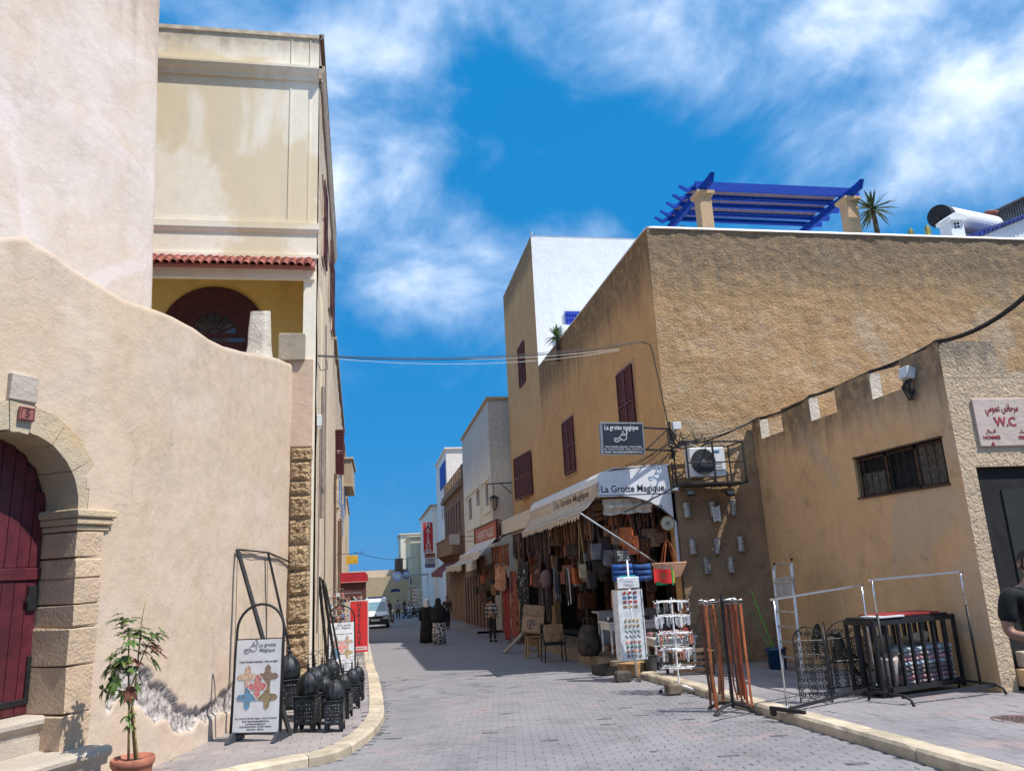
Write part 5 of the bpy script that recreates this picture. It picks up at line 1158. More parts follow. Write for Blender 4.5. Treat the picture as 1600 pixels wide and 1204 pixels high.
trinket_rack(LP(-1.1, 20.9), .5, .3, 1.35, 'low wire rack of trinkets behind the second arched sign', 3, 130)
t = thing('heritage_board', LP(-.52, 22.6), 'upright red pavement board reading HERITAGE in dark letters', 'sign'); b = LP(-.52, 22.6)
mb = MB()
for s in (-1, 1):
    mb.beam(b+Vector((s*.25, 0, 0)), b+Vector((s*.25, .0, 1.72)), .03); mb.beam(b+Vector((s*.25, .35, 0)), b+Vector((s*.25, .0, 1.6)), .02)
for z in (.08, .35, 1.70): mb.beam(b+Vector((-.25, 0, z)), b+Vector((.25, 0, z)), .025)
part('frame', mb, mat('white_tube', (.62, .6, .6), .5), t)
mb = MB(); mb.box(b+Vector((0, -.02, 1.0)), (.47, .012, 1.36)); bd_ = part('board', mb, M_RED, t)
for i, ch in enumerate('HERITAGE'): text('lettering', ch, .16, M_INKD, bd_, b+Vector((0, -.028, 1.58-i*.145)), X_, Z_, .002, .02)
mb = MB(); mb.box(b+Vector((0, -.028, .42)), (.42, .004, .09)); part('caption_strip', mb, M_WHITEP, bd_); text('lettering', 'ARTISANAT', .06, M_RED, bd_, b+Vector((0, -.032, .42)), X_, Z_, .002, .02)
# yellow hanging sign and red canopy on the left side
q = AY(550, 874, 30); t = thing('yellow_sign', (lx(30), 30, q.z), 'small yellow sign on an iron bracket high on the left wall', 'sign')
mb = MB(); mb.cham(q, (.44, .05, .32), .008); part('panel', mb, mat('sign_yellow', (.62, .38, .03), .5), t); mb = MB(); mb.tube([(lx(30), 30, q.z+.22), (q.x+.35, 30, q.z+.22), (q.x+.42, 30, q.z+.28), (q.x+.35, 30, q.z+.33)], .012, 5); part('bracket', mb, M_IRON, t)
q0 = AY(547, 894, 33); q1 = AY(574, 909, 33); t = thing('red_canopy', (lx(33), 33, q1.z), 'rounded red shop canopy projecting from the left wall', 'canopy')
mb = MB(); L_ = 3.2; pr = [(lx(33)-.1, q0.z), (q1.x-.12, q0.z), (q1.x-.02, q0.z-.12), (q1.x, q1.z), (lx(33)-.1, q1.z)]
mb.poly([(x, 33, z) for x, z in pr], (0, L_, 0)); cn = part('fabric', mb, mat('canopy_red', (.42, .015, .03), .6, var=.1), t)
mb = MB(); mb.bx(lx(33), q1.x+.005, 32.99, 33+L_, q1.z+.02, q1.z+.05); part('valance_trim', mb, mat('pink_trim', (.6, .3, .3), .6), cn)
mb = MB(); mb.bx(lx(33), q1.x-.1, 33.1, 33+L_, q1.z-.75, q1.z-.01); part('rolled_blind', mb, mat('brown_blind', (.16, .06, .05), .8, var=.3, scale=20), t)
mb = MB(); mb.tube([(lx(32)+.12, 32, gz(32)), (lx(32)+.12, 32, q0.z-.1)], .04, 6); part('pole', mb, mat('rusty_pole', (.25, .05, .03), .7), t)
# ------------------------------------------------------------------ the bazaar: canopy, boards, awning
FY = BY                                                  # the side board stands in line with the front wall
M_VINYL = mat('white_vinyl', (.66, .65, .64), .45, var=.05, bump=.05); M_CANV = mat('cream_canvas', (.52, .44, .35), .8, var=.10, scale=3, bump=.2, bscale=15)
M_BOARD = mat('white_board', (.74, .74, .77), .4, var=.04, bump=.02)
CX = 4.93; z0b, z1b = 3.30, 3.83
cpy = thing('shop_canopy', (CX, FY, z0b), 'white vinyl box canopy lettered La Grotte Magique along the street front', 'canopy')
def canopy_prof(): return [(BX, 3.98), (BX-.5, 3.97), (CX+.38, 3.92), (CX+.16, 3.85), (CX+.04, 3.74), (CX, 3.58)]
ya, yb = FY+.02, 24.6
pr = canopy_prof(); n_ = 9
for i in range(n_):
    a = ya+(yb-ya)*i/n_; b = ya+(yb-ya)*(i+1)/n_-.015; mb = MB(); up = pr; dn = [(x-(-.02 if x > CX+.1 else .0), z-.02) for x, z in reversed(pr)]
    mb.poly([(x, a, z) for x, z in up]+[(x+.02, a, z-.025) for x, z in reversed(pr)], (0, b-a, 0)); part('roof_panel', mb, M_VINYL, cpy)
mb = MB(); mb.bx(CX, CX+.02, ya, yb, z0b, 3.565); vb = part('fascia', mb, M_CANV, cpy)
mb = MB(); mb.bx(CX-.006, CX, ya, yb, 3.56, 3.572); mb.bx(CX-.006, CX, ya, yb, z0b, z0b+.012)
for i in range(0, n_+1, 5): mb.bx(CX-.012, CX+.0, ya+(yb-ya)*i/n_-.1, ya+(yb-ya)*i/n_+.1, z0b-.05, 3.60)
part('fascia_trim', mb, mat('grey_trim', (.3, .29, .28), .5), vb)
text('lettering', 'La Grotte Magique', .24, mat('sign_brown_ink', (.12, .085, .06), .6), vb, (CX-.008, 19.1, 3.43), (0, -1, 0), Z_, .004, .01, width=3.4)
mb = MB(); mb.bx(CX+.0, CX+.04, yb+.02, 31.5, 3.12, 3.66); part('plain_fascia', mb, mat('plain_vinyl', (.58, .52, .44), .6, var=.1), cpy)
mb = MB(); mb.beam((CX+.1, 17, 3.2), (CX+.1, 31, 3.1), .05); mb.beam((BX, 17, 3.25), (BX, 31, 3.15), .05)
for y in (17.2, 20.8, 24.6, 28): mb.beam((CX+.1, y, 3.2), (BX, y, 3.25), .05)
part('canopy_frame', mb, M_WOODD, cpy, kind='stuff')
# side board with the arch
sb = thing('shop_board', (CX, FY, 2.0), 'white arched side board reading La Grotte Magique with number 32 and a teapot emblem', 'sign')
xr_ = 6.62; xR = 6.66
outl = [(CX, z0b+.01), (CX-.01, 3.62)]+[(CX+.16-.17*math.cos(a*PI/12), 3.66+.17*math.sin(a*PI/12)) for a in range(1, 7)]+[(xr_, 3.96), (xR+.0, z0b), (xR-.0, 1.75), (xR-.06, 1.78)]
archp = []
for k in range(13):
    a = PI/2*k/12; archp.append((CX+.45+1.62*math.sin(a)**1.0*1.0, 1.85+(z0b-.03-1.85)*math.cos(a)))
archp = [(x, z) for x, z in archp]; archp.reverse()
poly = outl+archp[1:]+[(CX+.12, z0b-.005)]
mb = MB()
def strip(P, Q):
    for i in range(len(P)-1): mb.poly([(P[i][0], FY-.03, P[i][1]), (P[i+1][0], FY-.03, P[i+1][1]), (Q[i+1][0], FY-.03, Q[i+1][1]), (Q[i][0], FY-.03, Q[i][1])], (0, .05, 0))
mb.poly([(x, FY-.03, z) for x, z in [(CX, z0b+.006), (xR, z0b+.006), (xr_, 3.96)]+[(CX+.16-.17*math.cos(a*PI/12), 3.66+.17*math.sin(a*PI/12)) for a in range(6, -1, -1)]], (0, .05, 0))
bdp = part('panel', mb, M_BOARD, sb)
mb = MB(); A_ = sorted(archp); B_ = [(max(x, CX), z0b-.004) for x, z in A_]
strip([(CX+.02, z0b-.03)]+A_, [(CX+.02, z0b-.004)]+B_); strip([A_[-1], (A_[-1][0], 1.6)], [(xR, A_[-1][1]), (xR, 1.6)]); mb.poly([(A_[-1][0], FY-.03, A_[-1][1]), (xR, FY-.03, A_[-1][1]), (xR, FY-.03, z0b-.004), (A_[-1][0], FY-.03, z0b-.004)], (0, .05, 0))
ap = part('arch_panel', mb, M_BOARD, sb)
mb = MB(); mb.bx(CX+.02, xR, FY-.036, FY-.03, z0b-.006, z0b+.008)
for a, b in zip(A_, A_[1:]): mb.beam((a[0], FY-.034, a[1]), (b[0], FY-.034, b[1]), .012)
part('panel_seam', mb, M_INKD, sb)
text('lettering', 'La Grotte Magique', .22, M_INKD, bdp, ((CX+xr_)/2-.03, FY-.035, 3.43), X_, Z_, .004, .010, width=1.50)
mb = MB(); teapot(mb, (6.30, FY-.035, 3.68), X_, Z_, .20); part('emblem', mb, mat('pale_blue_print', (.33, .48, .66), .6, bump=0), bdp)
text('lettering', '32.', .16, M_INKD, ap, (6.36, FY-.036, 2.98), X_, Z_, .004, .004)
mb = MB(); mb.tube([(6.50+.16*math.cos(a*PI/10), FY-.036, 2.62+.16*math.sin(a*PI/10)) for a in range(21)], .010, 4); part('round_emblem', mb, mat('gold_ring', (.4, .28, .1), .6), ap)
mb = MB(); mb.lathe([(0, 0), (.145, 0), (.145, .003), (0, .003)], (6.50, FY-.031, 2.62), 20, Matrix.Rotation(PI/2, 3, 'X')); mb.m = 0; part('emblem_disc', mb, mat('cream_disc', (.55, .5, .38), .6), ap)
mb = MB()
for a, b in (((-.06, -.02), (.06, .05)), ((-.02, -.07), (.04, .07)), ((-.05, .05), (.05, -.03))): mb.beam((6.50+a[0], FY-.040, 2.62+a[1]), (6.50+b[0], FY-.040, 2.62+b[1]), .022, .006)
part('emblem_mark', mb, mat('blue_mark', (.05, .15, .3), .6), ap)
# inner fabric frill under the arch
mb = MB()
def frill(u, v):
    x = CX+.12+1.15*u; z = z0b-.08-.34*v*(1-.12*u)-.03*abs(math.sin(u*9))*(v > .95); return Vector((x, FY+.10+.05*math.sin(v*9)+.02*math.sin(u*30), z))
mb.grid(frill, 40, 10); solo('inner_frill', mb, M_CANV, 'small cream gathered blind hanging just inside the arched side board', 'blind', smooth=True)
# sloping scalloped awning
aw = thing('scalloped_awning', (4.5, 17, 2.9), 'sagging cream scalloped awning running along the bazaar front', 'awning')
mb = MB(); NU = 156
def awn(u, v):
    y = 16.75+(25.0-16.75)*u; xo, zo = 4.42+.30*u, 2.92-.02*u
    x = CX-.01+(xo-(CX-.01))*v; z = z0b-.0+(zo-(z0b-.0))*v-.05*math.sin(v*PI)+.015*math.sin(u*37+v*2)*v; return Vector((x, y-.35*v*(1-u), z))
mb.grid(awn, NU, 8); part('fabric', mb, M_CANV, aw, smooth=True)
mb = MB(); ns = 26
for i in range(ns):
    P = []
    for k in range(7):
        u = (i+k/6)/ns; p_ = awn(min(u, 1), 1); P.append((p_, Vector((p_.x-.012, p_.y, p_.z-.05-.095*math.sin(PI*k/6)**.7))))
    for a, b in zip(P, P[1:]): mb.add([a[0], b[0], b[1], a[1]], [(0, 1, 2, 3)])
part('scallops', mb, M_CANV, aw)
mb = MB()
for i in range(30):
    u = .03+.75*i/30; p_ = awn(u, .62); q_ = awn(u+.012, .62)
    if i % 7 != 3: mb.beam(p_+Vector((-.008, 0, .012)), q_+Vector((-.008, 0, .012)), .02, .003)
part('printed_line', mb, M_INK, aw)
mb = MB(); tip = awn(0, 1); mb.tube([tip+Vector((.0, 0, -.02)), (6.62, 16.52, 1.42)], .022, 8); part('support_arm', mb, M_STEEL, aw); mb = MB(); mb.beam(awn(0, 1), awn(1, 1), .035); part('front_rail', mb, M_STEEL, aw)
# back-lit style projecting sign on its bracket
q0 = AY(936, 661, 16.3); q1 = AY(1007, 709, 16.3); t = thing('hanging_sign', (6.6, 16.3, q0.z), 'dark projecting box sign reading La grotte magique with a white teapot', 'sign')
cx_, cz_ = (q0.x+q1.x)/2, (q0.z+q1.z)/2; w_, h_ = q1.x-q0.x, q0.z-q1.z; R = Matrix.Rotation(.02, 3, 'Y')
mb = MB(); mb.cham((cx_, 16.3, cz_), (w_, .14, h_), .008, R); bx_ = part('box', mb, mat('grey_frame', (.20, .22, .25), .4), t); mb = MB(); mb.box((cx_+.01, 16.226, cz_), (w_-.08, .008, h_-.07), R); fc = part('face', mb, mat('slate_face', (.022, .025, .035), .35, bump=0), t)
ru = R @ X_; uu = R @ Z_
def SG(a, b): return Vector((cx_, 16.22, cz_))+ru*a*w_+uu*b*h_
text('lettering', 'La grotte magique', .155, M_WHITEP, fc, SG(-.02, .33), ru, uu, .003, .012, width=.80)
mb = MB(); teapot(mb, SG(-.04, -.02), ru, uu, .21); part('emblem', mb, M_WHITEP, fc)
for i, (tx, k) in enumerate((("Vente d'articles artisanaux - Gros et détail", .84), ('Tél : +212 05 24 78 00 00 - Mobile : +212 06 61 00', .90), ('Email : lagrottemagique@mail.com', .86))): text('lettering', tx, .05, M_WHITEP, fc, SG(0, -.27-.08*i), ru, uu, .003, .008, width=w_*k)
mb = MB(); mb.beam((q1.x, 16.3, q0.z-.12), (BX+.2, 16.58, q0.z-.12), .04); mb.beam((q1.x, 16.3, q1.z+.1), (BX+.2, 16.58, q1.z+.1), .04); mb.beam((BX+.05, 16.5, q1.z-.1), (BX+.05, 16.5, q0.z+.05), .035); mb.beam((q1.x+.05, 16.3, q1.z+.1), (BX+.02, 16.5, q0.z-.12), .025); part('bracket', mb, M_IRON, t)
# ------------------------------------------------------------------ goods
LEATH = [mat('leather_'+n, tuple(v*.8 for v in c), .5, var=.13, scale=7, bump=.12, bscale=70) for n, c in (('tan', (.30, .13, .055)), ('brown', (.13, .055, .03)), ('dark', (.045, .025, .018)), ('black', (.016, .015, .015)), ('brick', (.34, .10, .05)), ('cream', (.55, .44, .24)), ('grey', (.20, .19, .21)), ('green', (.05, .06, .045)), ('blue', (.17, .23, .32)), ('mauve', (.16, .10, .115)), ('natural', (.45, .26, .13)), ('rust', (.50, .13, .04)))]
def bag_proto(w_, h_, d_, strap, m, flap=True, trap=1.0, name='leather_bag', label='x', group=None, buckle=True):
    """hangs from its strap top at the origin"""
    t = thing(name, (0, 0, 0), label, 'bag', group); mb = MB(); z0 = -strap-h_; nx = 6
    def body(c, d, tp):
        x, y, z = d[0]/2, d[1]/2, d[2]/2; vs = []
        for (zz, k) in ((-z, .86), (-z*.75, 1.0), (z*.6, .98), (z, .9)):
            e = 1+(tp-1)*(zz+z)/(2*z)
            for a, b in ((-1, -.6), (-.55, -1), (.55, -1), (1, -.6), (1, .6), (.55, 1), (-.55, 1), (-1, .6)): vs.append(Vector((c[0]+a*x*k*e, c[1]+b*y*(k if zz > 0 else 1.1), c[2]+zz)))
        fs = [tuple(range(7, -1, -1)), tuple(range(24, 32))]+[(r*8+i, r*8+(i+1) % 8, r*8+8+(i+1) % 8, r*8+8+i) for r in range(3) for i in range(8)]; mb.add(vs, fs)
    body((0, 0, z0+h_/2), (w_, d_, h_), trap); b = part('bag_body', mb, m, t, world=False)
    if flap:
        f = MB(); pts = [(-w_*.47, 0), (-w_*.47, -h_*.40), (-w_*.30, -h_*.54), (0, -h_*.60), (w_*.30, -h_*.54), (w_*.47, -h_*.40), (w_*.47, 0)]
        f.poly([(x, -d_*.56-.004, z0+h_+z) for x, z in pts], (0, .008, 0)); f.poly([(x, -d_*.56-.004, z0+h_) for x in (-w_*.47, w_*.47)]+[(w_*.47, d_*.5, z0+h_+.01), (-w_*.47, d_*.5, z0+h_+.01)], (0, 0, .006)); part('flap', f, m, t, world=False)
        if buckle: f = MB(); f.cham((0, -d_*.56-.010, z0+h_*.45), (.03, .01, .04), .003); part('clasp', f, mat('brass', (.5, .36, .12), .35, metal=.9), t, world=False)
    s = MB(); s.tube([(-w_*.42, 0, z0+h_*.95), (-w_*.22, .005, z0+h_+strap*.45), (-.015, 0, 0), (.015, 0, 0), (w_*.22, -.005, z0+h_+strap*.45), (w_*.42, 0, z0+h_*.95)], .009, 4); part('strap', s, m, t, world=False)
    return t
GR = 'leather bags hanging in the dim bazaar'
def hang(o, px, py, X, s=1.0, rz=0.0, label=None, py_bottom=None, h=None):
    p = AX(px, py, X); o.location = p; o.scale = (s, s, s); o.rotation_euler = (random.uniform(-.05, .05), random.uniform(-.05, .05), rz); ROOT[o] = p
    if label: o['label'] = label
    return o
# individually recognisable pieces (strap-top pixel, plane X)
def unique_bag(px, py, X, w_, h_, d_, strap, m, label, rz=0, **k):
    t = bag_proto(w_, h_, d_, strap, m, label=label, **k); p = AX(px, py, X); t.location = p; t.rotation_euler = (0, 0, rz); return t
unique_bag(905, 816, 4.75, .17, .30, .08, .98, LEATH[5], 'small cream pouch on a long orange strap under the awning tip', flap=True)
unique_bag(880, 815, 5.2, .42, .50, .14, 1.20, LEATH[4], 'brick red leather satchel with a flap hanging by the front', rz=-.5)
unique_bag(926, 820, 5.6, .52, .50, .16, .72, LEATH[8], 'wide blue grey leather tote near the top of the shop front', flap=False, trap=1.25, rz=.1)
unique_bag(912, 870, 5.5, .36, .36, .14, .5, LEATH[7], 'dark green leather bag below the blue grey tote', flap=False)
unique_bag(919, 800, 5.8, .40, .52, .16, .45, LEATH[9], 'mauve bucket bag hanging above the blue grey tote', flap=False, trap=1.3)
unique_bag(1012, 800, 6.3, .46, .42, .15, .38, LEATH[10], 'light tan leather tote at the top right under the arch', flap=False, trap=.9)
unique_bag(916, 905, 6.2, .60, .44, .18, .40, LEATH[0], 'tan leather tote low in the middle of the shop', flap=False, rz=.2)
unique_bag(962, 920, 5.3, .24, .38, .10, .05, LEATH[11], 'bright orange pouch left of the postcard stand', flap=False)
unique_bag(972, 905, 5.4, .34, .50, .14, .12, LEATH[10], 'beige upright bag behind the postcard stand', flap=False)
t = thing('straw_basket', AY(1046, 872, 16.2), 'pink straw basket with tan handles hanging on the corner of the shop', 'basket'); c = AY(1046, 885, 16.2)
mb = MB(); mb.lathe([(.0, -.20), (.24, -.20), (.33, -.05), (.41, .10), (.40, .115), (.38, .10), (.22, -.18), (0, -.18)], c-Z_*.02, 28, sy=.42, wob=lambda a, z: 1+.012*math.sin(a*40)); part('basket_body', mb, mat('straw_pink', (.60, .33, .22), .8, var=.2, scale=25, bump=.5, bscale=90), t)
for s in (-1, 1): mb = MB(); mb.tube([c+Vector((-.16, s*.1, .05)), c+Vector((-.06, s*.06, .45)), c+Vector((.0, 0, .62)), c+Vector((.07, s*.06, .45)), c+Vector((.16, s*.1, .05))], .014, 6); part('handle', mb, LEATH[11], t)
# dense fill
protos = []; CN_ = []
rb_ = random.Random(21)
for k in range(12):
    w_, h_ = rb_.uniform(.22, .42), rb_.uniform(.2, .42)
    ci = rb_.choice((1, 1, 2, 2, 4, 3, 11, 9, 0, 0, 6)); fl_ = rb_.random() < .6; CN_.append(('tan', 'brown', 'dark brown', 'black', 'brick red', '', 'grey', '', '', 'mauve', '', 'rust red')[ci]+(' flap bag' if fl_ else ' open bag'))
    protos.append(bag_proto(w_, h_, rb_.uniform(.08, .14), rb_.uniform(.25, .8), LEATH[ci], flap=fl_, trap=rb_.uniform(.85, 1.15), label='leather bag hanging among the many in the dim bazaar', group=GR))
used = set(); cnt = 0
CN = CN_
def bag_label(k, x, y, z):
    row = 'front row' if x < 5.4 else 'second row' if x < 5.85 else 'third row' if x < 6.4 else 'inner row' if x < 7.2 else 'deepest row'
    al = ('under the arched board', 'above the white table', 'behind the metal chair', 'behind the wooden stool', 'beside the scarves', 'near the black kaftan', 'above the rugs')[max(0, min(6, int((y-16.6)/1.75)))]
    lv = 'high' if z > 2.8 else 'low' if z < 2.1 else 'midway'
    return '%s hanging %s in the %s %s' % (CN[k], lv, row, al)
def place_bag(x, y, z, s=1.0):
    global cnt
    k = cnt % 12; cnt += 1; src = protos[k]
    o = src if k not in used else copy_tree(src); used.add(k); o.location = (x, y, z); o.scale = (s,)*3; o.rotation_euler = (rb_.uniform(-.06, .06), rb_.uniform(-.08, .08), rb_.uniform(-1.2, .6)); o['label'] = bag_label(k, x, y, z); return o
y = 17.4
while y < 28.2:
    for x0_ in (5.15, 5.55, 6.0, 6.7, 7.6):
        if rb_.random() < .86: place_bag(x0_+rb_.uniform(-.12, .12), y+rb_.uniform(-.15, .15), rb_.choice((3.05, 3.0, 2.5, 2.2)) + rb_.uniform(-.1, .1))
    y += .42
for k in range(26): place_bag(rb_.uniform(5.3, 6.5), rb_.uniform(16.9, 17.6), rb_.choice((3.1, 2.9, 2.4)))
for k in range(30): place_bag(rb_.uniform(7.2, 9.2), rb_.uniform(17.3, 22), rb_.choice((2.9, 2.3, 1.7)))
# shelves at the back with piled bags
sv = thing('shop_shelves', (8.2, 21, -.2), 'dark wooden shelves at the back of the bazaar', 'shelves')
mb = MB()
for z in (.35, 1.0, 1.65, 2.3): mb.bx(8.7, 9.5, 17.2, 28, z, z+.04)
part('shelf_boards', mb, M_WOODD, sv)
for k in range(80):
    if k % 2: continue
    o = protos[k % 12]; o = copy_tree(o); o.location = (rb_.uniform(8.75, 9.1), 17.3+k*.13, rb_.choice((.35, 1.0, 1.65))+rb_.uniform(.55, .95)); o.rotation_euler = (0, 0, -1.4); o.scale = (.8,)*3
    o['label'] = '%s on the back shelves of the bazaar' % CN[k % 12]
# belts and straps in curtains
def strap_curtain(name, p0, p1, zt, L, n, ms, label, cat='straps', w_=.02, seed=1, group=None):
    r_ = random.Random(seed); t = thing(name, ((p0[0]+p1[0])/2, (p0[1]+p1[1])/2, zt), label, cat, group); mbs = [MB() for _ in ms]
    for k in range(n):
        u = k/(n-1); x = p0[0]+(p1[0]-p0[0])*u; y = p0[1]+(p1[1]-p0[1])*u; l = L*r_.uniform(.75, 1.05); a = r_.uniform(0, PI); dx, dy = math.cos(a)*w_/2, math.sin(a)*w_/2; m = mbs[r_.randrange(len(ms))]
        s1, s2 = r_.uniform(-.03, .03), r_.uniform(-.05, .05); P = [(x, y, zt), (x+s1, y+s2*.5, zt-l*.5), (x+s1*1.2, y+s2, zt-l)]
        m.add([(px-dx, py-dy, z) for px, py, z in P]+[(px+dx, py+dy, z) for px, py, z in P], [(0, 1, 4, 3), (1, 2, 5, 4)])
    mb = MB(); mb.beam((p0[0], p0[1], zt+.01), (p1[0], p1[1], zt+.01), .03); part('rail', mb, M_WOODD, t)
    for m, q in zip(mbs, ms):
        if m.v: part('straps', m, q, t, kind='stuff')
    return t
strap_curtain('belt_curtain', (4.9, 17.1), (4.98, 21.8), 3.1, .75, 150, [LEATH[1], LEATH[2], LEATH[4], LEATH[0]], 'long row of belts and bag straps hanging under the front of the canopy', w_=.022, seed=2)
strap_curtain('belt_curtain', (4.95, 22.0), (5.0, 28.4), 3.0, .9, 170, [LEATH[1], LEATH[2], LEATH[3], LEATH[9]], 'row of dark straps hanging under the far half of the canopy', w_=.03, seed=3)
strap_curtain('scarf_curtain', (5.2, 23.2), (5.1, 24.6), 2.55, 2.3, 46, [LEATH[9], LEATH[6], LEATH[2], LEATH[1]], 'bundle of long mauve and grey scarves hanging right of the black kaftan', 'scarves', w_=.07, seed=4)
strap_curtain('belt_curtain', (5.3, 17.0), (6.5, 17.0), 3.15, .7, 60, [LEATH[2], LEATH[1], LEATH[0]], 'straps hanging across the arched side of the shop', w_=.02, seed=5)
t0_ = strap_curtain('tassel_bag', (5.0, 20.2), (5.0, 20.5), 1.75, .95, 34, [LEATH[3], M_WHITEP, LEATH[3]], 'black and white tasselled strap bundle on the left of the tan tote', 'tassels', w_=.02, seed=6)
t0_ = strap_curtain('tassel_bag', (5.0, 21.2), (5.0, 21.9), 1.85, 1.0, 60, [LEATH[3], LEATH[8], M_WHITEP, LEATH[2]], 'blue black and white patterned tassels by the scarves', 'tassels', w_=.03, seed=7)
for (px, py, X, r_, m, lb) in ((812, 905, 5.2, .50, LEATH[5], 'round cream pouffe cover hanging between the kaftan and the scarves'), (818, 925, 5.3, .42, LEATH[5], 'second cream pouffe cover just below the first'), (854, 905, 5.0, .30, LEATH[9], 'plum coloured round bag above the patterned tassels'), (843, 900, 5.1, .24, LEATH[4], 'small pink round bag beside the plum one')):
    p = AX(px, py, X); mb = MB(); mb.blob((0, 0, 0), (.14, r_*.8, r_), 12, 8, wob=.05); mb.xf(Matrix.Translation(p) @ Matrix.Rotation(.5, 4, 'Z')); solo('pouffe_cover', mb, m, lb, 'pouffe cover', smooth=True)
# cloths: red rug, black kaftan, salmon cloths
def cloth(name, p0, p1, z0, z1, m, label, cat, folds=7, amp=.05, seed=0, wav=.0, group=None):
    mb = MB()
    def f(u, v):
        x = p0[0]+(p1[0]-p0[0])*u; y = p0[1]+(p1[1]-p0[1])*u; d = amp*math.sin(u*folds*PI+seed+v*.8)*(.4+.6*v)+.03*mn.noise(Vector((u*4, v*4, seed)))
        return Vector((x-d, y+d*.3, z1+(z0-z1)*v+wav*math.sin(u*5+seed)*v))
    mb.grid(f, 28, 18); o = solo(name, mb, m, label, cat, group, smooth=True)
    md = o.modifiers.new('thickness', 'SOLIDIFY'); md.thickness = .012; return o
M_RUG = mat('red_pile', (.36, .035, .03), .95, var=.3, scale=15, bump=.6, bscale=50)
M_SALM = mat('salmon_cloth', (.50, .24, .15), .9, var=.25, scale=6); M_SHAG = mat('brown_fur', (.20, .10, .06), .95, var=.4, scale=10, bump=.6)
cloth('red_rug', (4.75, 28.2), (4.70, 29.5), -.75, 1.5, M_RUG, 'long red pile rug hanging to the ground at the far end of the bazaar', 'rug', 3, .05)
cloth('brown_rug', (4.80, 29.6), (4.75, 30.4), -.6, 1.9, M_SHAG, 'brown patterned rug hanging left of the red one', 'rug', 3, .05, 2)
cloth('rose_rug', (4.85, 27.4), (4.8, 28.15), -.6, 1.7, mat('rose_pile', (.30, .08, .06), .95, var=.4, scale=9, bump=.5), 'dusty rose rug hanging right of the red one', 'rug', 3, .05, 4)
M_KAF = mat('black_kaftan', (.012, .012, .016), .8, var=.4, scale=6); cloth('kaftan', (5.0, 25.6), (4.85, 27.0), -.45, 2.0, M_KAF, 'long black kaftan with white motifs hanging on a stand', 'dress', 5, .08, 1)
mb = MB(); rk = random.Random(5)
for k in range(60):
    y = rk.uniform(25.7, 26.9); z = rk.uniform(-.3, 1.8); c = Vector((4.80+.11*(27-y), y, z)); mb.cham(c, (.01, rk.uniform(.03, .09), rk.uniform(.03, .08)), .004)
solo('kaftan_motifs', mb, mat('motif_white', (.4, .4, .42), .8), 'pale embroidered motifs scattered on the black kaftan', 'embroidery', kind='stuff')
for i, (y, z) in enumerate(((28.0, 1.75), (29.3, 1.8))): cloth('salmon_cloth', (4.62, y), (4.60, y+1.1), z-.75, z+.15, M_SALM, ('nearer' if i == 0 else 'farther')+' salmon cloth bag draped above the red rug', 'cloth bag', 6, .09, i*3, .06)
strap_curtain('belt_curtain', (4.62, 27.2), (4.55, 31.0), 2.65, .8, 80, [LEATH[1], LEATH[4], LEATH[11]], 'reddish straps hanging over the rugs at the far end', w_=.03, seed=9)
rw = random.Random(44)
for k in range(13):
    y = 17.2+k*.88; xx = 6.95+rw.uniform(-.1, .25)
    cloth('hanging_cloth', (xx, y), (xx+.05, y+.84), rw.uniform(-.2, .5), 2.95, mat('cloth_d%d' % (k % 5), ((.07, .03, .02), (.03, .022, .02), (.10, .045, .03), (.05, .045, .045), (.09, .02, .018))[k % 5], .95, var=.5, scale=9, bump=.4), '%s textile hanging deep in the shop, number %s from the arched board' % (('dark brown', 'near black', 'russet', 'charcoal', 'dark red')[k % 5], ('one', 'two', 'three', 'four', 'five', 'six', 'seven', 'eight', 'nine', 'ten', 'eleven', 'twelve', 'thirteen')[k]), 'cloth', 5, .05, k)
# tables and what stands on them
def table(base, L, D, h, label, m=None, rz=0, turned=True):
    m = m or M_WHITEP; t = thing('table', base, label, 'table', None, 0); b = Vector(base); R = Matrix.Rotation(rz, 3, 'Z')
    mb = MB(); mb.cham(b+Vector((0, 0, h-.02)), (L, D, .04), .006, R); part('tabletop', mb, m, t); mb = MB(); mb.cham(b+Vector((0, 0, h-.11)), (L-.08, D-.08, .14), .006, R); part('apron', mb, m, t)
    for sx in (-1, 1):
        for sy in (-1, 1):
            mb = MB(); mb.lathe([(.03, 0), (.022, .03), (.03, .08), (.018, .13), (.028, h*.35), (.034, h*.5), (.02, h*.62), (.03, h*.68), (.03, h-.04)], b+R @ Vector((sx*(L/2-.07), sy*(D/2-.07), 0)), 12); part('leg', mb, m, t, smooth=True)
    return t
M_TBL = mat('table_white', (.62, .60, .57), .5, var=.08)
tb1 = table((5.75, 17.5, -.17), 1.35, .75, .68, 'white table with turned legs covered in small trinkets', M_TBL, .05)
tb2 = table((6.15, 16.15, gz(16.15)+.1), 1.0, .6, .62, 'white table with pink boxes right of the postcard stand', M_TBL, .0)
mb = MB(); mb.bx(5.3, 7.2, 18.6, 18.7, -.2, .62); mb.bx(5.3, 7.2, 18.6, 19.2, .62, .66); solo('white_counter', mb, mat('counter_panel', (.42, .40, .40), .6), 'plain white counter front behind the trinket table', 'counter')
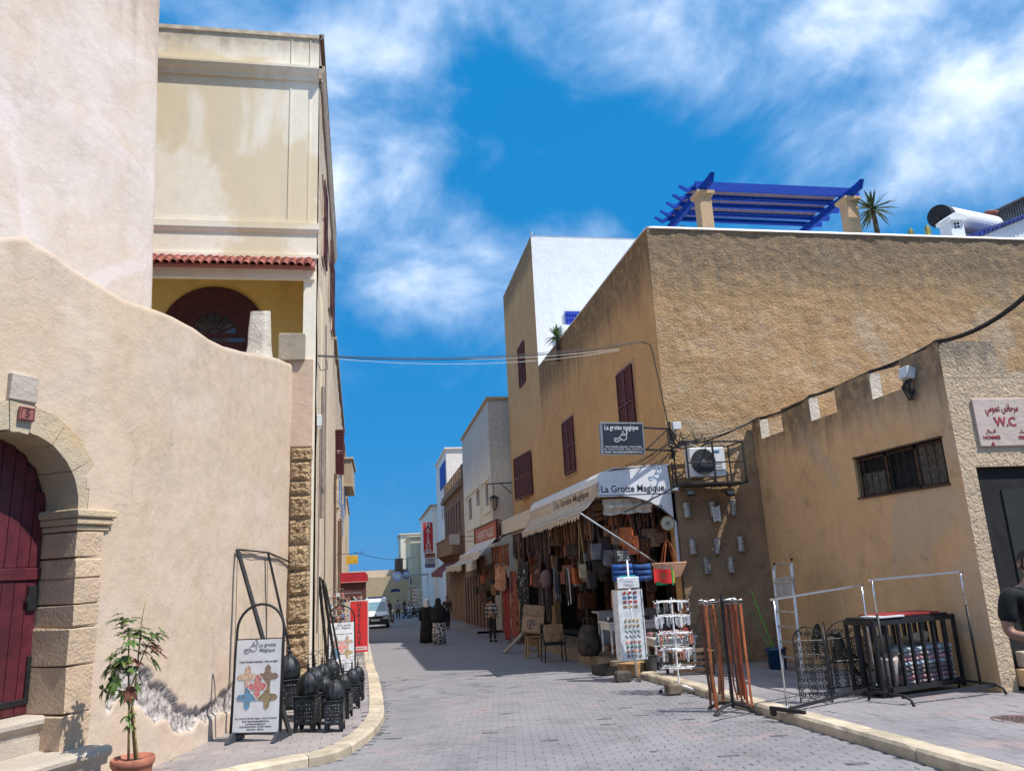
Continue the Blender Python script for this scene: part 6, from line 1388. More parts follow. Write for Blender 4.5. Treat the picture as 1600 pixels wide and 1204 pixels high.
def scatter(name, label, cat, n, box, z, ms, seed, size=(.02, .06), tall=1.0):
    r_ = random.Random(seed); t = thing(name, ((box[0]+box[1])/2, (box[2]+box[3])/2, z), label, cat)
    for m in ms:
        mb = MB()
        for k in range(n//len(ms)):
            s = r_.uniform(*size); c = Vector((r_.uniform(box[0], box[1]), r_.uniform(box[2], box[3]), z))
            if r_.random() < .5: h = s*r_.uniform(.6, 2)*tall; mb.cham(c+Z_*h/2, (s, s*r_.uniform(.6, 1.4), h), .004, Matrix.Rotation(r_.uniform(0, 3), 3, 'Z'))
            else: mb.lathe([(s*.3, 0), (s*.5, s*.4*tall), (s*.2, s*1.1*tall), (s*.3, s*1.3*tall)], c, 8)
        part('small_goods', mb, m, t, kind='stuff')
    return t
scatter('trinkets', 'small dark trinkets crowded on the white turned-leg table', 'trinkets', 90, (5.15, 6.35, 17.2, 17.8), -.17+.68, [LEATH[3], M_STEEL, LEATH[2]], 1)
scatter('gift_boxes', 'red and pink small boxes on the right white table', 'boxes', 40, (5.75, 6.5, 15.95, 16.4), gz(16.15)+.72, [mat('box_red', (.45, .05, .06), .5), mat('box_pink', (.5, .25, .28), .5), LEATH[3]], 2, (.05, .12), .7)
scatter('slippers', 'heap of orange and brown leather slippers under the trinket table', 'slippers', 90, (5.2, 6.3, 17.2, 17.85), -.14, [LEATH[11], LEATH[1], LEATH[10], LEATH[4]], 3, (.08, .16), .6)
# sack bag, chair with satchel, stool with case
mb = MB(); mb.lathe([(.20, 0), (.28, .1), (.27, .4), (.20, .62), (.12, .70), (0, .70)], (0, 0, 0), 20, sy=.7, wob=lambda a, z: 1+.06*math.sin(a*5+z*4)); mb.tube([(-.15, 0, .62), (-.1, 0, .85), (.1, 0, .85), (.15, 0, .62)], .015, 6)
p = Vector((4.95, 18.35, gz(18.3)+.25)); mb.xf(Matrix.Translation(p)); solo('sack', mb, mat('brown_sack', (.07, .05, .042), .8, var=.3), 'large dark brown leather sack on the shop step left of the table', 'bag', smooth=True)
ch = thing('metal_chair', G(866, 1033), 'black metal armchair holding a tan satchel before the shop', 'chair'); b = G(866, 1033)
def leg(a, bb, nm='leg'): mb = MB(); mb.tube([b+Vector(a), b+Vector(bb)], .018, 6); part(nm, mb, M_IRON, ch)
for x in (-.28, .28):
    for y in (-.22, .24): leg((x, y, 0), (x*.93, y*.9, .45 if y < 0 else .95))
    mb = MB(); mb.tube([b+Vector((x, -.22, .45)), b+Vector((x*1.05, -.22, .66)), b+Vector((x*1.05, .18, .70))], .016, 6); part('armrest', mb, M_IRON, ch)
mb = MB(); mb.cham(b+Vector((0, 0, .45)), (.56, .48, .05), .01); part('seat', mb, M_IRON, ch); mb = MB(); mb.cham(b+Vector((0, .23, .80)), (.52, .03, .26), .01); part('backrest', mb, M_IRON, ch)
st_ = bag_proto(.52, .42, .14, .02, LEATH[10], label='tan leather satchel propped on the black metal chair'); st_.location = b+Vector((.0, -.06, .94)); st_.rotation_euler = (-.12, 0, .08)
b = G(834, 1027); sto = thing('wooden_stool', b, 'small raw wood stool carrying a leather case', 'stool')
for x in (-.17, .17):
    for y in (-.17, .17): mb = MB(); mb.beam(b+Vector((x*1.1, y*1.1, 0)), b+Vector((x, y, .56)), .035); part('leg', mb, M_WOOD, sto)
for z in (.18, .36):
    for y in (-.18, .18): mb = MB(); mb.beam(b+Vector((-.17, y, z)), b+Vector((.17, y, z)), .025); part('rung', mb, M_WOOD, sto)
mb = MB(); mb.cham(b+Vector((0, 0, .575)), (.42, .42, .03), .008); part('seat', mb, M_WOOD, sto)
R = Matrix.Rotation(-.32, 3, 'X') @ Matrix.Rotation(.12, 3, 'Y'); R = Matrix.Rotation(-.25, 3, 'Z') @ R; c = b+Vector((.06, .05, .59+.40))
t = thing('leather_case', c-Z_*.4, 'tan leather backpack case with dark stamped emblem standing tilted on the stool', 'case')
mb = MB(); mb.cham(c, (.60, .34, .78), .03, R); part('case_body', mb, LEATH[10], t); mb = MB(); mb.poly([c+R @ Vector((x, -.178, z)) for x, z in ((-.28, .385), (.28, .385), (.28, .14), (.1, .08), (0, .10), (-.1, .08), (-.28, .14))], R @ Vector((0, -.01, 0))); part('flap', mb, LEATH[10], t)
mb = MB()
for k in range(9): a = k*PI/5; mb.box(c+R @ Vector((-.06+.10*math.cos(a), -.175, -.15+.12*math.sin(a))), (.05, .004, .03), R)
mb.box(c+R @ Vector((-.06, -.175, -.15)), (.03, .004, .14), R); part('stamped_emblem', mb, M_INKD, t)
# tan board leaning, orange stone step, black trays, buckets
b = G(795, 1020); mb = MB(); mb.beam(b+Vector((-.15, 0, .02)), b+Vector((.75, .3, .72)), .22, .04); solo('leaning_board', mb, mat('dusty_board', (.30, .24, .18), .8), 'pale board leaning out from under the black kaftan', 'board')
for i, (px, py, lb) in enumerate(((958, 1052, 'black shallow tray lying by the corner step'), (985, 1045, 'black tray behind, half under the postcard stand'))):
    b = G(px, py); mb = MB(); mb.cham(b+Z_*.03, (.75, .5, .03), .01); 
    for a in ((-.37, 0, .02, .5), (.37, 0, .02, .5), (0, -.25, .75, .02), (0, .25, .75, .02)): mb.box(b+Vector((a[0], a[1], .11)), (a[2], a[3], .17))
    mb.xf(Matrix.Translation(b) @ Matrix.Rotation(.35, 4, 'Z') @ Matrix.Translation(-b)); solo('tray', mb, M_IRON, lb, 'tray', 'black trays on the ground')
for i, (px, lb) in enumerate(((1018, 'left one of the two small dark buckets behind the card stands'), (1036, 'right one of the two small dark buckets behind the card stands'))):
    b = Vector((AY(px, 1045, 15.6).x, 15.6, gz(15.6)+.1)); mb = MB(); mb.lathe([(.12, 0), (.14, .28), (.15, .30), (.13, .29), (.11, .02), (0, .02)], b, 16); solo('bucket', mb, mat('zinc_dark', (.10, .10, .10), .5, metal=.5), lb, 'bucket', 'small dark buckets')
b = G(990, 1046, .06); mb = MB(); mb.lathe([(.0, .02), (.22, .03), (.27, .07), (.28, .075), (.22, .02), (0, 0)], b, 24, sy=.6); solo('wooden_dish', mb, M_WOOD, 'shallow pale wooden dish at the foot of the postcard stand', 'dish')
# ------------------------------------------------------------------ postcard towers
def RP(x, y): return Vector((x, y, gz(y)+(RPZ(x) if x > 5.16 else 0)))
CARD = [mat('card_'+n, c, .4, var=.5, scale=30, bump=0) for n, c in (('red', (.45, .08, .06)), ('blue', (.1, .2, .45)), ('sand', (.5, .35, .2)), ('green', (.15, .3, .25)), ('grey', (.3, .33, .33)), ('coral', (.6, .25, .18)))]
b = Vector((5.00, 15.15, gz(15.15))); pt_ = thing('magnet_stand', b, 'tall white revolving stand of fridge magnets with flat cards on its face', 'display stand')
mb = MB(); mb.tube([b+Z_*.05, b+Z_*2.3], .018, 8); part('pole', mb, M_WHITE, pt_, smooth=True)
mb = MB()
for a in range(3): th_ = a*2.1+.4; mb.beam(b+Z_*.06, b+Vector((math.cos(th_)*.3, math.sin(th_)*.3, .05)), .035, .03); mb.lathe([(.035, -.035), (.035, .0)], b+Vector((math.cos(th_)*.3, math.sin(th_)*.3, .035)), 8)
mb.cham(b+Vector((-.3, -.05, .10)), (.28, .24, .2), .03); part('base', mb, mat('weathered_block', (.12, .10, .09), .9, var=.3), pt_)
mb = MB(); R = Matrix.Rotation(.06, 3, 'Z'); zc0, zc1 = .38, 1.72
mb.box(b+Vector((-.02, 0, (zc0+zc1)/2)), (.50, .02, zc1-zc0), R); mb.box(b+Vector((.24, .15, (zc0+zc1)/2)), (.02, .32, zc1-zc0), R); mb.box(b+Vector((-.26, .15, (zc0+zc1)/2)), (.02, .32, zc1-zc0), R); panel_ = part('panel', mb, mat('card_white', (.66, .69, .72), .45, bump=0), pt_)
mb = MB(); mb.cham(b+Vector((-.02, -.01, 1.86)), (.46, .03, .22), .01, R); hd = part('header', mb, mat('card_white', (.7, .7, .7)), pt_); mb = MB(); mb.box(b+Vector((-.02, .01, 1.98)), (.34, .03, .05), R); part('header_edge', mb, mat('turquoise', (.02, .35, .45), .5), pt_)
for i, tx in enumerate(('SOUVENIR', 'ESSAOUIRA')): text('lettering', tx, .05, mat('lilac_ink', (.45, .38, .5), .6), hd, b+Vector((-.02, -.03, 1.89-.07*i)), X_, Z_, .002, .01)
rm = random.Random(3); rows = [(1.64, 0, 1), (1.55, 1, 1), (1.46, 0, 1), (1.37, 2, 1), (1.02, 2, 0), (.93, 2, 0), (.80, 3, 0), (.71, 4, 0), (.60, 5, 0), (.53, 3, 0), (.46, 5, 0), (.42, 4, 0)]
cme = {}
zr = 1.66
ridx = 0
for r_i, (zfrac) in enumerate([1.66, 1.575, 1.49, 1.40, 1.13, 1.03, .93, .83, .72, .635, .55, .46]):
    nc = 3 if r_i < 4 else 4; m = CARD[(0, 1, 0, 2, 2, 2, 3, 4, 5, 3, 5, 4)[r_i]]
    for c_ in range(nc):
        x = -.18+.34*(c_+.5)/nc; mb = MB(); c0 = b+R @ Vector((x-.0, -.014, zfrac))
        if r_i < 4: mb.cham(c0, (.075, .008, .05), .002, R @ Matrix.Rotation(-.5 if r_i == 0 else 0, 3, 'Y'))
        elif r_i in (6, 7): mb.cham(c0, (.08, .008, .022), .002, R @ Matrix.Rotation(.7, 3, 'Y'))
        else: mb.lathe([(0, 0), (.03, 0), (.03, .006), (0, .008)], c0, 10, R @ Matrix.Rotation(PI/2, 3, 'X'))
        part('magnet', mb, m, pt_)
mb = MB()
for k in range(70): mb.cham(b+Vector((.255+.0, rm.uniform(0, .3), rm.uniform(zc0, zc1))), (.02, .05, .04), .003)
part('side_magnets', mb, CARD[4], pt_, kind='stuff')
b = RP(5.05, 13.05); ct = thing('keyring_stand', b, 'white wire carousel of keyrings and cards, farther right than the magnet stand', 'display stand')
b = Vector(b); mb = MB(); mb.tube([b+Z_*.1, b+Z_*1.56], .016, 8); part('pole', mb, M_WHITE, ct)
mb = MB()
for a in range(5):
    th_ = a*2*PI/5+.2; mb.beam(b+Z_*.12, b+Vector((math.cos(th_)*.32, math.sin(th_)*.32, .07)), .035, .03)
part('base', mb, M_WHITE, ct); mb = MB()
for a in range(5): th_ = a*2*PI/5+.2; mb.lathe([(.03, 0), (.03, .05)], b+Vector((math.cos(th_)*.32, math.sin(th_)*.32, .0)), 8)
part('castor', mb, M_IRON, ct)
mb = MB(); mb.cham(b+Vector((-.18, -.18, .10)), (.24, .2, .18), .03); part('ballast_stone', mb, mat('brown_stone', (.16, .12, .09), .9, var=.3), ct)
for k, z in enumerate((.42, .72, .98, 1.26, 1.50)):
    mb = MB(); r0_ = .26
    mb.tube([b+Vector((r0_*math.cos(a*PI/6), r0_*math.sin(a*PI/6), z)) for a in range(13)], .006, 4)
    for a in range(6): th_ = a*PI/3; mb.tube([b+Z_*z, b+Vector((math.cos(th_)*(r0_+.05), math.sin(th_)*(r0_+.05), z-.02)), b+Vector((math.cos(th_)*(r0_+.07), math.sin(th_)*(r0_+.07), z+.02))], .007, 4)
    part('wire_tier', mb, M_WHITE, ct)
    if k == 0: continue
    for q in range(3):
        mb = MB()
        for a in range(8 if k != 2 else 12):
            th_ = rm.uniform(0, 2*PI); rr = r0_+rm.uniform(-.02, .05); l = rm.uniform(.08, .20); mb.box(b+Vector((math.cos(th_)*rr, math.sin(th_)*rr, z-l/2-.02)), (.04, .012, l), Matrix.Rotation(th_, 3, 'Z'))
        part('hanging_goods', mb, (CARD[5], M_PANEL, CARD[(0, 1, 4)[q]])[q] if k != 3 else M_PANEL, ct, kind='stuff')
# flags and the blue rolled cloths behind
c = AY(1036, 898, 14.6); mb = MB(); mb.grid(lambda u, v: c+Vector((-.19+.38*u, .03*math.sin(u*6), .13-.27*v-.03*u)), 12, 6); fl = solo('red_flag', mb, mat('flag_red', (.55, .02, .02), .8, var=.1), 'small red flag with a dark green star hanging above the keyring stand', 'flag')
mb = MB(); P = [Vector((math.sin(k*4*PI/5)*.07, 0, math.cos(k*4*PI/5)*.07)) for k in range(6)]; 
for a, d in zip(P, P[1:]): mb.beam(c+a+Vector((-.02, -.035, -.01)), c+d+Vector((-.02, -.035, -.01)), .018, .004)
part('star', mb, mat('flag_green', (.02, .12, .04), .8), fl)
mb = MB(); mb.bx(c.x+.17, c.x+.20, 14.58, 14.6, c.z-.2, c.z+.12); mb.bx(c.x-.15, c.x+.1, 14.62, 14.64, c.z-.19, c.z-.13); solo('green_flag', mb, mat('flag_green2', (.02, .25, .08), .8), 'green flag edge showing under the red flag', 'flag')
mb = MB(); mb.bx(c.x+.20, c.x+.23, 14.59, 14.61, c.z-.16, c.z+.08); solo('yellow_flag', mb, mat('flag_yellow', (.6, .45, .02), .8), 'narrow yellow flag edge right of the red flag', 'flag')
for i, (px, w_) in enumerate(((972, .42), (1003, .36))):
    q = AY(px, 893, 15.5); mb = MB()
    for k in range(3): mb.tube([q+Vector((-w_/2, 0, -.12+.11*k)), q+Vector((0, -.02, -.13+.11*k)), q+Vector((w_/2, 0, -.12+.11*k))], .065, 10)
    solo('blue_roll', mb, mat('blue_cloth', (.02, .08, .28), .8, var=.3), ('left' if i == 0 else 'right')+' stack of rolled blue cloths behind the magnet stand header', 'cloth', smooth=True)
q = AY(975, 868, 16.9); mb = MB(); mb.cham(q, (.42, .02, .28), .004); bb_ = solo('chalk_board', mb, mat('slate', (.02, .02, .022), .7), 'small slate board with white handwriting hanging in the shop', 'sign')
for i, tx in enumerate(('SAC EN CUIR', 'BABOUCHES', 'MADE IN', 'MOROCCO')): text('lettering', tx, .055, M_WHITEP, bb_, q+Vector((0, -.014, .09-.06*i)), X_, Z_, .002, .01)
# ------------------------------------------------------------------ on and by the right walls
AYW = BY-.13
tins = mat('pierced_tin', (.42, .42, .42), .45, metal=.5, var=.3, scale=30, bump=.3, bscale=80)
SH = [(1073, 797), (1113, 795), (1146, 793), (1082, 853), (1120, 852), (1157, 849), (1104, 883), (1142, 882)]
wh = ['top left', 'top middle, behind the white paper', 'top right', 'middle row left', 'middle row centre', 'middle row right', 'bottom row left', 'bottom row right']
for i, ((px, py), lb) in enumerate(zip(SH, wh)):
    q = AY(px, py, AYW); t = thing('tin_lamp', q, 'pierced tin half-cylinder lamp shade on the dark lower wall, '+lb, 'lamp shade', 'pierced tin lamp shades on the sooty wall')
    mb = MB(); h_ = .17; n = 10; rw = .085
    v = []
    for k in range(n+1):
        a = PI*k/n; v.append(q+Vector((math.cos(a)*rw, -math.sin(a)*rw*1.1, -h_))); v.append(q+Vector((math.cos(a)*rw, -math.sin(a)*rw*1.1, h_)))
    mb.add(v, [(2*k, 2*k+2, 2*k+3, 2*k+1) for k in range(n)]); part('shade', mb, tins, t)
    mb = MB()
    for z in (-h_, h_): mb = MB(); mb.tube([q+Vector((math.cos(PI*k/n)*rw*1.04, -math.sin(PI*k/n)*rw*1.14, z)) for k in range(n+1)], .007, 4); part('rim', mb, tins, t)
    mb = MB(); r_ = random.Random(i)
    for k in range(1, n):
        for j in range(9):
            a = PI*k/n; R = Matrix.Rotation(a-PI/2, 3, 'Z')*1
            if r_.random() < .8: mb.box(q+Vector((math.cos(a)*(rw+.002), -math.sin(a)*(rw+.002)*1.1, -h_+.03+j*.035)), (.008, .006, .012), Matrix.Rotation(PI/2-a, 3, 'Z'))
    part('piercing', mb, M_DARK, t, kind='stuff')
q = AY(1119, 801, AYW-.11); mb = MB(); mb.poly([q+Vector((x, 0, z)) for x, z in ((-.10, .17), (-.02, .12), (.10, .17), (.10, -.20), (.02, -.17), (-.08, -.20))], (0, -.005, 0)); nt_ = solo('paper_notice', mb, M_PANEL, 'torn white paper notice pinned over the middle lamp shade', 'paper')
mb = MB()
for k in range(8): mb.box(q+Vector((.0, -.008, .09-.03*k)), (.13-.03*(k % 3), .002, .006))
part('print_lines', mb, M_INK, nt_)
# air conditioner in its iron cage
fy = 15.95; ca = AY(1077, 699, fy); cb_ = AY(1136, 743, fy+.0)
t = thing('air_conditioner', (ca.x, fy, cb_.z), 'white air conditioner unit with round black fan grille inside the iron cage', 'air conditioner'); x0, x1, z0, z1 = ca.x, cb_.x, cb_.z, ca.z
mb = MB(); mb.cham(((x0+x1)/2, fy+.17, (z0+z1)/2), (x1-x0, .33, z1-z0), .02); part('casing', mb, M_WHITEP, t)
fc_ = Vector((x0+(x1-x0)*.36, fy-.002, (z0+z1)/2)); rr = (z1-z0)*.44
mb = MB(); mb.lathe([(0, 0), (rr, 0), (rr, .01), (0, .012)], fc_, 32, Matrix.Rotation(PI/2, 3, 'X')); part('fan_opening', mb, M_IRON, t); mb = MB()
for k in range(9): r_ = rr*(k+1)/9; mb.tube([fc_+Vector((r_*math.cos(a*PI/12), -.016, r_*math.sin(a*PI/12))) for a in range(25)], .004, 4)
for k in range(8): a = k*PI/4; mb.tube([fc_+Vector((0, -.018, 0)), fc_+Vector((rr*math.cos(a), -.018, rr*math.sin(a)))], .004, 4)
part('fan_grille', mb, mat('grille_grey', (.12, .12, .13), .5), t); mb = MB(); mb.lathe([(0, .02), (.05, .018), (.05, .0)], fc_, 16, Matrix.Rotation(PI/2, 3, 'X')); part('hub', mb, M_STEEL, t)
mb = MB()
for k in range(3): mb.bx(x1-.30, x1-.08, fy-.006, fy, z0+.14+k*.07, z0+.15+k*.07)
part('casing_slots', mb, M_INKD, t); mb = MB(); mb.bx(x1-.27, x1-.12, fy-.006, fy, z1-.12, z1-.075); part('badge', mb, mat('badge_blue', (.05, .2, .4), .4), t)
t = thing('air_conditioner_cage', (7.4, 16, 3.4), 'black iron bar cage bolted to the wall round the air conditioner', 'cage'); f0 = 15.72; a = AY(1071, 692, f0); b = AY(1151, 688, f0); c = AY(1157, 751, f0); d = AY(1078, 757, f0)
X0, X1, Zt, Zb = a.x, b.x+.13, (a.z+b.z)/2, (c.z+d.z)/2  # right side pushed outward to block a streak of sun on the wall
mb = MB()
def bar(p, q, w_=.03): global t; m = MB(); m.beam(p, q, w_); part('bar', m, M_IRON, t)
for z in (Zt, Zb): bar((X0, f0, z), (X1, f0, z), .035); bar((X0, f0, z), (X0, AYW, z)); bar((X1, f0, z), (X1, AYW, z)); bar((X0, AYW-.02, z), (X1, AYW-.02, z))
xm = X0+(X1-X0)*.46
for x in (X0, xm, X1): bar((x, f0, Zb), (x, f0, Zt), .035)
for x in (X0, X1): bar((x, AYW-.02, Zb), (x, AYW-.02, Zt))
bar((X0, f0, (Zb+Zt)/2), (X1, f0, (Zb+Zt)/2), .028); bar((xm, f0, Zt), (xm, AYW, Zt)); bar((xm, f0, Zb), (xm, AYW, Zb))
mb = MB(); mb.bx(X0, X1+.10, f0+.02, AYW, Zb+.0, Zb+.03); part('tray', mb, mat('rusty_tray', (.09, .06, .045), .8, var=.4), t)  # tray runs past the cage, lengthened to block the sun streak below
for i, px in enumerate((1079, 1141)):
    q = AY(px, 770, 15.9); R = Matrix.Rotation(-.7, 3, 'X'); mb = MB(); mb.cham(q, (.19, .05, .15), .008, R); fl_ = solo('flood_lamp', mb, M_IRON, ('left' if i == 0 else 'right')+' one of the two small floodlights under the iron cage', 'lamp', 'floodlights under the cage')
    mb = MB(); mb.box(q+R @ Vector((0, -.028, 0)), (.15, .006, .11), R); part('lamp_glass', mb, mat('lamp_glass', (.3, .3, .3), .15), fl_); mb = MB(); mb.beam(q, q+Vector((0, .5, .12)), .02); part('bracket', mb, M_IRON, fl_)
q = AY(1058, 764, 16.3); mb = MB(); mb.tube([q+Vector((-.02, .2, .03)), q+Vector((.02, -.08, -.01))], .04, 10); cm = solo('camera', mb, M_WHITEP, 'small white security camera at the corner below the cage', 'camera'); mb = MB(); mb.tube([q+Vector((.02, -.08, -.01)), q+Vector((.022, -.09, -.011))], .028, 10); part('lens', mb, M_INKD, cm)
q = AY(1057, 665, 16.5); mb = MB(); mb.cham(q, (.20, .10, .18), .008); solo('junction_box', mb, M_WHITEP, 'white square junction box at the corner above the tangled cables', 'box')
# lamp box with cables on the toilet block corner
q = AX(1417, 583, WX-.10); t = thing('lamp_box', (WX, q.y, q.z-.3), 'white lamp box with drooping black cables near the top of the toilet block', 'lamp')
mb = MB(); mb.cham(q, (.16, .20, .20), .015, Matrix.Rotation(.25, 3, 'Y')); part('lamp_box_case', mb, M_WHITEP, t); mb = MB()
for k in range(7):
    r_ = random.Random(k); y = q.y+r_.uniform(-.08, .08); mb.tube([(WX-.05, y, q.z-.06), (WX-.14-r_.uniform(0, .05), y+r_.uniform(-.1, .1), q.z-.22), (WX-.10, q.y+r_.uniform(-.05, .05), q.z-.42-r_.uniform(0, .05)), (WX-.03, y+.04, q.z-.28)], .016, 6)
part('cable_bunch', mb, M_CABLE, t)
# ------------------------------------------------------------------ cables
def cable(name, pts, r, label, group=None, m=None, sag=None, n=3):
    P = []
    for i in range(len(pts)-1):
        a, b = Vector(pts[i]), Vector(pts[i+1]); s = sag[i] if isinstance(sag, (list, tuple)) else (sag or 0)
        for k in range(8): u = k/8; P.append(a.lerp(b, u)-Z_*s*4*u*(1-u))
    P.append(Vector(pts[-1])); mb = MB(); mb.tube(P, r, 5); return solo(name, mb, m or M_CABLE, label, 'cable', group)
m1, m2, m3 = Vector((WX+.03, m_y[6]+.2, MZ1+.02)), Vector((WX+.03, m_y[4], MZ1+.03)), Vector((WX+.03, WY0+.05, MZ1+.05))
rc = random.Random(6)
corner = Vector((BX+.02, BY-.1, AY(1038, 672, BY).z))
for k in range(7):
    j = lambda s=.05: Vector((rc.uniform(-s, s), rc.uniform(-s, s), rc.uniform(-s, s)))
    far = AY(1625, 442+rc.uniform(-6, 6), 8.2)
    pts = [corner+j(), AY(1062+rc.uniform(-6, 6), 690+rc.uniform(-10, 8), 16.3)+j(.03), m1+j(.03), Vector((WX+.03, (m_y[5]+m_y[4])/2, MZ1-.05))+j(.06), m2+j(.03), Vector((WX+.03, m_y[2], MZ1+.02))+j(.03), m3+j(.03), far]
    cable('cable', pts, rc.choice((.008, .011, .014)), 'black cable in the bundle that runs along the crenels and up to the right', 'cable bundle over the toilet block', sag=[.15+.1*rc.random(), .12, .05, .03, .06*rc.random(), .10*rc.random(), .15])
for k in range(8):
    a = corner+Vector((rc.uniform(-.05, .1), -.08, rc.uniform(-.5, .1))); b = AY(rc.uniform(1060, 1100), rc.uniform(675, 700), 16.2)
    cable('cable', [a, b, b+Vector((rc.uniform(.1, .4), .2, rc.uniform(-.1, .15)))], .009, 'black cable in the tangle at the corner of the ochre building', 'tangled cables at the corner', sag=rc.uniform(.05, .2), m=M_CABLE if k % 3 else mat('pale_cable', (.4, .36, .3), .7))
for k in range(5):
    a = corner+Vector((.0, -.05, rc.uniform(-.55, -.1))); cable('cable', [a, Vector((5.6+k*.2, BY-.04, 3.95))], .009, 'brown cable slanting from the corner tangle down to the canopy roof', 'cables down to the canopy', sag=.05)
cable('cable', [AY(1150, 703, 15.7)-Vector((0, 0, .5)), AY(1060, 757, 15.9), AY(976, 799, 16.2)], .018, 'thick black cable from the iron cage to the front of the side board', sag=.02)
cable('conduit', [corner+Vector((.0, -.02, 0)), AY(1022, 560, BY-.06), AY(1016, 538, BY-.05), AY(1003, 534, BY-.3)], .014, 'dark conduit climbing the corner of the ochre building')
cable('conduit', [Vector((BX+.03, BY-.06, 4.0)), Vector((BX+.03, BY-.05, 3.0)), Vector((6.72, BY-.10, -.3))], .022, 'black pipe down the corner beside the arched board')
wa_ = Vector((lx(15.2), 15.1, AY(497, 556, 15.1).z)); wb_ = AY(1003, 534, BY-.3)
cable('cable', [wa_, wb_], .013, 'black overhead cable strung right across the street', 'overhead cables across the street', sag=.22)
cable('cable', [wa_+Z_*.02, wb_+Z_*.03], .007, 'thin black overhead cable just above the thick one', 'overhead cables across the street', sag=.20)
for k in range(2): cable('cable', [wa_-Z_*(.02*k), wb_+Vector((-.4, .5, -.03-.03*k))], .004, ('upper' if k == 0 else 'lower')+' thin white overhead cable below the black one', 'overhead cables across the street', m=M_WHITEP, sag=.16+.08*k)
cable('cable', [wa_+Vector((0, 0, 0)), wa_+Vector((.1, .1, -.28)), wa_+Vector((.22, .25, -.2)), wa_+Vector((.2, .35, .02))], .008, 'short cable loop hanging on the cream building corner')
cable('cable', [AX(553, 862, lx(40)), Vector((0, 0, 0))+AX(655, 868, 5.0)], .02, 'thin cable across the far end of the street', sag=.5)
# ------------------------------------------------------------------ belt stand
b = G(1146, 1112); t = thing('belt_stand', b, 'black stand hung with orange and brown leather belts at the kerb', 'display stand')
mb = MB(); mb.tube([b+Z_*.06, b+Z_*1.60], .022, 8); part('pole', mb, M_IRON, t)
mb = MB()
for k in range(4): a = k*PI/2+.5; mb.tube([b+Z_*.12, b+Vector((math.cos(a)*.22, math.sin(a)*.22, .10)), b+Vector((math.cos(a)*.40, math.sin(a)*.40, .025))], .024, 6); mb.blob(b+Vector((math.cos(a)*.40, math.sin(a)*.40, .02)), (.04, .04, .02))
part('foot', mb, M_IRON, t); mb = MB(); TOPZ = 1.50
for k in range(4): a = k*PI/4; mb.tube([b+Vector((-math.cos(a)*.33, -math.sin(a)*.33, TOPZ)), b+Vector((math.cos(a)*.33, math.sin(a)*.33, TOPZ))], .010, 5)
part('arms', mb, M_IRON, t); rbt = random.Random(8)
BM = [mat('belt_orange', (.42, .12, .035), .45, var=.2, scale=5), mat('belt_brown', (.16, .055, .025), .45, var=.2), mat('belt_dark', (.05, .022, .015), .45, var=.2), mat('belt_red', (.30, .06, .02), .45, var=.2)]
BEL = [(-.34, 0), (-.29, 3), (-.24, 1), (-.20, 1), (-.13, 0), (-.07, 0), (.02, 0), (.05, 3), (.10, 2), (.14, 2), (.18, 3), (.21, 0), (.24, 0), (.27, 3), (.30, 1), (.33, 1), (-.10, 2), (.0, 1), (-.27, 1), (.12, 1)]
for k, (dx, m) in enumerate(BEL):
    dx *= .86; dy = rbt.uniform(-.22, .22); l = rbt.uniform(1.22, 1.42); w_ = rbt.choice((.028, .035, .04, .022)); a = rbt.uniform(-.5, .5); P = []; mb = MB()
    cx0, sx0 = math.cos(a)*w_/2, math.sin(a)*w_/2; bow = rbt.uniform(-.02, .03); v = []
    for i in range(7): u = i/6; c = b+Vector((dx+bow*math.sin(u*PI)+.03*u*rbt.uniform(-.2, 1), dy, TOPZ-.03-l*u)); v += [c+Vector((-cx0, -sx0, 0)), c+Vector((cx0, sx0, 0)), c+Vector((cx0, sx0+.006, 0)), c+Vector((-cx0, -sx0+.006, 0))]
    mb.add(v, [(i*4+q_, i*4+(q_+1) % 4, i*4+4+(q_+1) % 4, i*4+4+q_) for i in range(6) for q_ in range(4)]+[(3, 2, 1, 0), (24, 25, 26, 27)]); bl = part('belt', mb, BM[m], t)
    mb = MB(); c = b+Vector((dx, dy, TOPZ)); mb.tube([c+Vector((w_*.7, 0, .03)), c+Vector((-w_*.7, 0, .03)), c+Vector((-w_*.7, 0, -.03)), c+Vector((w_*.7, 0, -.03)), c+Vector((w_*.7, 0, .03))], .005, 4); part('buckle', mb, M_STEEL, bl)
b = RP(5.9, 14.6); t = thing('crate_bench', b, 'low dark wooden slatted bench behind the belt stand', 'bench')
for k in range(4): mb = MB(); mb.cham(b+Vector((0, -.2+.13*k, .42)), (.85, .10, .03), .005); part('slat', mb, M_WOODD, t)
for x in (-.38, .38):
    for y in (-.2, .2): mb = MB(); mb.beam(b+Vector((x, y, 0)), b+Vector((x, y, .41)), .05); part('leg', mb, M_WOODD, t)
for k in range(3): mb = MB(); mb.cham(b+Vector((0, -.22, .10+.11*k)), (.76, .02, .06), .004); part('front_slat', mb, M_WOODD, t)
mb = MB(); mb.blob(b+Vector((-.22, 0, .45)), (.13, .1, .03), 10, 5, wob=.2); solo('white_rag', mb, M_PANEL, 'crumpled white rag on the left end of the slatted bench', 'cloth')
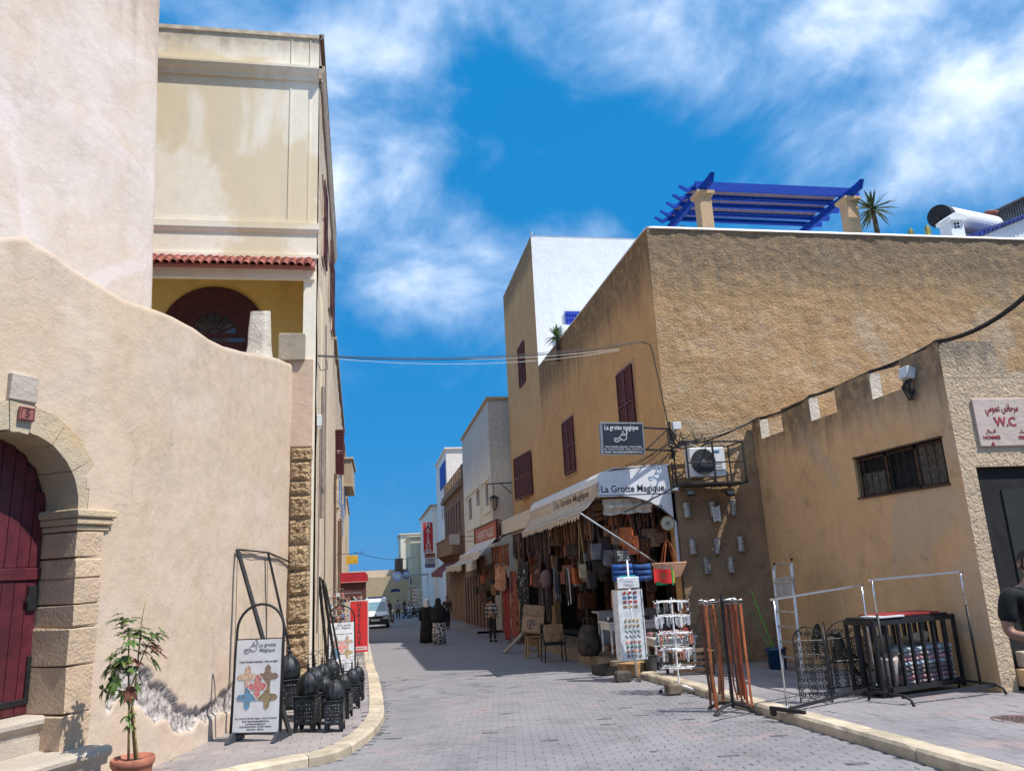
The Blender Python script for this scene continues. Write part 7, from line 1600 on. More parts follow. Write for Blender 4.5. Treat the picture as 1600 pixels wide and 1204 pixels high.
# blue bin, green broom sticks, stepladder
b = RP(7.80, 14.75); mb = MB(); mb.lathe([(.15, 0), (.19, .36), (.205, .365), (.205, .40), (.19, .40), (.17, .04), (0, .03)], b, 24); solo('blue_bin', mb, mat('blue_plastic', (.01, .06, .16), .35, var=.1, bump=0), 'blue plastic bin by the far end of the ochre wall', 'bin', smooth=True)
for i, (dx, dz) in enumerate(((.02, 1.5), (-.12, 1.2))):
    mb = MB(); mb.tube([b+Vector((.03-.02*i, .0, .12)), b+Vector((-.22+dx, .35, dz))], .012, 6); solo('broom_stick', mb, mat('green_plastic' if i == 0 else 'stick_green', (.08, .38, .03) if i == 0 else (.12, .18, .06), .5), ('bright' if i == 0 else 'dull')+' green broomstick standing in the blue bin', 'broomstick')
b = RP(7.75, 13.3); tp_ = AX(1238, 905, 8.45); t = thing('stepladder', b, 'folded aluminium stepladder leaning on the ochre wall', 'ladder'); M_ALU = mat('aluminium', (.62, .61, .60), .4, metal=.6, var=.1)
bl, br_ = G(1224, 1046, .05), G(1254, 1051, .05); H_ = 1.95; n_ = Vector((.20, .25, 0))
for bb in (bl, br_): mb = MB(); mb.beam(bb, bb+n_+Z_*H_*(1 if bb is br_ else .97), .05, .03); part('rail', mb, M_ALU, t)
for bb in (bl, br_): mb = MB(); mb.beam(bb+Vector((.06, .12, 0)), bb+n_+Vector((.08, .1, H_*1.02)), .04, .025); part('rear_rail', mb, M_ALU, t)
for k in range(6): z = .25+k*.28; mb = MB(); o_ = n_*(z/H_)+Z_*z; mb.beam(bl+o_, br_+o_, .07, .03); part('step', mb, M_ALU, t)
mb = MB(); o_ = n_*.72+Z_*H_*.70; mb.poly([bl+o_-Vector((0, .04, 0)), br_+o_-Vector((0, .04, 0)), br_+o_-Vector((0, .04, -.38)), bl+o_-Vector((0, .04, -.38))], (0, .02, 0)); part('top_platform', mb, mat('ladder_grey', (.35, .35, .35), .5), t)
mb = MB(); o_ = n_+Z_*H_*.95; mb.tube([bl+o_, bl+o_+Z_*.10, (bl+br_)/2+o_+Z_*.17, br_+o_+Z_*.10, br_+o_], .018, 6); part('hoop', mb, M_ALU, t)
mb = MB(); mb.blob(bl+n_+Vector((.08, .1, H_*1.03)), (.03, .03, .03)); mb.blob(br_+n_+Vector((.08, .1, H_*1.06)), (.03, .03, .03)); part('rubber_tip', mb, M_IRON, t)
# garment rails
def rail(A, B, zA, zB, label, ends='wheels', chrome=.6):
    t = thing('garment_rail', A, label, 'garment rail', 'garment rails on the pavement'); A, B = Vector(A), Vector(B); d = (B-A).normalized(); s = Vector((-d.y, d.x, 0)); A1, B1 = Vector((A.x, A.y, zA)), Vector((B.x, B.y, zB))
    mb = MB(); mb.beam(A1-d*.05, B1+d*.05, .035, .028); part('top_bar', mb, M_CHROME, t)
    for P_, P1 in ((A, A1), (B, B1)):
        h = P1-P_; m_ = P_+Z_*.08+h*(1-chrome); mb = MB(); mb.tube([m_, P1], .012, 8); part('upright', mb, M_CHROME, t, smooth=True); mb = MB(); mb.tube([P_+Z_*.09, m_+Z_*.03], .015 if chrome > .8 else .019, 8); part('lower_upright', mb, M_STEEL if chrome > .8 else M_IRON, t, smooth=True)
        if ends == 'wheels':
            mb = MB(); mb.beam(P_-s*.26+Z_*.10, P_+s*.26+Z_*.10, .045, .045); part('cross_foot', mb, M_IRON, t)
            for q_ in (-.22, .22):
                c = P_+s*q_+Z_*.045; mb = MB(); mb.tube([c-d*.015, c+d*.015], .045, 14); part('castor', mb, M_IRON, t)
        else:
            mb = MB(); mb.tube([P_-s*.36, P_-s*.33+Z_*.08, P_-s*.22+Z_*.12, P_+s*.22+Z_*.12, P_+s*.33+Z_*.08, P_+s*.36], .019, 8); part('bent_foot', mb, M_IRON, t, smooth=True)
    mb = MB(); z = .11 if ends == 'wheels' else .10
    if ends != 'wheels': mb.beam(A+Z_*z-s*.2, B+Z_*z-s*.2, .04)
    else: mb.beam(A+Z_*z, B+Z_*z, .035)
    part('bottom_bar', mb, M_IRON if ends == 'wheels' else mat('blue_black_tube', (.03, .035, .05), .35, metal=.3), t); return t
A = G(1232, 1122, .05); B = G(1372, 1085, .09); rail(A, B, AY(1190, 937, A.y).z, AY(1335, 914, B.y).z, 'chrome garment rail on castors straddling the kerb, nearer the belt stand', chrome=.97)
A2 = G(1392, 1098, .08); B2 = G(1548, 1078, .05); B2.x = min(B2.x, 8.62); rail(A2, B2, AY(1357, 906, A2.y).z, AY(1508, 892, B2.y).z, 'chrome garment rail with curved feet in front of the black crate', 'bent', chrome=.36)
# slatted black crate with textiles
P0 = G(1390, 1092, .08)+Vector((.03, .16, 0)); r_ = (B2-A2); r_.z = 0; r_.normalize(); n_ = Vector((-r_.y, r_.x, 0)); L_, D_, H_ = (B2-A2).length-.16, .50, 1.02
t = thing('black_crate', P0, 'black open slatted crate filled with folded rugs and baskets', 'crate')
def CP(a, b_, c): return Vector((P0.x, P0.y, 0))+r_*a+n_*b_+Z_*(gz(P0.y+r_.y*a)+.06+c)
for z in (.10, H_):
    for (a0, b0, a1, b1) in ((0, 0, L_, 0), (0, D_, L_, D_), (0, 0, 0, D_), (L_, 0, L_, D_)): mb = MB(); mb.beam(CP(a0, b0, z), CP(a1, b1, z), .055, .065); part('crate_rail', mb, M_IRON, t)
for k in range(8):
    for b_ in (0, D_): mb = MB(); a = L_*k/7; mb.beam(CP(a, b_, .02 if k in (0, 7) else .1), CP(a, b_, H_+(.04 if k in (0, 7) else 0)), .06, .035); part('slat', mb, M_IRON, t)
for k in (1, 2):
    for a in (0, L_): mb = MB(); mb.beam(CP(a, D_*k/3, .1), CP(a, D_*k/3, H_), .05, .03); part('slat', mb, M_IRON, t)
mb = MB(); mb.poly([CP(0, 0, .09), CP(L_, 0, .09), CP(L_, D_, .09), CP(0, D_, .09)], (0, 0, .02)); part('crate_floor', mb, M_IRON, t)
mb = MB(); mb.poly([CP(.02, .05, H_+.035), CP(L_-.1, .0, H_+.035), CP(L_-.05, D_, H_+.035), CP(.02, D_, H_+.035)], (0, 0, .03)); part('crate_top', mb, M_IRON, t)
rt_ = random.Random(5); TX = [mat('kilim_'+n, c, .9, var=.6, scale=22, col2=c2, bump=.4) for n, c, c2 in (('plum', (.12, .05, .07), (.4, .35, .33)), ('blue', (.15, .22, .30), (.45, .43, .40)), ('grey', (.28, .26, .25), (.10, .07, .08)), ('pink', (.45, .24, .24), (.2, .1, .12)))]
z = .12; k = 0; nmz = ['lowest', 'second', 'third', 'fourth', 'fifth', 'sixth', 'seventh', 'top']
while z < .62 and k < 8:
    h = .062; mb = MB(); a0 = .55+rt_.uniform(-.03, .05); a1 = L_-.05
    def fold(u, v, z=z, a0=a0, a1=a1, h=h, k=k):
        ang = -PI/2+PI*v; rr = h/2; return CP(a0+(a1-a0)*u, .10-math.cos(ang)*rr*1.2+.01*math.sin(u*23+k)+.012*mn.noise(Vector((u*9, k, 0))), z+rr+math.sin(ang)*rr*.96+.010*mn.noise(Vector((u*7, k*3, v))))
    mb.grid(fold, 26, 8); mb.poly([CP(a0, .1, z), CP(a1, .1, z), CP(a1, D_-.06, z), CP(a0, D_-.06, z)], (0, 0, h-.004)); solo('folded_rug', mb, TX[(0, 3, 2, 0, 1, 3, 2, 1)[k]], 'folded patterned rug, %s of the pile in the black crate' % nmz[k], 'rug', 'folded rugs in the crate'); z += h+.002; k += 1
c = CP(1.15, .24, .66); mb = MB(); mb.lathe([(0, 0), (.14, 0), (.20, .06), (.225, .085), (.21, .095), (.18, .06), (.13, .02), (0, .02)], c, 26, Matrix.Rotation(-.5, 3, 'X')); solo('shallow_basket', mb, mat('straw_pale', (.50, .40, .28), .8, var=.25, scale=30, bump=.5), 'round shallow straw basket lying on the rug pile', 'basket', smooth=True)
c = CP(.36, .16, .12); mb = MB(); mb.lathe([(0, 0), (.10, 0), (.135, .30), (.15, .36), (.15, .40), (.12, .385), (.11, .30), (0, .28)], c, 22, wob=lambda a, z: 1+.012*math.sin(a*16+z*60)); solo('tall_basket', mb, mat('straw_white', (.55, .47, .40), .8, var=.2, scale=30, bump=.5), 'tall pale woven basket at the left inside the crate', 'basket', smooth=True)
c = CP(.5, .3, .66); mb = MB(); mb.lathe([(0, 0), (.17, .01), (.18, .03), (0, .02)], c, 22, Matrix.Rotation(-1.2, 3, 'X')); solo('round_tray', mb, mat('tray_brown', (.22, .15, .10), .7), 'brown round tray standing on edge behind the pale basket', 'tray', smooth=True)
mb = MB(); mb.poly([CP(.30, .05, H_+.07), CP(1.42, .0, H_+.07), CP(1.48, .4, H_+.07), CP(.3, .5, H_+.07)], (0, 0, .025)); solo('red_board', mb, mat('red_board', (.30, .02, .02), .6), 'thin dark red board lying on top of the black crate', 'board')
mb = MB(); mb.poly([CP(.10, -.02, H_+.068), CP(.62, -.04, H_+.068), CP(.70, .1, H_+.068), CP(.62, .3, H_+.068), CP(.1, .3, H_+.068)], (0, 0, .02)); solo('folded_paper', mb, M_PANEL, 'folded white paper on the left of the crate top', 'paper')
# scroll-iron folding screen
def spiral(c, r, u, R_, turns, sgn, a0, n=20): return [c+(r*math.cos(a0+sgn*turns*2*PI*i/n)+u*math.sin(a0+sgn*turns*2*PI*i/n))*(R_*(1-.78*i/n)) for i in range(n+1)]
scr = thing('scroll_screen', G(1275, 1100, .09), 'black wrought iron folding screen of scrollwork panels before the ochre wall', 'screen')
def scroll_panel(A, B, h, archt=True):
    A, B = Vector(A), Vector(B); d = B-A; w_ = d.length; r = d.normalized(); u = Z_; z0 = .09; hs = h-w_*.42
    mb = MB(); top = [A+r*(w_/2-w_/2*math.cos(a*PI/14))+u*(hs+math.sin(a*PI/14)*w_*.42) for a in range(15)]
    mb.tube([A]+top+[B], .009, 5); mb.tube([A+u*z0, B+u*z0], .008, 4); mb.tube([A+u*hs, B+u*hs], .008, 4)
    for k in (1, 2, 3): mb.tube([A+u*(z0+(hs-z0)*k/4), B+u*(z0+(hs-z0)*k/4)], .006, 4)
    mb.tube([(A+B)/2+u*z0, (A+B)/2+u*(h-.01)], .006, 4); f = part('panel_frame', mb, M_IRON, scr)
    mb = MB(); rows = 4; cw = w_/4; rh = (hs-z0)/rows
    for j in range(rows+1):
        for i in range(2):
            for s in (-1, 1):
                cx = w_*(.25+.5*i)+s*w_*.115; ok = j < rows; zc = z0+rh*(j+.5) if ok else hs+w_*.12
                if not ok: cx = w_*(.5+(i-.5)*.42)+s*w_*.08*(1 if i == 0 else 1)
                for v_ in ((-1, 1) if ok else (1,)):
                    c = A+r*cx+u*(zc+v_*rh*.23); mb.tube(spiral(c, r*s, u*v_, min(w_*.122, rh*.25), 1.4, 1, -PI/2), .0085, 4)
    part('scrollwork', mb, M_IRON, scr, kind='stuff')
a, b_, c, d = G(1252, 1101, .09), G(1300, 1099, .08), G(1303, 1084, .08), G(1366, 1080, .08)
scroll_panel(a, b_, 1.02); scroll_panel(b_+Vector((.02, 0, 0)), c, 1.06); scroll_panel(c+Vector((.02, .02, 0)), d, 1.03)
for i, (px, py, rx, rz_, lb) in enumerate(((1278, 1000, .17, .32, 'dark oval tray leaning on the wall behind the left screen panel'), (1312, 1010, .15, .26, 'smaller dark oval tray behind the middle of the screen'), (1372, 1020, .16, .30, 'brown oval tray leaning beside the black crate'))):
    q = AX(px, py, 8.45); mb = MB(); mb.lathe([(0, 0), (.8, 0), (1, .06), (.98, .08), (.8, .04), (0, .03)], (0, 0, 0), 26); mb.xf(Matrix.Translation(q) @ Matrix.Rotation(-1.35, 4, 'Y') @ Matrix.Diagonal((rz_, rx, .5, 1))); solo('oval_tray', mb, mat('dark_tray', (.05, .05, .045), .5, metal=.4) if i < 2 else MATS['tray_brown'], lb, 'tray', smooth=True)
b = G(1330, 1082, .07)+Vector((.1, .35, 0)); t = thing('iron_chair', b, 'black iron chair frame with arched back folded behind the scroll screen', 'chair')
mb = MB(); mb.tube([b+Vector((-.25, 0, 0)), b+Vector((-.24, .1, .55))]+[b+Vector((-.02-.22*math.cos(a*PI/8), .12, .58+.22*math.sin(a*PI/8))) for a in range(9)]+[b+Vector((.22, .1, .5)), b+Vector((.25, .1, 0))], .022, 8); part('back_frame', mb, M_IRON, t)
mb = MB(); mb.beam(b+Vector((-.05, -.05, .6)), b+Vector((.38, -.1, .05)), .035); part('leg', mb, M_IRON, t); mb = MB(); mb.beam(b+Vector((.1, -.05, .6)), b+Vector((.48, -.1, .25)), .035); part('leg', mb, M_IRON, t); mb = MB(); mb.cham(b+Vector((.05, .02, .42)), (.42, .3, .03), .01); part('seat', mb, M_IRON, t)
# ------------------------------------------------------------------ people
M_SKIN = mat('skin', (.33, .17, .11), .55, var=.08, bump=.05); M_HAIR = mat('black_hair', (.010, .009, .008), .6, var=.3)
def skin_obj(name, V, E, R, m, parent, sub=2, root=0, label=None):
    me = bpy.data.meshes.new(name); off = ROOT.get(parent, Vector((0, 0, 0))); me.from_pydata([Vector(v)-off for v in V], E, []); me.update(); me.materials.append(m)
    o = bpy.data.objects.new(name, me); C.objects.link(o); o.parent = parent; ROOT[o] = off
    s = o.modifiers.new('skin', 'SKIN'); s.use_smooth_shade = True
    sv = me.skin_vertices[0].data if me.skin_vertices else None
    if sv is None:
        bm = bmesh.new(); bm.from_mesh(me); bm.verts.layers.skin.verify(); bm.to_mesh(me); bm.free(); sv = me.skin_vertices[0].data
    for i, r in enumerate(R): sv[i].radius = r if isinstance(r, tuple) else (r, r)
    for i in range(len(V)): sv[i].use_root = (i == root)
    d = o.modifiers.new('sub', 'SUBSURF'); d.levels = sub; d.render_levels = sub
    if label: o['label'] = label
    return o
def head(parent, c, s, R, hair=M_HAIR, skin=M_SKIN, scarf=None, beard=False):
    mb = MB(); n, m = 28, 22; c = Vector(c)
    def hv(u, v, hr=0):
        th = PI*v; a = 2*PI*u; x, y, z = math.sin(th)*math.cos(a), math.sin(th)*math.sin(a), math.cos(th)       # face towards -y
        k = 1.0; px, py, pz = x*.075, y*.095, z*.118
        if z < 0: px *= 1-.30*(-z)**1.3; py *= (1-.12*(-z)) if y < 0 else (1-.45*(-z))
        if y < -.2:
            f = (-y); py -= .022*math.exp(-((x/.16)**2)-((z+.12)/.20)**2)*f; py -= .006*math.exp(-((z-.16)/.08)**2)*f
            for sx in (-1, 1): py += .010*math.exp(-(((x-sx*.38)/.18)**2)-((z-.02)/.10)**2)
            py -= .008*math.exp(-((x/.3)**2)-((z+.50)/.07)**2); py += .004*math.exp(-((x/.3)**2)-((z+.42)/.04)**2); py -= .010*math.exp(-((x/.35)**2)-((z+.85)/.14)**2)
        return c+R @ (Vector((px, py, pz))*s*(1+hr))
    mb.grid(lambda u, v: hv(u, v), n, m); o = part('head', mb, skin, parent, smooth=True)
    mb = MB()
    for sx in (-1, 1): mb.lathe([(0, -.010), (.020, -.006), (.026, .004), (.020, .008), (.010, .003), (0, .002)], c+R @ (Vector((sx*.076, .008, -.004))*s), 12, R @ Matrix.Rotation(sx*PI/2*.85, 3, 'Y'), sx=1.3, sy=.8)
    part('ear', mb, skin, o, smooth=True)
    mb = MB()
    for sx in (-1, 1): mb.blob(c+R @ (Vector((sx*.029, -.077, .004))*s), (.011, .009, .007), 8, 6)
    part('eye', mb, M_WHITEP, o, smooth=True); mb = MB()
    for sx in (-1, 1): mb.blob(c+R @ (Vector((sx*.029, -.085, .004))*s), (.005, .004, .005), 8, 6); mb.beam(c+R @ (Vector((sx*.014, -.092, .022))*s), c+R @ (Vector((sx*.045, -.083, .022))*s), .006, .008)
    part('eyebrow', mb, M_HAIR, o); mb = MB(); mb.beam(c+R @ (Vector((-.022, -.090, -.050))*s), c+R @ (Vector((.022, -.090, -.050))*s), .006, .009); part('mouth', mb, mat('lips', (.25, .09, .07), .5), o)
    if scarf is None:
        mb = MB()
        def hh(u, v):
            a = 2*PI*u; back = math.sin(a) > -.35; lim = .62 if back else .30; return hv(u, v*lim, .055)
        mb.grid(hh, 28, 10); part('hair', mb, hair, o, smooth=True)
    return o
def hand(parent, w, d, nrm, side, skin, curl=.9, s=1.0):
    """palm and five unequal bent fingers; w wrist, d finger direction, nrm palm normal (fingers curl towards it)"""
    w, d, nr = Vector(w), Vector(d).normalized(), Vector(nrm).normalized(); sd = d.cross(nr).normalized()*side; mb = MB()
    V = [w-d*.02*s, w+d*.03*s, w+d*.085*s]; o = skin_obj('palm', V, [(0, 1), (1, 2)], [(.024*s, .018*s), (.036*s, .016*s), (.040*s, .014*s)], skin, parent, 2)
    for k, (off, L) in enumerate(((-.030, .070), (-.010, .080), (.010, .075), (.028, .060))):
        P = [w+d*.07*s+sd*off*s]; dr = d.copy()
        for j, f in enumerate((.45, .32, .23)):
            a = curl*(j+.6)*.55; v = (d*math.cos(a)+nr*math.sin(a)); P.append(P[-1]+v*L*f*s*1.05)
        mb.tube([p for p in P], [.0095*s, .009*s, .008*s, .006*s], 8)
    P = [w+d*.02*s-sd*.030*s, w+d*.045*s-sd*.055*s+nr*.012*s, w+d*.075*s-sd*.058*s+nr*.028*s, w+d*.095*s-sd*.045*s+nr*.035*s]; mb.tube(P, [.012*s, .011*s, .009*s, .007*s], 8)
    part('fingers', mb, skin, o, smooth=True); return o
def person(loc, rz, label, shirt, legs_m, hh=1.74, pose='stand', hair=M_HAIR, skin=M_SKIN, long_sleeve=True, group=None, shoes=M_IRON, detail=1, headtilt=0.0, arm=None):
    loc = Vector(loc); t = thing('person', loc, label, 'person', group); R = Matrix.Rotation(rz, 3, 'Z'); k = hh/1.75
    def p(x, y, z): return loc+R @ (Vector((x, y, z))*k)
    st = {'stand': ((.0, .0), (.0, .0)), 'walk': ((-.22, .0), (.20, .06)), 'stride': ((-.12, .0), (.14, .02))}[pose]
    LA = arm or {'L': [(-.19, .0, 1.43), (-.24, .03, 1.14), (-.25, -.04, .88)], 'R': [(.19, .0, 1.43), (.24, .03, 1.14), (.25, -.06, .88)]}
    hip = [(-.09, 0, .93), (.09, 0, .93)]; feet = [(-.11, st[0][0], .08), (.11, st[1][0], .08)]; knee = [(-.10, st[0][0]*.5-.05, .50), (.10, st[1][0]*.5-.05, .50)]
    # body in one surface
    V = [p(0, 0, .96), p(0, .0, 1.16), p(0, .005, 1.36), p(0, .01, 1.48), p(0, -.005, 1.57)]; E = [(0, 1), (1, 2), (2, 3), (3, 4)]; Rd = [(.13*k, .10*k), (.125*k, .09*k), (.14*k, .095*k), (.06*k, .055*k), (.052*k, .05*k)]
    for s_ in 'LR':
        i = len(V); a = LA[s_]; V += [p(*a[0]), p(*a[1]), p(*a[2])]; E += [(2, i), (i, i+1), (i+1, i+2)]; Rd += [.058*k, .043*k, .028*k]
    for q in (0, 1): i = len(V); V += [p(*hip[q]), p(*knee[q]), p(*feet[q])]; E += [(0, i), (i, i+1), (i+1, i+2)]; Rd += [.088*k, .056*k, .038*k]
    body = skin_obj('body', V, E, Rd, skin, t, 2 if detail else 1)
    # shirt over torso and sleeves
    V = [p(0, 0, .90), p(0, 0, 1.0), p(0, .0, 1.16), p(0, .005, 1.34), p(0, .01, 1.465)]; E = [(0, 1), (1, 2), (2, 3), (3, 4)]; Rd = [(.155*k, .12*k), (.150*k, .115*k), (.145*k, .108*k), (.158*k, .112*k), (.078*k, .072*k)]
    for s_ in 'LR':
        i = len(V); a = [Vector(q) for q in LA[s_]]
        if long_sleeve: V += [p(*a[0]), p(*a[1]), p(*(a[1].lerp(a[2], .9)))]; E += [(3, i), (i, i+1), (i+1, i+2)]; Rd += [.074*k, .056*k, .040*k]
        else: V += [p(*a[0]), p(*(a[0].lerp(a[1], .8)))]; E += [(3, i), (i, i+1)]; Rd += [.076*k, .066*k]
    sh_ = skin_obj('shirt', V, E, Rd, shirt, t, 2 if detail else 1)
    V = [p(0, 0, .99), p(0, 0, .92)]; E = [(0, 1)]; Rd = [(.14*k, .11*k), (.145*k, .118*k)]
    for q in (0, 1): i = len(V); V += [p(*hip[q]), p(*knee[q]), p(feet[q][0], feet[q][1], .10)]; E += [(1, i), (i, i+1), (i+1, i+2)]; Rd += [.100*k, .072*k, .056*k]
    skin_obj('trousers', V, E, Rd, legs_m, t, 2 if detail else 1)
    for q in (0, 1): f = feet[q]; mb = MB(); mb.blob(p(f[0], f[1]-.06, .035), (.045*k, .125*k, .045*k), 10, 6, R); part('shoe', mb, shoes, t, smooth=True)
    head(t, p(0, -.015, 1.64), k, R @ Matrix.Rotation(headtilt, 3, 'X'), hair, skin)
    for s_, sd in (('L', -1), ('R', 1)):
        a = [Vector(q) for q in LA[s_]]; w_ = p(*a[2]); d = (R @ (a[2]-a[1])).normalized(); nn = R @ Vector((-sd, -.3, 0)) if arm is None else R @ Vector((0, .2, 1)); hand(body, w_, d, nn, sd, skin, s=k) if detail else None
    return t
M_BLK = mat('black_cotton', (.010, .010, .012), .85, var=.3, bump=.2, bscale=12)
# man at the right edge, looking at his phone
mx = AY(1612, 900, 5.2); ml = Vector((mx.x+.0, 5.2, gz(5.2)+.118))
armM = {'L': [(-.205, .0, 1.43), (-.27, -.01, 1.15), (-.06, -.26, 1.08)], 'R': [(.205, .0, 1.43), (.27, -.01, 1.15), (.06, -.28, 1.10)]}
man = person(ml, -.15, 'man in a black T-shirt at the right edge looking down at a phone', M_BLK, M_BLK, 1.80, long_sleeve=False, arm=armM, headtilt=.25)
k_ = 1.80/1.75; c = ml+Matrix.Rotation(-.15, 3, 'Z') @ (Vector((.0, -.36, 1.13))*k_)
mb = MB(); mb.cham(c, (.075, .012, .15), .004, Matrix.Rotation(-.15, 3, 'Z') @ Matrix.Rotation(-.9, 3, 'X')); solo('phone', mb, M_WHITEP, 'white mobile phone held by the man at the right edge', 'phone')
# two women from behind
def robe(parent, name, prof, c, m, n=30, folds=9, amp=.05, sx=1.0, sy=.7, seed=0, rz=0.0):
    mb = MB(); mb.lathe(prof, (0, 0, 0), n, sx=sx, sy=sy, wob=lambda a, z: 1+amp*math.sin(a*folds+seed+z*.8)*max(.15, min(1, (1.3-z)/1.1))+amp*.5*math.sin(a*4+z*3+seed)); mb.xf(Matrix.Translation(c) @ Matrix.Rotation(rz, 4, 'Z')); return part(name, mb, m, parent, smooth=True)
w1_ = G(668, 1004); t = thing('person', w1_, 'woman seen from behind in a long black robe and white headscarf', 'person', 'two women walking away down the street')
robe(t, 'robe', [(.0, .03), (.30, .03), (.30, .25), (.27, .6), (.24, .9), (.22, 1.1), (.245, 1.28), (.20, 1.40), (.10, 1.46), (.06, 1.5)], w1_, M_BLK, seed=1)
body = skin_obj('body', [w1_+Vector(v) for v in ((0, 0, .9), (0, 0, 1.3), (0, 0, 1.5), (-.22, 0, 1.36), (-.29, .03, 1.1), (-.27, -.06, .86), (.22, 0, 1.36), (.29, .03, 1.1), (.25, -.08, .9), (-.10, 0, .5), (-.10, .06, .06), (.10, 0, .5), (.10, -.05, .06))], [(0, 1), (1, 2), (1, 3), (3, 4), (4, 5), (1, 6), (6, 7), (7, 8), (0, 9), (9, 10), (0, 11), (11, 12)], [.12, .13, .05, .08, .07, .05, .08, .07, .05, .07, .05, .07, .05], M_BLK, t, 1)
mb = MB(); mb.lathe([(.0, 1.40), (.15, 1.40), (.125, 1.48), (.105, 1.54), (.112, 1.62), (.10, 1.69), (.06, 1.735), (0, 1.745)], w1_, 20, sy=1.1, wob=lambda a, z: 1+.04*math.sin(a*7+z*20)); part('headscarf', mb, mat('white_scarf', (.74, .72, .70), .8), t, smooth=True)
head(t, w1_+Vector((0, .02, 1.62)), .98, Matrix.Rotation(PI, 3, 'Z'), scarf=True)
w2_ = G(686, 1006); t = thing('person', w2_, 'woman seen from behind in a black veil and black and white patterned skirt', 'person', 'two women walking away down the street')
def pattern_mat():
    m = bpy.data.materials.new('patterned_skirt'); m.use_nodes = True; nt_ = m.node_tree; b = nt_.nodes['Principled BSDF']; tcn = node(nt_, 'ShaderNodeTexCoord')
    v = node(nt_, 'ShaderNodeTexVoronoi', {'Vector': tcn.outputs['Object'], 'Scale': 9.0}, feature='DISTANCE_TO_EDGE'); nt_.links.new(mix(nt_, ramp(nt_, v.outputs['Distance'], .10, .16), (.55, .53, .50), (.015, .015, .018)), b.inputs['Base Color']); b.inputs['Roughness'].default_value = .85; return m
robe(t, 'skirt', [(.0, .04), (.27, .04), (.26, .4), (.235, .8), (.20, .98)], w2_, pattern_mat(), seed=3)
robe(t, 'veil', [(.0, .82), (.27, .82), (.28, 1.0), (.26, 1.2), (.24, 1.36), (.15, 1.46), (.115, 1.54), (.12, 1.63), (.095, 1.70), (.05, 1.74), (0, 1.75)], w2_, M_BLK, seed=5, folds=7)
skin_obj('body', [w2_+Vector(v) for v in ((0, 0, .9), (0, 0, 1.3), (-.22, 0, 1.34), (-.28, .03, 1.08), (-.14, .1, .95), (.22, 0, 1.34), (.29, .03, 1.1), (.30, .0, .85), (-.10, 0, .5), (-.10, .06, .06), (.10, 0, .5), (.10, -.05, .06))], [(0, 1), (1, 2), (2, 3), (3, 4), (1, 5), (5, 6), (6, 7), (0, 8), (8, 9), (0, 10), (10, 11)], [.12, .13, .08, .07, .05, .08, .07, .05, .07, .05, .07, .05], M_BLK, t, 1)
head(t, w2_+Vector((0, .02, 1.62)), .98, Matrix.Rotation(PI, 3, 'Z'), scarf=True)
cl_ = lambda n, c: mat('cloth_'+n, c, .85, var=.3)
person(Vector((AY(699, 960, 42).x, 42, gz(42)+.1)), .3, 'man in a brown sweater walking towards us past the far shop doors', cl_('brown', (.12, .075, .055)), cl_('navy', (.02, .02, .03)), 1.72, 'stride', detail=0)
def stripe_mat():
    m = bpy.data.materials.new('striped_jersey'); m.use_nodes = True; nt_ = m.node_tree; b = nt_.nodes['Principled BSDF']; geo = node(nt_, 'ShaderNodeNewGeometry'); sp = node(nt_, 'ShaderNodeSeparateXYZ', {0: geo.outputs['Position']})
    f = mth(nt_, 'GREATER_THAN', mth(nt_, 'FRACT', mth(nt_, 'MULTIPLY', sp.outputs[2], 6.5)), .5); nt_.links.new(mix(nt_, f, (.45, .43, .40), (.07, .065, .065)), b.inputs['Base Color']); b.inputs['Roughness'].default_value = .85; return m
person(Vector((4.35, 30.3, gz(30.3))), 2.4, 'person in a grey and white striped jersey beside the hanging rugs', stripe_mat(), cl_('dark', (.03, .025, .025)), 1.68, 'stand', detail=0)
far = [(608, 968, 0.4, 'far pedestrian in a dark jacket beside the white van', (.04, .04, .05)), (622, 967, 3.0, 'far pedestrian in a light grey shirt and dark trousers', (.36, .38, .42)), (641, 962, 2.0, 'far pedestrian in a red top near the lamp post', (.28, .10, .09)), (648, 960, .6, 'far pedestrian in a sand coloured shirt', (.40, .32, .24)), (632, 962, 1.0, 'far pedestrian in black between the two lighter ones', (.03, .03, .03)), (601, 964, .2, 'far pedestrian in dark clothes just right of the van', (.05, .045, .04))]
for i, (px, py, rz_, lb, c) in enumerate(far):
    person(G(px, py), rz_, lb, cl_('far%d' % i, c), cl_('fardark', (.025, .025, .03)), 1.72, 'stride' if i % 2 else 'stand', detail=0, group='people at the far end of the street')
# ------------------------------------------------------------------ white van
vb = G(587, 981.5); van = thing('van', vb, 'white panel van with black bumper driving up the street towards us', 'van'); W2, LV, HV = .87, 4.3, 1.86
M_VAN = mat('van_white', (.74, .76, .78), .25, var=.03, bump=0, coat=.5); M_VBL = mat('van_black', (.018, .018, .02), .5, var=.2)
secs = [(0.0, .30, .74, .80), (.12, .24, .86, .86), (.55, .22, 1.00, .87), (1.0, .22, 1.06, .87), (1.55, .22, 1.66, .86), (1.95, .22, 1.82, .86), (3.9, .22, 1.84, .86), (4.25, .28, 1.72, .84)]
V = []; 
for (y, zb, zt, w_) in secs:
    wt = w_*(.86 if zt > 1.5 else .96); zm = min(.98, zt-.05)
    ring = [(-w_*.96, zb), (-w_, zb+.15), (-w_, zm), (-wt, zt-.08), (-wt*.90, zt), (wt*.90, zt), (wt, zt-.08), (w_, zm), (w_, zb+.15), (w_*.96, zb)]
    V += [vb+Vector((x, y, z)) for x, z in ring]
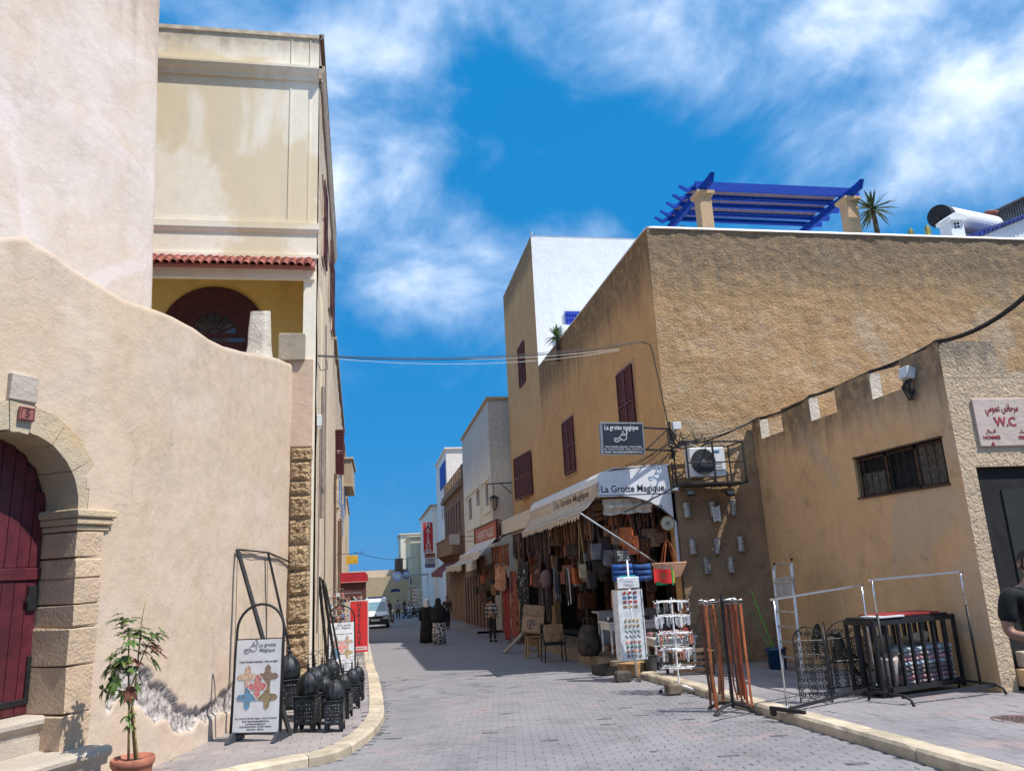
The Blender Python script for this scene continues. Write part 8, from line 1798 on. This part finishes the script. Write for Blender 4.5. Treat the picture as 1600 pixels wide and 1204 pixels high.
mb = MB(); n = 10; mb.add(V, [(i*n+k, i*n+(k+1) % n, (i+1)*n+(k+1) % n, (i+1)*n+k) for i in range(len(secs)-1) for k in range(n)]+[tuple(range(n-1, -1, -1)), tuple(range((len(secs)-1)*n, len(secs)*n))]); part('van_body', mb, M_VAN, van)
mb = MB(); mb.add([vb+Vector(v) for v in ((-.72, 1.03, 1.085), (.72, 1.03, 1.085), (.64, 1.50, 1.60), (-.64, 1.50, 1.60), (-.72, 1.00, 1.10), (.72, 1.0, 1.10), (.64, 1.47, 1.62), (-.64, 1.47, 1.62))], [(4, 5, 6, 7), (0, 1, 5, 4), (1, 2, 6, 5), (2, 3, 7, 6), (3, 0, 4, 7)]); part('windscreen', mb, mat('blue_glass', (.12, .24, .30), .08, bump=0, spec=1.0), van)
mb = MB(); mb.cham(vb+Vector((0, .0, .42)), (1.70, .20, .34), .05); part('bumper', mb, M_VBL, van); mb = MB(); mb.cham(vb+Vector((0, -.02, .70)), (.95, .06, .16), .02); part('grille', mb, M_VBL, van)
mb = MB(); mb.cham(vb+Vector((0, -.11, .52)), (.52, .02, .12), .004); pl_ = part('number_plate', mb, M_WHITEP, van)
for s in (-1, 1):
    mb = MB(); mb.cham(vb+Vector((s*.66, .03, .76)), (.34, .12, .16), .03); part('headlight', mb, mat('lamp_clear', (.35, .37, .4), .1), van)
    mb = MB(); mb.cham(vb+Vector((s*.99, 1.25, 1.18)), (.16, .12, .20), .03); part('mirror', mb, M_VBL, van)
    for y in (.75, 3.4): mb = MB(); mb.tube([vb+Vector((s*.70, y, .32)), vb+Vector((s*.88, y, .32))], .32, 20); wl = part('wheel', mb, M_VBL, van); mb = MB(); mb.tube([vb+Vector((s*.87, y, .32)), vb+Vector((s*.89, y, .32))], .19, 14); part('rim', mb, M_STEEL, wl)
mb = MB(); mb.lathe([(0, 0), (.07, 0), (.06, .02), (0, .02)], vb+Vector((0, -.05, .84)), 12, Matrix.Rotation(PI/2, 3, 'X')); part('badge', mb, M_CHROME, van); mb = MB(); mb.bx(vb.x-.5, vb.x+.5, vb.y+2.0, vb.y+3.8, vb.z+1.88, vb.z+1.91); part('roof_rack', mb, M_VBL, van)
# motorbikes parked by the far pavement
def moto():
    t = thing('motorbike', (0, 0, 0), 'x', 'motorbike', 'motorbikes parked at the far end'); 
    for y in (-.62, .62):
        mb = MB(); mb.tube([(0, y+.28*math.cos(a*PI/10), .31+.28*math.sin(a*PI/10)) for a in range(21)], .05, 8); w_ = part('wheel', mb, M_IRON, t, world=False); mb = MB(); mb.tube([(-.05, y, .31), (.05, y, .31)], .10, 10); part('hub', mb, M_STEEL, w_, world=False)
    mb = MB(); mb.blob((0, -.05, .45), (.14, .35, .2), 10, 6); part('engine', mb, M_IRON, t, world=False); mb = MB(); mb.blob((0, -.15, .82), (.15, .28, .13), 10, 6); part('tank', mb, mat('bike_tank', (.10, .015, .015), .3), t, world=False); mb = MB(); mb.cham((0, .35, .80), (.24, .62, .10), .04); part('seat', mb, M_IRON, t, world=False)
    mb = MB(); mb.tube([(0, -.62, .31), (0, -.42, 1.0)], .035, 6); mb.tube([(-.36, -.34, 1.06), (-.1, -.42, 1.0), (.1, -.42, 1.0), (.36, -.34, 1.06)], .018, 6); part('handlebar', mb, M_STEEL, t, world=False); mb = MB(); mb.blob((0, -.52, .9), (.09, .09, .10)); part('headlight', mb, M_CHROME, t, world=False); return t
m0 = moto()
for i, (px, py, rz_, lb) in enumerate(((612, 972, .1, 'motorbike facing us close to the right side of the van'), (655, 962, -.9, 'motorbike leaning by the pavement left of the two women'), (647, 964, -.6, 'motorbike parked just behind the one near the women'), (634, 966, .3, 'motorbike in the middle among the far pedestrians'))):
    o = m0 if i == 0 else copy_tree(m0); o.location = G(px, py); o['label'] = lb; o.rotation_euler = (0, .08, rz_)
# ------------------------------------------------------------------ right side of the street beyond the tall house
def r_house(name, label, x, y0, y1, zt, m, back=9, cap=.0, capm=None, windows=(), niche=None):
    t = thing(name, (x, y0, gz(y0)), label, 'house', 'houses down the right side of the street'); mb = MB()
    hs_ = [(a-y0, b-y0, z0+3, z1+3) for a, b, z0, z1 in windows]
    wall_rect(mb, (x, y0, -3), (0, 1, 0), Z_, y1-y0, zt+3, hs_, n=Vector((-1, 0, 0)), depth=.25)
    mb.add([(x, y0, -3), (x+back, y0, -3), (x+back, y0, zt), (x, y0, zt)], [(0, 1, 2, 3)]); mb.add([(x, y1, -3), (x+back, y1, -3), (x+back, y1, zt), (x, y1, zt)], [(3, 2, 1, 0)]); mb.add([(x, y0, zt), (x+back, y0, zt), (x+back, y1, zt), (x, y1, zt)], [(0, 1, 2, 3)])
    part('wall', mb, m, t)
    if cap: mb = MB(); mb.bx(x-cap, x+.15, y0-cap, y1, zt-.02, zt+.12); part('roof_edge', mb, capm or m, t); mb = MB(); mb.bx(x+.15, x+back, y0-cap, y0+.1, zt-.02, zt+.12); part('roof_edge', mb, capm or m, t)
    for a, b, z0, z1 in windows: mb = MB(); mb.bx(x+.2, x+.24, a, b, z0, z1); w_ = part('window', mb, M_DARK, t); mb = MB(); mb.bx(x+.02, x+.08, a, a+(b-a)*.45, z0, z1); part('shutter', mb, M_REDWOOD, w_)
    return t
M_CRW = plaster('cream_white', (.82, .75, .62), (.78, .70, .57), fine=.2, stain=(.40, .38, .36), stain_amt=.3, streak=(.42, .40, .38), ztop=9.0, zlen=2.5, seed=4)
M_CAPT = mat('tan_cap', (.50, .36, .20), .85)
wy = lambda a, b, c, d, X=5.7: (min(AX(a, (b+d)/2, X).y, AX(c, (b+d)/2, X).y), max(AX(a, (b+d)/2, X).y, AX(c, (b+d)/2, X).y), AX((a+c)/2, d, X).z, AX((a+c)/2, b, X).z)
h = r_house('cream_white_house', 'cream white house with stained wall and small deep windows after the tall house', 5.7, 38.0, 50.6, 10.4, M_CRW, cap=.1, capm=M_CAPT, windows=[wy(758, 757, 763, 790), wy(744, 765, 750, 790), wy(732, 778, 737, 812)])
for a, b, z0, z1 in (wy(755, 752, 766, 798), wy(729, 768, 752, 822)):
    mb = MB()
    for q in ((a-.15, a, z0-.1, z1+.1), (b, b+.15, z0-.1, z1+.1), (a, b, z1, z1+.15), (a, b, z0-.15, z0)): mb.bx(5.62, 5.72, q[0], q[1], q[2], q[3])
    part('window_surround', mb, M_CRW, h)
M_ORN = plaster('carved_stone', (.30, .19, .12), (.24, .15, .10), coarse=.6, cscale=4, fine=.5, stain=(.12, .08, .06), stain_amt=.5, seed=6)
o1, o2 = 50.7, 66.0; h = r_house('carved_house', 'brown carved stone house with a crenellated parapet and balcony', 5.7, o1, o2, 7.9, M_ORN, windows=[(o1+2+i*2.1, o1+3.3+i*2.1, 4.5, 6.6) for i in range(6)])
mb = MB(); mb.bx(5.4, 5.75, o1, o2, 7.35, 7.6); mb.bx(5.5, 5.75, o1, o2, 7.6, 7.9); part('cornice', mb, M_ORN, h)
for i in range(9): mb = MB(); y = o1+.3+i*1.65; mb.cham((5.8, y+.5, 8.4), (.3, .8, 1.1), .1); part('merlon', mb, M_ORN, h)
mb = MB(); mb.bx(4.9, 5.7, o1+1, o2-1, 3.0, 4.05); part('balcony', mb, M_ORN, h); mb = MB(); mb.bx(4.85, 5.7, o1+.9, o2-.9, 4.05, 4.15); mb.bx(4.85, 5.7, o1+.9, o2-.9, 2.92, 3.0); part('balcony_rail', mb, M_ORN, h)
for i in range(12): mb = MB(); y = o1+1.2+i*1.1; mb.beam((5.68, y, 2.3), (5.0, y, 2.95), .12); part('corbel', mb, M_ORN, h)
M_BWH = plaster('blue_white', (.84, .79, .74), (.80, .74, .68), seed=9); h = r_house('blue_white_house', 'taller white house with blue window frames behind the carved house', 6.0, 66.0, 78.0, 12.3, M_BWH, cap=.15, windows=[(67+i*2, 68.2+i*2, 9.5, 11.2) for i in range(3)]+[(67+i*2, 68.2+i*2, 6.5, 8.2) for i in range(3)])
mb = MB()
for i in range(3): mb.bx(5.9, 6.0, 66.9+i*2, 68.3+i*2, 9.3, 11.4)
part('blue_frames', mb, M_BLUE, h, kind='stuff')
r_house('white_sign_house', 'white house with a tan roof edge behind the red MAISON banner', 5.5, 78.0, 100, 8.4, plaster('white_far', (.86, .80, .70), (.80, .74, .64), seed=10), cap=.2, capm=M_CAPT, windows=[(80+i*3, 81.2+i*3, 3.5, 5) for i in range(5)])
h = r_house('sunlit_far_house', 'pale yellow house at the far end right of the tan wall', 4.2, 101, 118, AY(655, 838, 101).z, plaster('pale_far', (.66, .60, .44), (.60, .54, .40), seed=11), cap=.2, windows=[(103+i*3, 104+i*3, 2.2, 4) for i in range(4)])
h = r_house('corner_far_house', 'cream far house with blue edge line at the left of the far row', AY(626, 850, 121).x, 121, 135, AY(640, 834, 121).z, plaster('cream_far', (.72, .68, .55), (.66, .62, .5), seed=13), cap=.25, windows=[(123+i*3, 124+i*3, 3, 5) for i in range(3)])
mb = MB(); a, b = AY(617, 872, 110), AY(627, 940, 110); mb.bx(a.x, b.x+.3, 110, 112, b.z, a.z); t = solo('dark_bay', mb, mat('brown_bay', (.12, .09, .08), .8), 'dark brown bay window with slate top at the far end', 'bay window')
# street lamp on the white house, signs
q = AY(772, 782, 37.6); t = thing('wall_lantern', q, 'glass street lantern hanging from an iron bracket beside the cream white house', 'street lamp')
mb = MB(); mb.lathe([(.05, -.42), (.10, -.40), (.22, .12), (0, .12)], q, 6); part('lamp_glass_body', mb, mat('frosted_glass', (.42, .38, .33), .2), t); mb = MB()
for a in range(6): x, y = math.cos(a*PI/3), math.sin(a*PI/3); mb.beam(q+Vector((x*.10, y*.10, -.40)), q+Vector((x*.225, y*.225, .12)), .02)
mb.lathe([(.24, .12), (.26, .14), (.12, .24), (.04, .28), (0, .30)], q, 12); mb.lathe([(.0, -.50), (.05, -.46), (.06, -.41)], q, 8); mb.tube([q+Z_*.3, q+Z_*.85], .015, 6); part('lamp_frame', mb, M_IRON, t)
mb = MB(); mb.tube([q+Vector((-.4, 0, .84)), q+Vector((.2, .0, .86)), q+Vector((1.1, 0, .88))], .03, 6); mb.beam(q+Vector((.35, 0, .86)), q+Vector((.9, 0, .35)), .04); part('bracket', mb, M_IRON, t)
M_OR = mat('orange_red_sign', (.42, .07, .03), .6, var=.15)
ya, yb = 30.6, 37.8; t = thing('orange_sign', (4.75, ya, 3), 'long orange red shop sign over the awning in white letters', 'sign'); mb = MB(); zt_ = AX(782, 808, 4.75).z; zb_ = AX(782, 844, 4.75).z
mb.bx(4.75, 4.83, ya, yb, zb_, zt_); b_ = part('board', mb, M_OR, t); text('lettering', 'HERITAGE', .52, mat('sign_white_ink', (.62, .55, .5), .6), b_, (4.745, (ya+yb)/2, (zb_+zt_)/2), (0, -1, 0), Z_, .006, .02, width=5.2)
mb = MB()
for y in (ya, yb): mb.beam((4.74, y, zb_), (4.74, y, zt_), .06)
for z in (zb_, zt_): mb.beam((4.74, ya, z), (4.74, yb, z), .05)
mb.beam((4.8, ya, zt_), (5.8, ya+.2, zt_-.4), .04); mb.beam((4.8, ya, zb_), (5.7, ya+.2, zt_+.2), .04); part('frame', mb, M_IRON, t)
def slope_awning(name, x0, z0, x1, z1, y0, y1, m, label, sag=.1, scal=0):
    mb = MB(); mb.grid(lambda u, v: Vector((x0+(x1-x0)*v, y0+(y1-y0)*u, z0+(z1-z0)*v-sag*math.sin(v*PI)-.06*math.sin(u*9)**2*v)), 30, 8)
    mb.grid(lambda u, v: Vector((x1, y0+(y1-y0)*u, z1-.06*math.sin(u*9)**2-.25*v-.04*abs(math.sin(u*40))*v)), 60, 2); o = solo(name, mb, m, label, 'awning', smooth=True); return o
slope_awning('white_awning', 4.75, 3.05, 4.0, 2.55, 30.8, 38.2, mat('white_awning', (.62, .58, .52), .8, var=.15, scale=2), 'white sloping awning under the orange sign', .1)
slope_awning('tent_awning', 5.5, 3.0, 4.1, 2.1, 38.4, 47.5, M_CANV, 'sagging cream awning beyond the white one', .22)
slope_awning('dark_red_awning', 5.6, 2.7, 4.2, 1.75, 51, 62, mat('dark_red_canvas', (.16, .02, .02), .8, var=.1), 'dark red awning below the brown carved balcony', .0)
strap_curtain('belt_curtain', (4.3, 31.2), (4.5, 35.5), 2.35, .75, 110, [LEATH[1], LEATH[2], LEATH[4], LEATH[3]], 'brown straps and bags hanging from the white awning', w_=.04, seed=11)
for k in range(16): place_bag(4.5+rb_.uniform(-.1, .5), 31+k*.35, 2.2+rb_.uniform(-.5, .2), 1.2)
rs_ = random.Random(31)
mb = MB(); mb.grid(lambda u, v: Vector((5.62, 38.2+12*u, gz(38+12*u)+3.2*v+.0)), 2, 2); solo('shop_shutters', mb, mat('brown_shopfront', (.22, .13, .08), .8, var=.3, scale=1.5), 'brown wooden shopfronts under the cream awning', 'shopfront')
for k in range(9): mb = MB(); y = 38.6+k*1.35; mb.cham((5.5, y, gz(y)+1.45), (.12, .8, 2.7), .02); o = solo('door_leaf', mb, mat('stall_door', (.20, .11, .07), .75, var=.25), 'brown door leaf standing open along the far shopfront', 'door', 'door leaves along the far shopfront')
mb = MB(); mb.cham(Vector((AY(710, 842, 46).x, 46, AY(710, 842, 46).z)), (.62, .06, .62), .01); t = solo('square_sign', mb, mat('blank_sign', (.50, .46, .44), .6), 'blank pale square sign on thin brackets before the brown balcony', 'sign'); q = AY(718, 842, 46)
mb = MB(); mb.beam(q+Z_*.15, q+Vector((1.4, .2, .15)), .03); mb.beam(q-Z_*.15, q+Vector((1.4, .2, -.15)), .03); part('bracket', mb, M_IRON, t)
# MAISON banner and the boards under it
q0, q1 = AY(661, 816, 64), AY(677, 862, 64); t = thing('maison_banner', (q0.x, 64, q1.z), 'tall red vertical banner sign reading MAISON in white letters', 'sign'); mb = MB(); mb.bx(q0.x, q1.x, 64, 64.08, q1.z, q0.z); b_ = part('panel', mb, M_RED, t)
for i, ch in enumerate('MAISON'): text('lettering', ch, .50, M_WHITEP, b_, ((q0.x+q1.x)/2, 63.98, q0.z-.28-i*.40), X_, Z_, .02, .02)
text('lettering', 'D\'HOTES', .16, M_WHITEP, b_, ((q0.x+q1.x)/2, 63.98, q1.z+.12), X_, Z_, .02, .02)
for i, (ya_, yb_, c, lb) in enumerate(((864, 870, (.5, .16, .05), 'orange strip sign right below the MAISON banner'), (871, 879, (.5, .52, .58), 'pale blue grey strip sign under the orange one'), (880, 886, (.15, .18, .35), 'dark blue strip sign lowest under the MAISON banner'))):
    a, b = AY(664, ya_, 64.3), AY(680, yb_, 64.3); mb = MB(); mb.bx(a.x, b.x, 64.3, 64.36, b.z, a.z); o = solo('strip_sign', mb, mat('strip%d' % i, c, .5), lb, 'sign'); mb = MB()
    for k in range(2): mb.bx(a.x+.1, b.x-.1, 64.28, 64.3, a.z-(a.z-b.z)*(.35+.35*k)-.02, a.z-(a.z-b.z)*(.35+.35*k)+.02)
    part('print_lines', mb, M_INK, o)
for i, (px, py, r, c, lb) in enumerate(((621, 900, .55, (.35, .42, .6), 'round blue and white shop sign farthest left over the street'), (635, 898, .45, (.2, .3, .6), 'second round blue sign right of the first'))):
    q = AY(px, py, 88); mb = MB(); mb.tube([q, q+Y_*.1], r, 20); o = solo('round_sign', mb, mat('rs%d' % i, c, .5), lb, 'sign'); mb = MB(); mb.tube([q-Y_*.02, q], r*.6, 20); part('sign_disc', mb, M_WHITEP, o)
q = AY(618, 923, 80); mb = MB(); mb.grid(lambda u, v: q+Vector((-.45+.9*u, .2*v, .25*math.cos((u-.5)*2)-.28*v)), 8, 4); solo('blue_awning', mb, mat('navy_canvas', (.03, .06, .2), .7), 'small dark blue awning at the far left of the row', 'awning')
q = AY(655, 896, 86); mb = MB(); mb.bx(q.x-1.8, q.x+1.2, 86, 88, q.z-.2, q.z); solo('grey_canopy', mb, mat('grey_canopy', (.35, .35, .36), .6), 'flat grey canopy between the round signs and the dark red awning', 'canopy')
for k in range(4):
    q = AY(642+k*4, 915+k*3, 75-k*5); mb = MB(); 
    for j in range(5): mb.cham(q+Vector((0, 0, -.28*j)), (.62, .05, .14), .01)
    solo('hanging_goods', mb, (trinkets[2], trinkets[5], M_PANEL, trinkets[2])[k], 'pale goods hanging in a column outside the far shops', 'goods', 'goods hanging outside the far shops')
b = AX(634, 950, 3.2); mb = MB(); mb.tube([(b.x, 80, gz(80)), (b.x, 80, 2.2)], .06, 6); solo('far_post', mb, M_STEEL, 'thin pale post at the far right kerb', 'post')
q = G(700, 999);
